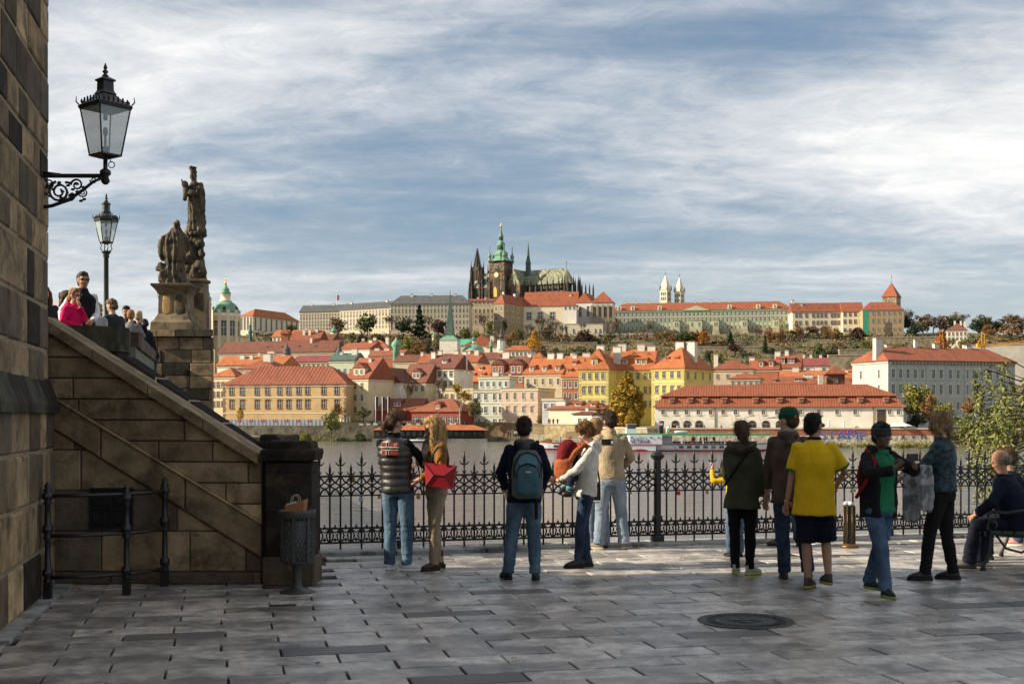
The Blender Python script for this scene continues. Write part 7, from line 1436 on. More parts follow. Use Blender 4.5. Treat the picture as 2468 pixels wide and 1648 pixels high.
def wrinkle(amp, f=11, fz=15, bands=None):
    def d(c):
        v = amp*noise.noise(V((c.x*f, c.y*f, c.z*fz)))+amp*.6*noise.noise(V((c.x*f*2.1+5, c.y*f*2.1, c.z*fz*2.4)))
        if bands: v += bands*(abs(sin(pi*c.z/.078))**.6-.6)
        return v
    return d
def legwrinkle(amp, zs):
    def d(c):
        v = amp*noise.noise(V((c.x*10, c.y*10, c.z*13)))
        for zk, w in zs: v += amp*1.5*math.exp(-((c.z-zk)/w)**2)*noise.noise(V((c.x*6+3, c.y*6, c.z*42)))
        return v
    return d
def hand(b, wrist, d, thumb, s, curl=.5, n=6):
    """palm and five fingers leaving the wrist along d; thumb side given"""
    d = d.normalized(); t = (thumb-d*thumb.dot(d)).normalized(); nrm = d.cross(t)
    for i in range(5):
        b.ball(wrist+d*(.018+.017*i)*s+t*(.004*(i-2))*s, (.026*s, .026*s, .026*s), 8, 5) if i < 5 else 0
    for i in range(4):
        base = wrist+d*.085*s+t*(.030-.020*i)*s; ln = (.078, .086, .08, .062)[i]*s
        p1 = base+d*ln*.45; p2 = p1+(d*cos(curl)+nrm*sin(curl))*ln*.33; p3 = p2+(d*cos(curl*2)+nrm*sin(curl*2))*ln*.27
        b.path([base-d*.02*s, p1, p2, p3], [.0098*s, .0092*s, .0086*s, .006*s], n)
    base = wrist+d*.03*s+t*.026*s; p1 = base+(d*.6+t*.75).normalized()*.035*s; p2 = p1+(d*.92+t*.3+nrm*.3*curl).normalized()*.032*s
    b.path([base, p1, p2], [.0125*s, .011*s, .008*s], n)
def person(label, px, Y, H=1.75, yaw=0, hz0=0.0, feet=((-.11, 0), (.11, 0)), fyaw=(8, -8), hands=((-.24, .05, .78), (.24, .05, .78)), poles=((-.6, -1, -.2), (.6, -1, -.2)), head=(0, 0), lean=0.0, lx=0.0, hip=None, lift=(0, 0),
           skin=SKIN, top=None, bot=None, shoes=None, hair=None, vox=.0135, hat=None, group='people on the terrace', curl=(.5, .5), shoulder=1.0, extra=None, hdir=(None, None), girth=1.0, hips=1.0):
    s = H/1.75; root = thing('person', label, 'person', (ex(px, Y), Y, hz0), R(yaw), group)
    hp = V(hip) if hip else V((0, 0, .925*s)); sc_ = hp+V((lx, lean, .515*s)); nk = sc_+V((lx*.12, lean*.12+.005, .065*s)); hc = nk+V((0, .03*s, .138*s))
    hr, tilt = R(head[0]), R(head[1])
    Rh = Matrix.Rotation(hr, 3, 'Z') @ Matrix.Rotation(-tilt, 3, 'X')
    hs_ = s*1.06
    def hv(x, y, z): return hc+Rh @ V((x*hs_, y*hs_, z*hs_))
    SHW = .152*s*shoulder; arms = []; legs = []
    for i, sd in enumerate((-1, 1)):
        a = sc_+V((sd*SHW, -.01, -.02*s)); e, w = ik(a, V(hands[i])*s if not hip else V(hands[i]), .285*s, .255*s, poles[i]); arms.append((a, e, w))
        hj = hp+V((sd*.088*s*hips, 0, -.03*s)); f = V((feet[i][0], feet[i][1], .085*s+lift[i])); ll = max(.40*s, .5*(f-hj).length*1.003) if not hip else .43*s; kn, f = ik(hj, f, ll, ll, (sd*.06, 1, .35 if hip else .05)); legs.append((hj, kn, f))
    def ring(t, rx, ry, dy=0.0): p = hp.lerp(sc_, t); return (p.x, p.y+dy, p.z, rx*s*girth, ry*s*girth)
    # --- body: one skin
    b = MB(); b.loft([ring(-.18, .13, .10), ring(0, .15, .11), ring(.3, .13, .095), ring(.7, .155, .11), ring(.92, .14, .085), ring(1.06, .06, .06)], 16)
    b.path([sc_+V((0, 0, -.02)), nk, hc+V((0, -.01, -.03))], [.06*s, .052*s, .05*s], 10)
    def hball(c, r): 
        o = len(b.v); b.ball((0, 0, 0), tuple(k_*hs_ for k_ in r), 14, 9); b.v[o:] = [tuple(hv(*c)+Rh @ V(v)) for v in b.v[o:]]
    for c, r in (((0, -.01, .025), (.074, .093, .098)), ((0, .02, -.045), (.056, .066, .075)), ((0, .062, -.088), (.026, .024, .022)), ((0, .088, -.004), (.012, .012, .02)), ((0, .1, -.02), (.0135, .015, .012)), ((.076, -.004, -.005), (.011, .022, .032)), ((-.076, -.004, -.005), (.011, .022, .032)), ((0, .074, .03), (.05, .016, .012)), ((.036, .06, -.025), (.022, .022, .02)), ((-.036, .06, -.025), (.022, .022, .02)), ((0, .08, -.056), (.02, .012, .011))): hball(c, r)
    for a, e, w in arms: b.path([a, e, w], [.046*s, .036*s, .026*s], 10)
    for hj, kn, f in legs: b.path([hj, hj.lerp(kn, .5), kn, kn.lerp(f, .35), f], [.082*s, .070*s, .050*s, .052*s, .034*s], 10)
    me = fuse(b, skin, vox, 1, None, 'body'); body = link('body', me, root)
    hb = MB()
    for i, (a, e, w) in enumerate(arms):
        dirn = V(hdir[i]) if hdir[i] else (w-e); hand(hb, w, dirn, V((-.9 if i else .9, .4, .3)), s, curl[i])
    hm = hb.mesh('hands', skin); bm = bmesh.new(); bm.from_mesh(me); bm.from_mesh(hm); bm.to_mesh(me); bm.free(); bpy.data.meshes.remove(hm)
    for x in (-.03, .03):
        e_ = MB(); c = hv(x, .0795, .012); e_.ball(c, (.012*s, .008*s, .0075*s), 8, 5); e_.obj('eye', m_eye, root)
    e_ = MB(); c = hv(0, .0905, -.056); e_.ball(c, (.02*s, .006*s, .006*s), 8, 4); o = e_.obj('mouth', m_lip, root)
    # --- clothes
    for ti, g in enumerate(top or ()):
        b = MB(); th = g.get('th', .02); hem = g.get('hem', .8)*s; hemp = max(-.35, (hem-hp.z)/(.515*s)) if not hip else -.12
        fl = g.get('flare', 1.0)
        rs = [ring(hemp, (.155+th)*fl, (.118+th)*fl), ring(hemp+.03, (.158+th)*fl, (.12+th)*fl)]
        if hemp < -.05: rs.append(ring(0, .152+th, .118+th))
        rs += [ring(.35, .142+th*g.get('waist', 1), .108+th), ring(.68, .163+th, .122+th), ring(.88, .165+th*.9, .108+th*.8), ring(.98, .135+th*.7, .09+th*.7), ring(1.06, .075+th*.5, .07+th*.5), ring(1.12, .058+th*.5, .058+th*.5, .01)]
        b.loft(rs, 22)
        for i, (a, e, w) in enumerate(arms):
            ln = g.get('sleeve', 1.0)
            if ln <= 0: continue
            b.ball(a+V((0, 0, -.01*s)), (.052+th*.6)*s, 10, 7)
            r1, r2, r3 = (.049+th*.6)*s, (.042+th*.6)*s, (.031+th*.6)*s
            if ln < .6: q = a.lerp(e, ln*1.6); b.path([a+(a-e)*.1, a, q], [r1, r1, r1*1.08], 12)
            else: b.path([a+(a-e)*.1, a, a.lerp(e, .6), e, e.lerp(w, .5), w-(w-e)*.04], [r1*.9, r1, r1*.95, r2*1.05, r2*.9, r3*1.05], 12)
        if g.get('hood'):
            b.path([nk+V((-.09*s, -.02, 0)), nk+V((-.06*s, -.09*s, -.01)), nk+V((0, -.115*s, -.03*s)), nk+V((.06*s, -.09*s, -.01)), nk+V((.09*s, -.02, 0))], [.03*s, .045*s, .055*s, .045*s, .03*s], 10)
            b.path([nk+V((0, -.1*s, 0)), nk+V((0, -.135*s, -.12*s))], [.07*s, .035*s], 10)
        if g.get('collar'): b.loft([(nk.x, nk.y, nk.z-.05*s, .085*s, .085*s), (nk.x, nk.y, nk.z+.03*s, .072*s, .075*s), (nk.x, nk.y+.004, nk.z+.04*s, .066*s, .07*s)], 14)
        link(g['name'], fuse(b, g['m'], vox, 2, g.get('disp') or wrinkle(.008), g['name']), root)
    if bot:
        b = MB(); th = bot.get('th', .014); cut = bot.get('cut', 1.0)
        b.loft([ring(-.2, (.118+th), .10+th), ring(-.1, (.148+th)*hips, .12+th), ring(.05, (.15+th)*hips, .118+th), ring(.16, .138+th, .105+th)], 18)
        for i, (hj, kn, f) in enumerate(legs):
            if cut < .6: q = kn+(f-kn)*(cut*2-1) if cut > .5 else hj.lerp(kn, cut*2); b.path([hj, hj.lerp(kn, .5), q], [(.086+th)*s, (.082+th)*s, (.082+th*1.5)*s], 12)
            else:
                kn2 = bot.get('ankle', .052)
                ft_ = f+V((0, 0, -.02*s)); b.path([hj, hj.lerp(kn, .5), kn, kn.lerp(f, .4), kn.lerp(f, .85), ft_], [(.086+th)*s, (.074+th)*s, (.057+th)*s, (.055+th)*s, (kn2+th)*s, (kn2+th*1.3)*s], 12)
        link(bot.get('name', 'trousers'), fuse(b, bot['m'], vox, 2, legwrinkle(.007, ((legs[0][1].z, .08), (.16, .08), (hp.z-.1, .05))), 'trousers'), root)
    if shoes:
        for i, (hj, kn, f) in enumerate(legs):
            b = MB(); hs = shoes.get('h', .10); fx, fy, fz = f.x, f.y, lift[i]; yw = R(fyaw[i]); k_ = s*shoes.get('k', 1)
            def sr(oy, z, rx, ry): return (fx-sin(yw)*oy*k_, fy+cos(yw)*oy*k_, fz+z*k_, rx*k_, ry*k_, yw)
            b.cur = 1; b.loft([sr(.055, .0, .040, .128), sr(.055, .008, .045, .137), sr(.055, .026, .045, .137), sr(.055, .03, .042, .13)], 18)
            b.cur = 0; b.loft([sr(.055, .028, .043, .132), sr(.05, .055, .042, .118), sr(.025, .08, .038, .088), sr(0, .1, .036, .056)]+([sr(-.005, hs, .042, .052)] if hs > .1 else [])+[sr(-.008, max(hs, .1)+.012, .034, .044)], 18)
            if shoes.get('heel'): b.cur = 1; b.loft([sr(-.06, -.0, .022, .024), sr(-.06, .05, .03, .03)], 10)
            if shoes.get('laces'): b.cur = 2; [b.path([(V(sr(.045+.018*q, .09-.011*q, 0, 0)[:3])+V((-.022*cos(yw), -.022*sin(yw), 0))), (V(sr(.045+.018*q, .096-.011*q, 0, 0)[:3])+V((.022*cos(yw), .022*sin(yw), 0)))], .004, 4) for q in range(4)]
            b.obj('shoe', [shoes['m'], shoes.get('sole', m_eye), shoes.get('lace', m_wframe)], root)
    if hair:
        b = MB(); st_ = hair['style']
        def hb_(c, r, n=14, m=9): 
            o = len(b.v); b.ball((0, 0, 0), tuple(k_*hs_ for k_ in r), n, m); b.v[o:] = [tuple(hv(*c)+Rh @ V(v)) for v in b.v[o:]]
        def hp_(pts, rs): b.path([hv(*p) for p in pts], [r*hs_ for r in rs], 10)
        if st_ != 'bald': hb_((0, -.022, .042), (.083, .094, .092)); hb_((0, -.05, -.01), (.074, .062, .075)); hb_((0, .03, .088), (.062, .052, .042))
        if st_ == 'bald': hb_((0, -.06, -.02), (.072, .045, .05)); hp_([(-.072, .01, .01), (-.075, -.03, .0), (-.05, -.085, .0), (0, -.1, 0), (.05, -.085, 0), (.075, -.03, 0), (.072, .01, .01)], [.014, .02, .024, .026, .024, .02, .014])
        if st_ == 'bun': hp_([(0, -.1, -.005), (0, -.125, -.03), (0, -.125, -.075), (0, -.115, -.11)], [.022, .032, .03, .015])
        if st_ == 'tail': hp_([(0, -.09, .05), (0, -.14, .03), (.01, -.15, -.06), (.02, -.125, -.16), (.03, -.1, -.25)], [.025, .035, .045, .04, .012])
        if st_ == 'long':
            Rz = Matrix.Rotation(hr, 3, 'Z'); top_ = hv(0, -.05, .04); b.path([top_+Rz @ V(q) for q in ((0, 0, 0), (0, -.03, -.1), (.0, -.035, -.22), (.01, -.03, -.36), (.01, -.02, -.45))], [.085, .083, .082, .07, .03], 12)
            for sd in (-1, 1): c0 = hv(sd*.072, .01, .04); b.path([c0+Rz @ V(q) for q in ((0, 0, 0), (sd*.012, .0, -.11), (sd*.012, .0, -.24), (sd*.0, -.01, -.36))], [.03, .034, .034, .012], 10)
        if st_ == 'bob':
            for q in range(26): a_ = random.uniform(-2.5, 2.5); z_ = random.uniform(-.12, .1); r_ = .088+.012*random.random(); hb_((r_*sin(a_)*.92, -r_*cos(a_)*1.02, z_), (.034, .034, .04), 8, 6)
            hb_((0, -.03, .03), (.1, .105, .105))
        if st_ == 'pixie': hb_((0, -.016, .042), (.084, .099, .09)); hb_((.045, .045, .06), (.03, .042, .04)); hb_((-.045, .045, .06), (.03, .042, .04)); hb_((0, .066, .078), (.052, .026, .028)); hb_((.07, -.01, .0), (.022, .045, .06)); hb_((-.07, -.01, 0), (.022, .045, .06))
        fz = hair.get('fz', 12); am_ = hair.get('amp', .006)
        hm_ = fuse(b, hair['m'], .0105, 1, lambda c: am_*noise.noise(V((c.x*75, c.y*75, c.z*fz)))+am_*.7*noise.noise(c*26), 'hair'); ho = link('hair', hm_, root)
        if vox < .018 and st_ != 'bald':       # loose strands over the mass of hair
            sb_ = MB(); rg_ = random.Random(3); vs_ = hm_.vertices; ln_ = dict(long=.10, tail=.07, bob=.05, pixie=.045, bun=.05).get(st_, .022)
            for _ in range(420):
                v_ = vs_[rg_.randrange(len(vs_))]; n_ = v_.normal; d_ = V((0, 0, -1))-n_*(-n_.z); d_ = d_+V((rg_.gauss(0, .3), rg_.gauss(0, .3), rg_.gauss(0, .25)))+n_*(.35 if ln_ < .03 else .12); d_.normalize(); l_ = ln_*rg_.uniform(.5, 1.3); p_ = v_.co.copy()
                sb_.path([p_-n_*.003, p_+d_*l_*.5+n_*.004, p_+d_*l_+n_*rg_.uniform(-.006, .004)], [.0022, .0019, .0006], 3, False)
            tag(sb_.obj('hair_strands', hair['m'], ho), kind='stuff')
    if hat == 'beanie':
        b = MB(); o = 0; b.loft([(0, -.012, -.01, .088, .108), (0, -.014, .03, .091, .111), (0, -.016, .075, .086, .104), (0, -.02, .115, .062, .076), (0, -.024, .142, .02, .025)], 18); b.v = [tuple(hv(*v)) for v in b.v]
        link('beanie', fuse(b, cloth('beanie_grey', (.045, .045, .046)), .011, 1, lambda c: .004*sin(c.z*160), 'beanie'), root)
    if hat == 'cap':
        b = MB(); b.loft([(0, -.01, .02, .086, .106), (0, -.01, .06, .086, .105), (0, -.012, .1, .074, .09), (0, -.015, .125, .045, .055), (0, -.015, .134, .01, .01)], 18); b.v = [tuple(hv(*v)) for v in b.v]; b.obj('cap', cloth('cap_green', (.012, .085, .05)), root)
        b = MB(); b.loft([(0, .14, .028, .072, .085), (0, .14, .034, .072, .085)], 16); b.v = [tuple(hv(*v)) for v in b.v]; b.obj('cap_peak', cloth('cap_red', (.36, .05, .03)), root)
        b = MB(); b.loft([(0, -.1, .015, .04, .014), (0, -.1, .045, .042, .014)], 12); b.v = [tuple(hv(*v)) for v in b.v]; b.obj('cap_strap', cloth('cap_orange', (.55, .11, .03)), root)
    if hat in ('sunglasses', 'glasses'):
        b = MB()
        for x in (-.034, .034): b.ball((x, .094, .012), (.03, .008, .02), 10, 5)
        b.tube((-.07, .07, .016), (-.078, -.01, .018), .003, n=4); b.tube((.07, .07, .016), (.078, -.01, .018), .003, n=4); b.tube((-.07, .085, .016), (.07, .085, .016), .003, n=4)
        b.v = [tuple(hv(*v)) for v in b.v]; b.obj('sunglasses' if hat == 'sunglasses' else 'glasses', m_sung, root)
    return dict(root=root, hv=hv, arms=arms, legs=legs, hp=hp, sc=sc_, nk=nk, s=s, hc=hc)
def yfeet(y): return FPX*CAMH/(y-HZ)
def world_thing(name, label, cat, p, off, rz=None):
    r = p['root']; w = Matrix.Rotation(r.rotation_euler.z, 4, 'Z') @ V(off)+r.location
    return thing(name, label, cat, w, r.rotation_euler.z if rz is None else rz)
D_MID = denim('mid', (.04, .075, .125), (.12, .19, .26)); D_DARK = denim('dark', (.018, .03, .06), (.045, .075, .13)); D_LIGHT = denim('light', (.13, .20, .30), (.33, .39, .46)); D_BLUE = denim('blue', (.05, .085, .15), (.10, .16, .25))
BLACKSHOE = dict(m=mat('shoe_black', (.014, .013, .013), .45), sole=mat('sole_black', (.01, .01, .01), .8))
# --- man in quilted vest
p = person('man in black quilted vest with a flag patch and jeans, seen from behind', 958, 13.85, 1.735, -14, feet=((-.10, .02), (.13, -.06)), fyaw=(-5, -72), hands=((-.02, .33, 1.12), (.17, .35, 1.17)), poles=((-1, -.5, -.35), (1, -.4, -.5)), head=(-38, 12), lx=-.04,
    top=[dict(name='sweater', m=cloth('black_knit', (.010, .010, .011)), th=.012, hem=.86, collar=True), dict(name='vest', m=mat('quilted_nylon', (.022, .021, .020), .38, .2, 8, .2, 60, spec=.5), th=.035, hem=.86, sleeve=0, disp=wrinkle(.005, 9, 9, .011))],
    bot=dict(m=D_MID, th=.015, ankle=.048), shoes=dict(m=mat('shoe_white', (.62, .62, .66), .6), sole=mat('sole_white', (.7, .7, .7), .7)), hair=dict(style='bun', m=HB), hat='glasses', hdir=((.6, .5, .3), (.2, .6, .5)))
r = p['root']; cols_ = (cloth('flag_red', (.24, .035, .028)), cloth('flag_white', (.52, .46, .38)), cloth('flag_dark', (.035, .03, .035)))
def curved_patch(par, x0, x1, z0, z1, m_, nm, yb=-.175, k=1.1, cx=-.03, off=0.0):
    b = MB(); n = 8
    for i in range(n+1):
        x = x0+(x1-x0)*i/n
        for z in (z0, z1): b.v.append((x, yb-off+k*(x-cx)**2+.35*(z-1.36 if z > 1.36 else 0)**1*.35, z))
    for i in range(n): b.f.append((2*i, 2*i+2, 2*i+3, 2*i+1)); b.m.append(0); b.sm.append(True)
    return b.obj(nm, m_, par)
fp = curved_patch(r, -.125, .075, 1.285, 1.42, cols_[0], 'flag_patch', off=.006)
for a in ((-.075, -.035, 1.285, 1.42), (-.125, .075, 1.335, 1.375)): curved_patch(r, *a, cols_[1], 'patch_cross', off=.009)
for a in ((-.065, -.045, 1.285, 1.42), (-.125, .075, 1.346, 1.364)): curved_patch(r, *a, cols_[2], 'patch_cross_line', off=.011)
o = link('patch_number', text_mesh('67', .045, cols_[1], .001, 'patch_number'), r, (.04, -.185, 1.40)); o.rotation_euler = (R(90), 0, 0)
cm_ = world_thing('camera', 'black camera in the hands of the man in the quilted vest', 'camera', p, (.14, .42, 1.20)); b = MB(); b.cbox((0, 0, 0), (.13, .06, .09), 0, .012); b.obj('body', mat('camera_black', (.012, .012, .012), .4), cm_); b = MB(); b.tube((0, .03, 0), (0, .12, 0), .035, n=14); b.obj('lens', mat('camera_black', (.012, .012, .012)), cm_); b = MB(); b.cbox((0, 0, .055), (.05, .05, .03), 0, .01); b.obj('prism_hump', mat('camera_black', (.012, .012, .012)), cm_)
b = MB(); b.path([(.05, 0, -.03), (.08, 0, -.2), (.06, .02, -.36), (.0, .02, -.37), (-.02, .01, -.2), (-.04, 0, -.03)], .009, 6); b.obj('strap', mat('camera_black', (.012, .012, .012)), cm_)
# --- blonde woman
p = person('woman with long blond hair, mustard jacket, beige trousers and brown heeled boots', 1052, 13.95, 1.69, 112, feet=((-.10, .06), (.09, -.06)), fyaw=(8, -35), hands=((-.14, .24, 1.06), (.05, .17, 1.24)), poles=((-.8, -.6, -.5), (.9, -.5, -.6)), head=(-8, 24), hips=1.05, shoulder=.92,
    top=[dict(name='jacket', m=cloth('mustard', (.20, .095, .022)), th=.024, hem=.97, waist=.5)], bot=dict(m=cloth('beige_chino', (.30, .235, .16)), th=.010, ankle=.046), shoes=dict(m=mat('boot_brown', (.045, .02, .012), .45), sole=mat('sole_dark', (.02, .012, .01), .6), h=.22, heel=True, k=.95), hair=dict(style='long', m=HBL, fz=6, amp=.006), curl=(.6, 1.1), hdir=(None, (-.3, .5, .8)))
b = MB(); nk = p['nk']; b.path([nk+V((.08*cos(t), .02+.08*sin(t), -.03-.015*cos(2*t))) for t in [i*.5 for i in range(14)]], .034, 8); b.path([nk+V((0, .1, -.04)), nk+V((-.02, .14, -.16)), nk+V((-.01, .13, -.3))], [.05, .05, .03], 8)
link('scarf', fuse(b, mat('scarf_print', (.30, .23, .19), .9, .5, 14, .4, 50, stain=(.05, .035, .03), stain_scale=16), .012, 1, wrinkle(.008, 20, 20)), p['root'])
b = MB(); w = p['arms'][1][2]; e_ = p['arms'][1][1]; q = w.lerp(e_, .06); b.path([q, q+(e_-w).normalized()*.02], .036, 12); b.obj('wristwatch', mat('watch_steel', (.1, .1, .1), .3, metal=.8), p['root'])
bg_ = thing('handbag', 'bright red geometric tote handbag on the arm of the blond woman', 'handbag', (ex(1060, 13.66), 13.66, .94), R(-4)); m_rb = mat('bag_red', (.34, .006, .014), .5, .1, 5, .1, 30)
pts = [(-.15, -.05, .01), (.145, -.05, -.02), (.19, -.03, .23), (-.165, -.03, .26), (-.15, .05, .01), (.145, .05, -.02), (.19, .03, .23), (-.165, .03, .26)]
fc = [(-.06, -.066, .13), (.05, -.066, .12)]
b = MB(); b.add(pts+fc, [(0, 8, 3), (3, 8, 9, 2), (9, 1, 2), (0, 1, 9, 8), (1, 5, 6, 2), (5, 4, 7, 6), (4, 0, 3, 7), (4, 5, 1, 0), (3, 2, 6, 7)], False); b.obj('body', m_rb, bg_)
b = MB(); SQ = [V(x)+V((0, -.002, 0)) for x in pts[:4]+fc]
for a_, c_ in ((0, 4), (3, 4), (4, 5), (5, 1), (5, 2)): b.tube(SQ[a_], SQ[c_], .005, n=4)
b.obj('seam', mat('bag_seam', (.03, .005, .006), .6), bg_)
for y in (-.035, .035): b = MB(); b.path([(-.08, y, .26), (-.075, y*.8, .36), (-.02, y*.4, .43), (.04, y*.4, .43), (.085, y*.8, .36), (.09, y, .22)], .011, 6); b.obj('handle', mat('bag_handle', (.016, .01, .01), .5), bg_)
# --- backpack man
p = person('short haired man with teal backpack and jeans standing with legs apart', 1264, 13.08, 1.68, 2, feet=((-.17, .02), (.11, -.05)), fyaw=(25, -10), hands=((-.2, .24, .98), (.2, .24, .98)), poles=((-1, -.7, -.2), (1, -.7, -.2)), head=(-4, 8),
    top=[dict(name='sweater', m=cloth('navy_knit', (.010, .013, .026)), th=.026, hem=.84), dict(name='hood', m=cloth('hood_grey', (.075, .08, .08)), th=.016, hem=1.2, sleeve=0, hood=True)], bot=dict(m=D_MID, th=.018, ankle=.048), shoes=BLACKSHOE, hair=dict(style='short', m=HDB), shoulder=1.05, girth=1.05)
bk = world_thing('backpack', 'teal and grey backpack worn by the short haired man', 'backpack', p, (0.02, -.21, 1.11)); m_t, m_g, m_k = cloth('pack_teal', (.055, .125, .15)), cloth('pack_grey', (.10, .115, .115)), cloth('pack_black', (.012, .012, .013))
b = MB(); b.loft([(0, 0, -.25, .12, .07, 0, .7), (0, 0, -.22, .16, .10, 0, .7), (0, 0, 0, .165, .105, 0, .7), (0, .01, .17, .14, .085, 0, .7), (0, .02, .25, .09, .05, 0, .7)], 22); link('main_bag', fuse(b, m_g, .012, 1, wrinkle(.004)), bk)
b = MB(); b.loft([(0, -.075, -.21, .10, .05, 0, .6), (0, -.09, -.18, .118, .06, 0, .6), (0, -.085, .0, .115, .055, 0, .6), (0, -.07, .08, .085, .04, 0, .6)], 20); link('front_pocket', fuse(b, m_t, .011, 1), bk)
b = MB(); b.loft([(0, -.05, .09, .115, .045, 0, .6), (0, -.045, .16, .10, .04, 0, .6), (0, -.02, .215, .06, .03, 0, .6)], 18); link('top_pocket', fuse(b, cloth('pack_blue', (.10, .22, .29)), .011, 1), bk)
for a_, zz in ((.122, .09), (.14, .2)): b = MB(); b.path([(-a_, -.05, -.12), (-a_*1.0, -.085, zz-.1), (-a_*.6, -.095, zz), (0, -.1, zz+.025), (a_*.6, -.095, zz), (a_, -.085, zz-.1), (a_, -.05, -.12)], .007, 6); b.obj('zip', m_k, bk)
for x in (-.11, .11): b = MB(); b.path([(x, .06, -.2), (x*1.35, .15, 0), (x*1.1, .21, .22), (x, .13, .33), (x*.8, .04, .3), (x*.7, .02, .2)], .024, 8); b.obj('strap', m_k, bk)
b = MB(); b.path([(.08, .05, -.22), (.09, -.05, -.3), (.09, -.06, -.46)], [.018, .018, .018], 4); b.obj('loose_strap', m_k, bk)
b = MB(); b.box(-.025, .03, -.152, -.147, .02, .04); b.obj('logo_patch', cloth('pack_logo', (.5, .42, .36)), bk)
# --- mother with baby in a sling
m_sling = cloth('sling_terracotta', (.30, .085, .035)); m_hood_red = cloth('baby_hood', (.13, .012, .016))
p = person('short haired woman in white hoodie carrying a baby in a terracotta sling', 1412, 14.1, 1.63, 96, feet=((-.05, .09), (.07, -.03)), fyaw=(4, 0), hands=((-.08, .33, 1.07), (.06, .34, 1.08)), poles=((-1, -.3, -.6), (1, -.3, -.6)), head=(8, 30), hips=1.03, shoulder=.95, lean=-.03,
    top=[dict(name='hoodie', m=cloth('offwhite_fleece', (.60, .57, .50)), th=.018, hem=.86, hood=True)], bot=dict(m=D_DARK, th=.010, ankle=.044), shoes=dict(m=mat('shoe_black', (.014, .013, .013)), sole=mat('sole_black', (.01, .01, .01)), k=1.0), hair=dict(style='pixie', m=hairm('chestnut', (.15, .075, .022)), fz=18), curl=(1.0, 1.0), hdir=((.7, .5, -.1), (-.7, .5, -.1)))
bb = world_thing('baby', 'baby with dark red hood carried in a terracotta sling', 'baby', p, (0, .17, 1.15)); 
b = MB(); b.ball((0, .03, .17), (.095, .095, .10)); b.loft([(0, .0, -.16, .10, .09), (0, .03, -.08, .13, .12), (0, .03, .08, .12, .11), (0, .0, .16, .09, .08)], 16)
for x in (-1, 1): b.path([(x*.09, .02, -.13), (x*.17, .03, -.16), (x*.17, .04, -.27)], [.055, .05, .036], 8)
link('body', fuse(b, cloth('baby_navy', (.02, .025, .045)), .013, 1, wrinkle(.004)), bb)
b = MB(); b.ball((0, .035, .185), (.11, .115, .115)); b.loft([(0, .1, -.02, .1, .06), (0, .08, .1, .115, .09), (0, .05, .2, .11, .1)], 14); link('hood', fuse(b, m_hood_red, .013, 1, wrinkle(.008, 12, 9)), bb)
b = MB(); b.loft([(0, .03, -.2, .07, .07), (0, .05, -.16, .125, .12), (0, .06, -.08, .14, .135), (0, .06, .04, .135, .125), (0, .05, .10, .115, .105)], 18); link('sling', fuse(b, m_sling, .013, 1, wrinkle(.009, 8, 12)), bb)
for x in (-1, 1): b = MB(); b.ball((x*.17, .07, -.31), (.034, .065, .036)); b.obj('shoe', BLACKSHOE['m'], bb); b = MB(); b.path([(x*.17, .04, -.22), (x*.17, .042, -.26)], .042, 10); b.obj('striped_sock', cloth('sock_stripe', (.10, .25, .28)), bb)
for x in (-1, 1): b = MB(); b.path([(x*.09, .05, .02), (x*.14, -.03, .16), (x*.13, -.13, .24), (x*.07, -.24, .18), (-x*.06, -.27, .0)], [.03, .034, .034, .034, .03], 8); b.obj('sling_strap', m_sling, bb)
# --- man in beige jacket at the fence
p = person('dark haired man in beige work jacket and pale jeans leaning on the fence', 1473, 16.05, 1.745, 4, feet=((-.16, -.02), (.17, .0)), fyaw=(40, -40), hands=((-.2, .32, 1.04), (.2, .32, 1.04)), poles=((-1, -.3, -.8), (1, -.3, -.8)), head=(6, 14), lean=.03, skin=SKIN_T,
    top=[dict(name='jacket', m=cloth('beige_twill', (.33, .26, .165)), th=.034, hem=.90, collar=True, disp=wrinkle(.010, 7, 5))], bot=dict(m=D_LIGHT, th=.024, ankle=.054), shoes=dict(m=mat('trainer_beige', (.20, .16, .11), .7), sole=mat('sole_cream', (.4, .36, .28), .8), lace=m_wframe, laces=True), hair=dict(style='short', m=HDB, amp=.009), shoulder=1.0, girth=.95)
curved_patch(p['root'], -.15, .0, 1.34, 1.42, m_k, 'jacket_patch', yb=-.185, cx=0, off=.004); curved_patch(p['root'], -.03, -.005, 1.36, 1.40, m_wframe, 'patch_emblem', yb=-.187, cx=0, off=.008)
p = person('grey blond person with white headband half hidden behind the beige jacket', 1438, 16.2, 1.66, 8, head=(-15, 5), hands=((-.2, .3, 1.02), (.2, .3, 1.02)), top=[dict(name='sweater', m=cloth('black_stripe', (.02, .02, .022)), th=.02, hem=.8)], bot=dict(m=D_LIGHT, th=.016), shoes=dict(m=mat('trainer_beige', (.2, .16, .11))), hair=dict(style='short', m=HGB), feet=((-.07, 0), (.12, .02)))
b = MB(); b.path([p['hv'](.09*cos(t), -.01+.0*t, .045+.095*sin(t)) for t in [i*pi/10 for i in range(11)]], .012, 6); b.obj('headband', m_wframe, p['root'])
sb = thing('shoulder_bag', 'black and white shoulder bag hanging beside the pale jeans', 'bag', (ex(1428, 15.6), 15.6, .66)); b = MB(); b.cbox((0, 0, .1), (.2, .08, .26), 0, .02); b.obj('body', m_k, sb); b = MB(); b.box(-.1, .1, -.045, -.041, -.02, 0); b.obj('white_trim', m_wframe, sb); b = MB(); b.path([(-.09, 0, .22), (-.05, .02, .5), (.0, .1, .75), (.05, .02, .5), (.09, 0, .22)], .012, 6); b.obj('strap', m_k, sb)
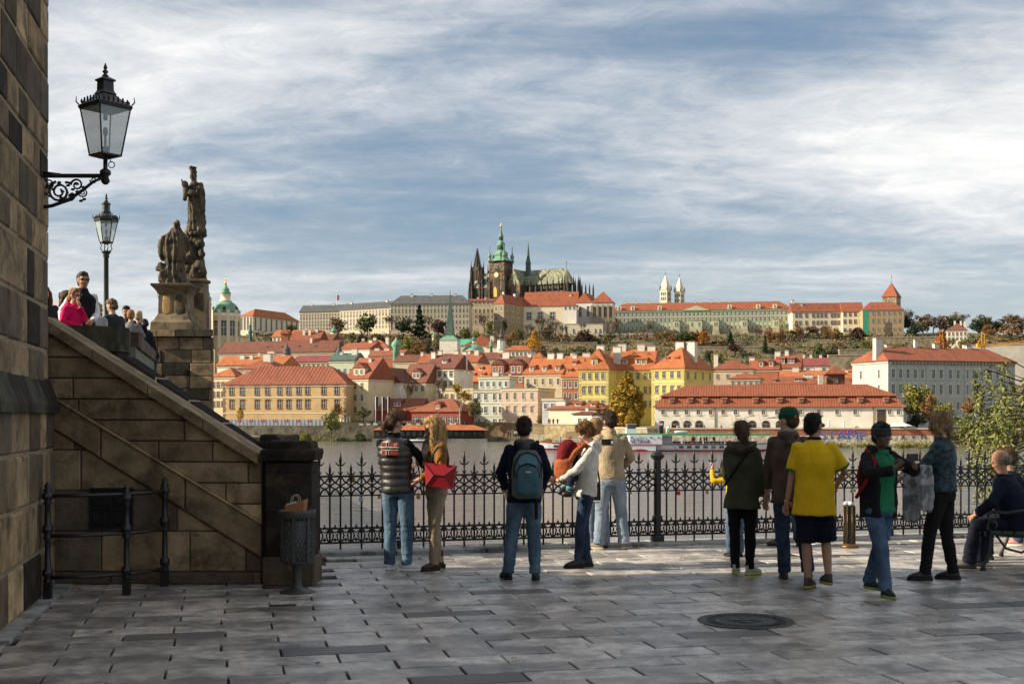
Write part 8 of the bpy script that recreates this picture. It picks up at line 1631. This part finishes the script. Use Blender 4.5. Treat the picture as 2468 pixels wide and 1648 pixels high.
# --- olive coat woman, child
m_olive = cloth('olive_coat', (.052, .056, .034))
p = person('woman with brown ponytail in olive coat, black trousers and pale trainers', 1788, 13.5, 1.635, -16, feet=((-.075, .03), (.09, -.05)), fyaw=(-6, -40), hands=((-.14, .3, 1.0), (.27, .02, .80)), poles=((-1, -.3, -.5), (.8, -.8, 0)), head=(8, 6), hips=1.02, shoulder=.95,
    top=[dict(name='coat', m=m_olive, th=.032, hem=.76, flare=1.18, waist=.8, hood=True, disp=wrinkle(.010, 7, 7))], bot=dict(m=cloth('black_trousers', (.010, .010, .011)), th=.010, ankle=.044), shoes=dict(m=mat('trainer_grey', (.38, .37, .34), .7), sole=mat('sole_neon', (.45, .5, .06), .7), lace=m_k, laces=True), hair=dict(style='tail', m=HB, fz=8))
b = MB(); b.path([p['sc']+V((.12, -.13, .03)), p['sc']+V((-.02, -.185, -.16)), p['sc']+V((-.17, -.1, -.38))], .014, 6); b.obj('bag_strap', m_k, p['root'])
b = MB(); b.path([p['sc']+V((-.14, 0, .06)), p['sc']+V((-.08, -.12, .02)), p['sc']+V((0, -.15, .0)), p['sc']+V((.08, -.12, .02)), p['sc']+V((.14, 0, .06))], [.03, .045, .05, .045, .03], 8); link('fur_trim', fuse(b, hairm('fur', (.06, .04, .025)), .012, 0, lambda c: .014*noise.noise(c*70)), p['root'])
p = person('small child in yellow jumper reaching for the fence beside the olive coat', 1772, 15.2, 1.16, 18, hands=((-.34, .25, 1.60), (.2, .1, .9)), poles=((-.6, -.3, -1), (.6, -1, 0)), feet=((-.07, 0), (.07, 0)), top=[dict(name='jumper', m=cloth('yellow_jumper', (.55, .33, .02)), th=.02, hem=.8)], bot=dict(m=D_BLUE, th=.02), shoes=BLACKSHOE, hair=dict(style='short', m=HB))
# --- man with cap, person behind him
p = person('tall young man in green cap and brown waxed coat with laced boots', 1905, 13.1, 1.775, -8, feet=((-.06, .02), (.19, .10)), fyaw=(6, -10), hands=((-.22, .2, .92), (.24, .2, .92)), poles=((-1, -.7, 0), (1, -.7, 0)), head=(52, 2), lx=-.02,
    top=[dict(name='coat', m=mat('waxed_brown', (.050, .030, .017), .6, .3, 6, .25, 60), th=.036, hem=.78, flare=1.1, hood=True, disp=wrinkle(.010, 7, 6)), dict(name='shirt', m=cloth('shirt_blue', (.16, .26, .36)), th=.008, hem=1.2, sleeve=0, collar=True)], bot=dict(m=D_DARK, th=.016, ankle=.052), shoes=dict(m=mat('boot_leather', (.06, .03, .02), .5), sole=mat('sole_dark', (.02, .012, .01)), h=.24, laces=True, lace=m_k), hair=dict(style='short', m=HB), hat='cap')
person('person in blue jeans at the fence mostly hidden behind the brown coat', 1897, 16.5, 1.70, 0, feet=((-.10, -.05), (.16, .02)), fyaw=(60, -20), hands=((-.2, .25, 1.0), (.2, .25, 1.0)), top=[dict(name='sweater', m=cloth('dark_sweater', (.02, .02, .025)), th=.02)], bot=dict(m=D_MID, th=.02), shoes=dict(m=mat('shoe_tan', (.14, .10, .07), .7)), hair=dict(style='short', m=HB))
# --- yellow shirt man
m_yel = cloth('football_yellow', (.68, .43, .012), .75, .08); m_tg = cloth('trim_green', (.015, .16, .05))
p = person('man in yellow football shirt with green trim and navy shorts walking away', 1962, 12.38, 1.715, -10, feet=((-.06, .0), (.13, -.12)), fyaw=(-25, 20), lift=(0, .055), hands=((-.28, .06, .80), (.24, .24, 1.03)), poles=((-.8, -.8, 0), (1, -.5, -.6)), head=(-38, 2), skin=SKIN_T, girth=1.06, shoulder=1.05, hat='sunglasses',
    top=[dict(name='shirt', m=m_yel, th=.040, hem=.73, sleeve=.5, flare=1.1, disp=wrinkle(.010, 7, 4))], bot=dict(name='shorts', m=cloth('navy_shorts', (.010, .012, .022)), th=.020, cut=.53), shoes=dict(m=mat('trainer_dark', (.05, .05, .035), .6), sole=mat('sole_yellow', (.35, .26, .03), .7), laces=True, lace=mat('lace_yellow', (.4, .4, .05))), hair=dict(style='short', m=HK, amp=.006), curl=(.5, .9))
b = MB(); n_ = p['nk']; b.loft([(n_.x, n_.y, n_.z-.03, .078, .078), (n_.x, n_.y, n_.z+.005, .072, .074)], 16); b.obj('collar_trim', m_tg, p['root'])
b = MB(); n_ = p['nk']; b.loft([(n_.x, n_.y, n_.z+.0, .07, .068), (n_.x, n_.y, n_.z+.03, .066, .068)], 16); b.obj('camera_strap', m_k, p['root'])
for a, e, w in p['arms']: q = a.lerp(e, .80); b = MB(); b.path([q-(e-a).normalized()*.008, q+(e-a).normalized()*.008], .083, 14); b.obj('sleeve_trim', m_tg, p['root'])
# --- man with beanie taking a picture
m_bj = mat('jacket_black', (.012, .012, .013), .85, .2, 7, .6, 24, spec=.15, bdist=.03); m_gs = cloth('green_sweater', (.022, .155, .075))
p = person('man in grey beanie, black jacket and green sweater holding up a phone', 2120, 11.85, 1.62, 206, feet=((-.05, -.2), (.02, .10)), fyaw=(0, -12), lift=(.04, 0), hands=((-.10, .40, 1.33), (.12, .34, 1.31)), poles=((-1, .1, -.6), (1, .1, -.6)), head=(-6, 2), skin=SKIN_D, girth=1.06, hat='beanie',
    top=[dict(name='sweater', m=m_gs, th=.020, hem=.86, sleeve=0)], bot=dict(m=D_BLUE, th=.018, ankle=.05), shoes=dict(m=mat('trainer_black', (.02, .02, .02), .6), sole=mat('sole_lime', (.25, .35, .08), .7), laces=True, lace=mat('lace_lime', (.4, .5, .1))), hair=dict(style='short', m=HK), curl=(1.2, 1.2), hdir=((.5, .1, .6), (-.5, .1, .6)))
b = MB(); hp, sc_, s = p['hp'], p['sc'], p['s']
for sd in (-1, 1):
    rs = []
    for t_, rx, ry in ((-.22, .085, .145), (0, .08, .14), (.4, .078, .138), (.75, .08, .14), (.95, .07, .11)): q = hp.lerp(sc_, t_); rs.append((q.x+sd*.105*s, q.y-.012, q.z, rx*s, ry*s))
    b.loft(rs, 16)
b.loft([(hp.x, hp.y-.085, hp.z-.11, .16, .06), (hp.x, hp.y-.085, hp.z+.2, .16, .065), (sc_.x, sc_.y-.075, sc_.z-.05, .17, .065), (sc_.x, sc_.y-.05, sc_.z+.06, .09, .05)], 16)
for a, e, w in p['arms']: b.ball(a, .07, 10, 7); b.path([a, a.lerp(e, .5), e, w-(w-e)*.05], [.07, .066, .06, .05], 12)
b.path([p['nk']+V((-.09, .05, 0)), p['nk']+V((-.07, -.06, .01)), p['nk']+V((0, -.09, .0)), p['nk']+V((.07, -.06, .01)), p['nk']+V((.09, .05, 0))], [.03, .04, .045, .04, .03], 8)
link('jacket', fuse(b, m_bj, .0135, 2, wrinkle(.010, 8, 8)), p['root'])
b = MB(); n_ = p['nk']; b.loft([(n_.x, n_.y+.01, n_.z-.06, .085, .085), (n_.x, n_.y+.005, n_.z+.0, .072, .074)], 16); b.obj('polo_collar', m_gs, p['root'])
b = MB(); b.path([sc_+V((.15, -.02, .06)), sc_+V((.16, .12, -.05)), sc_+V((.19, .02, -.25)), sc_+V((.18, -.12, -.4))], .018, 6); b.path([sc_+V((.08, -.14, -.05)), sc_+V((.10, -.17, -.2)), sc_+V((.08, -.15, -.38))], .03, 8); b.obj('red_rucksack', cloth('rucksack_red', (.30, .015, .025)), p['root'])
ph = world_thing('phone', 'dark phone held up in both hands of the man in the beanie', 'phone', p, (.01, .44, 1.33)); b = MB(); b.cbox((0, 0, 0), (.14, .012, .07), 0, .004); b.obj('body', mat('camera_black', (.012, .012, .012)), ph); b = MB(); b.tube((.045, .006, .015), (.045, .012, .015), .010, n=10); b.obj('lens', m_sung, ph)
# --- woman with patterned top and coats over her arm
m_pat = mat('patterned_blouse', (.02, .055, .065), .7, .5, 26, .2, 80, stain=(.006, .007, .009), stain_scale=22, stain_pos=(.48, .54))
p = person('curly haired woman in dark teal patterned blouse and black trousers with coats on her arm', 2272, 13.0, 1.735, 54, feet=((-.13, .14), (.10, -.08)), fyaw=(30, 10), hands=((-.16, .34, 1.10), (.05, .36, 1.10)), poles=((-1, -.4, -.6), (1, -.4, -.6)), head=(22, 4), shoulder=.98,
    top=[dict(name='blouse', m=m_pat, th=.024, hem=.93, waist=1.1, disp=wrinkle(.009, 8, 6))], bot=dict(m=cloth('black_jeans', (.013, .012, .012)), th=.012, ankle=.048), shoes=BLACKSHOE, hair=dict(style='bob', m=HGB, fz=30, amp=.008))
for k, (px_, Yc, lab, z0_, hh) in enumerate(((2196, 12.92, 'pale grey spotted coat hanging farther out on the arm', .62, .58), (2232, 12.7, 'pale grey spotted coat draped nearest the blouse', .74, .46))):
    c = thing('coat', lab, 'coat', (ex(px_, Yc), Yc, z0_), R(20+k*18), 'coats over the arm'); b = MB(); b.loft([(0, 0, 0, .07, .03), (.01, 0, .05, .095, .05), (.0, 0, hh*.4, .085, .055), (-.01, 0, hh*.75, .08, .05), (0, 0, hh, .06, .05)], 18); link('cloth', fuse(b, mat('coat_grey', (.30, .30, .30), .9, .25, 6, .3, 60, stain=(.14, .145, .15), stain_scale=9, stain_pos=(.5, .53)), .012, 1, drape(.016, 6, 1.0)), c)
# --- bench with seated people
Yb = 13.75; bx = ex(2385, Yb); BR = R(-118)
bench = thing('park_bench', 'park bench with scrolled iron ends and green slats at the right edge', 'bench', (ex(2450, 13.7), 13.7, 0), R(62))
# local: +y is the way the sitters face, +x to their right (out of the picture)
m_slat = mat('bench_green', (.03, .055, .04), .6, .25, 6, .2, 40)
for k, y in enumerate((-.16, -.04, .08, .2)): b = MB(); b.cbox((.75, y, .43), (1.75, .10, .03), 0, .006); b.obj('seat_slat', m_slat, bench)
for k, (y, z) in enumerate(((-.27, .58), (-.31, .70), (-.35, .82))): b = MB(); b.cbox((.75, y, z), (1.75, .03, .095), 0, .006); b.obj('back_slat', m_slat, bench)
m_bi = mat('bench_iron', (.035, .037, .038), .45, .2, 9, .1, 40, metal=.3)
for x in (-.08, 1.58):
    b = MB(); b.path([(x, .34, 0), (x, .33, .06), (x, .27, .2), (x, .26, .33), (x, .24, .42), (x, .0, .40), (x, -.2, .41), (x, -.28, .6), (x, -.37, .9)], [.03, .02, .018, .018, .022, .02, .022, .02, .018], 8); b.path([(x, -.38, 0), (x, -.36, .06), (x, -.28, .22), (x, -.2, .41)], [.03, .02, .018, .022], 8); b.path([(x, .2, .4), (x, .1, .26), (x, -.06, .22), (x, -.22, .34)], .014, 6)
    b.path([(x, -.3, .66), (x, -.1, .68), (x, .1, .645), (x, .24, .66), (x, .29, .63), (x, .28, .58), (x, .22, .56), (x, .19, .6), (x, .22, .62)], [.018, .02, .02, .02, .018, .016, .014, .012, .01], 8); b.path([(x, .24, .42), (x, .29, .48), (x, .27, .55), (x, .2, .54), (x, .19, .49), (x, .22, .47)], [.016]*4+[.012]*2, 6); b.obj('iron_end', m_bi, bench)
bl = bench.location; rot = Matrix.Rotation(R(62), 3, 'Z')
def bench_px(x, y): w = rot @ V((x, y, 0))+bl; return CX+w.x*FPX/w.y, w.y
q = bench_px(.22, .02); person('balding man in dark navy jacket sitting on the bench', q[0], q[1], 1.72, 62, hip=(0, 0, .50), feet=((-.16, .48), (.12, .42)), hands=((-.14, .40, .62), (.12, .40, .62)), poles=((-1, -.3, -.3), (1, -.3, -.3)), lean=.12, head=(2, 24), girth=1.12, skin=SKIN_T,
    top=[dict(name='jacket', m=cloth('navy_jacket', (.012, .015, .03)), th=.034)], bot=dict(m=cloth('navy_trousers', (.014, .016, .026)), th=.022, ankle=.06), shoes=dict(m=mat('shoe_grey', (.06, .06, .06), .6)), hair=dict(style='bald', m=HG))
q = bench_px(.95, .0); person('second sitter in dark coat beside the balding man, cut by the picture edge', q[0], q[1], 1.74, 62, hip=(0, 0, .50), feet=((-.18, .46), (.14, .44)), hands=((-.32, .05, .42), (.12, .38, .6)), poles=((-1, -.9, .2), (1, -.3, -.3)), lean=.16, head=(10, 10), girth=1.08,
    top=[dict(name='jacket', m=cloth('black_coat', (.010, .012, .018)), th=.036)], bot=dict(m=cloth('navy_trousers', (.014, .016, .026)), th=.02), shoes=BLACKSHOE, hair=dict(style='short', m=HB))
person('passer by in pale coral shoes at the fence beyond the bench', 2518, 16.4, 1.68, 70, feet=((-.08, .33), (.1, -.1)), fyaw=(0, 0), top=[dict(name='coat', m=cloth('grey_coat', (.06, .06, .065)), th=.03, hem=.7)], bot=dict(m=D_DARK, th=.016), shoes=dict(m=mat('shoe_coral', (.50, .22, .16), .6), sole=mat('sole_white', (.7, .7, .7))), hair=dict(style='long', m=HB))
# ---------------------------------------------------------------- people on the bridge
BG = 'people on the bridge'
def deckp(label, px, Y, H, yaw, **k): return person(label, px, Y, H, yaw, hz0=DECK+(.3 if Y > 24.5 else .06), vox=.02, group=BG, **k)
deckp('man with sunglasses, black gilet and white sleeves on the bridge', 200, 18.6, 1.78, 205, hands=((-.1, .25, 1.05), (.3, .12, 1.0)), head=(10, 0), hat='sunglasses', skin=SKIN_T, top=[dict(name='shirt', m=cloth('white_shirt', (.66, .66, .68)), th=.014, hem=.85), dict(name='gilet', m=cloth('black_gilet', (.015, .015, .018)), th=.032, hem=.85, sleeve=0, collar=True)], bot=dict(m=D_DARK), shoes=BLACKSHOE, hair=dict(style='short', m=hairm('salt', (.06, .055, .05)), amp=.01))
deckp('girl with sunglasses in a hot pink jacket on the bridge', 176, 17.4, 1.42, 250, hands=((.02, .16, 1.46), (.15, .2, 1.1)), poles=((-.8, -.3, -1), (1, -.6, -.4)), head=(0, 4), hat='sunglasses', top=[dict(name='jacket', m=cloth('hot_pink', (.62, .012, .11)), th=.028, hem=.8, hood=True)], bot=dict(m=D_DARK), shoes=BLACKSHOE, hair=dict(style='bun', m=hairm('sandy', (.28, .15, .06))))
deckp('woman with shoulder length brown hair in plaid coat on the bridge', 160, 20.5, 1.70, 20, top=[dict(name='coat', m=mat('plaid', (.10, .10, .11), .9, .5, 22, .2, 60), th=.03, hem=.7)], bot=dict(m=D_DARK), shoes=BLACKSHOE, hair=dict(style='bob', m=HB))
deckp('fair haired person in pale jacket behind the man with the gilet', 230, 22, 1.66, 10, top=[dict(name='jacket', m=cloth('pale_grey', (.34, .35, .36)), th=.03)], bot=dict(m=D_BLUE), shoes=BLACKSHOE, hair=dict(style='bob', m=HBL))
deckp('stooping man in charcoal jacket just behind the lamp post', 281, 23, 1.80, 60, lean=.08, head=(15, 20), top=[dict(name='jacket', m=cloth('charcoal', (.03, .032, .036)), th=.036)], bot=dict(m=D_DARK), shoes=BLACKSHOE, hair=dict(style='short', m=hairm('reddish', (.14, .085, .05)), amp=.012))
deckp('grey haired woman low behind the lamp post on the bridge', 246, 24, 1.55, -10, top=[dict(name='jacket', m=cloth('pale_blue', (.25, .30, .33)), th=.03)], bot=dict(m=D_BLUE), shoes=BLACKSHOE, hair=dict(style='bob', m=HG))
deckp('woman in grey top with blue rucksack hugging a man on the bridge', 315, 26, 1.62, 5, hands=((-.1, .3, 1.25), (.15, .3, 1.2)), top=[dict(name='top', m=cloth('grey_top', (.20, .20, .20)), th=.02)], bot=dict(m=D_BLUE), shoes=BLACKSHOE, hair=dict(style='short', m=hairm('sandy', (.28, .15, .06))))
deckp('dark haired man being hugged on the bridge', 305, 26.5, 1.74, 185, hands=((.1, .3, 1.15), (-.1, .3, 1.1)), head=(0, 10), skin=SKIN_T, top=[dict(name='top', m=cloth('dark_top', (.03, .03, .035)), th=.02)], bot=dict(m=D_DARK), shoes=BLACKSHOE, hair=dict(style='short', m=HDB))
deckp('man with beige cap and navy jacket on the bridge', 333, 27, 1.68, -15, top=[dict(name='jacket', m=cloth('navy_jacket', (.012, .015, .03)), th=.03)], bot=dict(m=D_DARK), shoes=BLACKSHOE, hair=dict(style='short', m=hairm('beige_cap', (.42, .33, .22)), amp=.001))
deckp('dark haired person bending beside the statue pedestal', 366, 27.5, 1.55, 70, lean=.15, head=(0, 25), top=[dict(name='jacket', m=cloth('black_knit', (.01, .01, .011)), th=.03)], bot=dict(m=D_DARK), shoes=BLACKSHOE, hair=dict(style='short', m=HDB))
deckp('brown haired person at the tower edge on the bridge', 108, 19.5, 1.66, 200, top=[dict(name='jacket', m=cloth('dark_top', (.03, .03, .035)), th=.03)], bot=dict(m=D_DARK), shoes=BLACKSHOE, hair=dict(style='long', m=hairm('auburn', (.10, .04, .02))))
Yd = 22.5; db = thing('picture_stand', 'white picture stand with dark framed prints on the bridge', 'display stand', (ex(128, Yd), Yd, DECK), R(-15)); b = MB(); b.box(-.3, .3, 0, .05, .3, ez(722, Yd)-DECK); b.obj('panel', mat('stand_white', (.55, .57, .60), .6, .05), db)
for k in range(2): b = MB(); z = ez(765+k*48, Yd)-DECK; b.box(-.22, .2, -.012, -.002, z-.16, z+.16); f_ = b.obj('frame', m_wframe, db); b = MB(); b.box(-.19, .17, -.016, -.0125, z-.13, z+.13); b.obj('print', mat('print_dark', (.04, .012, .014), .5, .6, 12), f_)
# ---------------------------------------------------------------- far figures on the quays and boats
fig_mats = [cloth('far_%d' % i, c) for i, c in enumerate(((.02, .02, .025), (.5, .5, .5), (.3, .04, .04), (.05, .09, .2), (.12, .09, .07)))]
def far_fig(m_):
    b = MB(); b.cur = 0; b.loft([(0, 0, .75, .2, .14), (0, 0, 1.1, .18, .13), (0, 0, 1.4, .23, .13), (0, 0, 1.5, .07, .07)], 8); b.path([(-.22, 0, 1.38), (-.28, .08, 1.1), (-.2, .25, 1.0)], [.06, .05, .04], 5); b.path([(.22, 0, 1.38), (.28, .08, 1.1), (.2, .25, 1.0)], [.06, .05, .04], 5)
    b.cur = 1; b.path([(-.09, 0, .85), (-.1, .02, 0)], [.09, .06], 6); b.path([(.09, 0, .85), (.1, .02, 0)], [.09, .06], 6)
    b.cur = 2; b.ball((0, .02, 1.63), (.09, .1, .12), 8, 6); b.cur = 3; b.ball((0, -.02, 1.68), (.1, .1, .1), 8, 6); return b.mesh('body', [m_, fig_mats[0], SKIN, HDB])
ffm = [far_fig(m_) for m_ in fig_mats]; fn = ['dark', 'white', 'red', 'blue', 'brown']; rf_ = random.Random(77)
def crowd(n, pxr, Yf, zf, where, group, w=(3, 2, 1, 1, 1), sit=0.0):
    for i in range(n):
        k = rf_.choices(range(5), w)[0]; px = rf_.uniform(*pxr); Y = Yf(px)+rf_.uniform(-1, 1); o = thing('person', 'tiny figure in %s clothes %s' % (fn[k], where), 'person', (ex(px, Y), Y, zf(px, Y)-sit), rf_.uniform(0, 6.3), group); link('body', ffm[k], o)
crowd(26, (1600, 1900), lambda px: 297.5, lambda px, Y: ez(1033.5, 297)-.4, 'among the tables before the white hall', 'people at the hall terrace', sit=.3)
crowd(22, (865, 1120), lambda px: 370, lambda px, Y: ez(1026.5, 368), 'on the restaurant terrace by the river', 'diners on the restaurant quay', (2, 4, 0, 1, 1), sit=.5)
crowd(14, (1345, 1495), lambda px: 268, lambda px, Y: ez(1066, 268), 'aboard the low passenger boat', 'passengers on the low boat', (3, 1, 3, 1, 1), sit=.45)
crowd(14, (1222, 1268), lambda px: 362.5, lambda px, Y: ez(1052, 362), 'waiting at the landing below the pink house', 'people at the landing')
crowd(5, (1322, 1345), lambda px: 323, lambda px, Y: ez(1024, 322), 'behind the stone quay wall', 'people on the stone quay')
crowd(7, (1650, 1745), lambda px: 257, lambda px, Y: ez(1071, 257), 'on the steamer deck', 'passengers on the steamer')
for i in range(12):
    Y = 367; px = 868+i*20+rf_.uniform(-4, 4); o = thing('dining_table', 'small table with white cloth on the restaurant quay', 'table', (ex(px, Y), Y, ez(1026.5, Y)), 0, 'white tables on the restaurant quay'); b = MB(); b.box(-.6, .6, -.5, .5, .25, .78); b.obj('cloth', m_wframe, o); b = MB(); b.tube((0, 0, 0), (0, 0, .3), .08, n=6); b.obj('leg', m_wgrey, o)
# seagull over the roofs
gu = thing('seagull', 'white gull gliding in front of the orange roofs', 'gull', at(zx(5, 510), zy(5, 462), 180)); b = MB(); b.ball((0, 0, 0), (.09, .22, .08), 8, 5); b.add([(-.05, .06, 0), (-.5, .08, .28), (-.85, -.04, .2), (-.45, -.06, .24), (-.05, -.08, 0), (.05, .06, 0), (.5, .08, .28), (.85, -.04, .2), (.45, -.06, .24), (.05, -.08, 0)], [(0, 1, 3, 4), (1, 2, 3), (5, 9, 8, 6), (6, 8, 7)], False); b.obj('body', m_wframe, gu)
bpy.data.scenes.remove(SHOP)
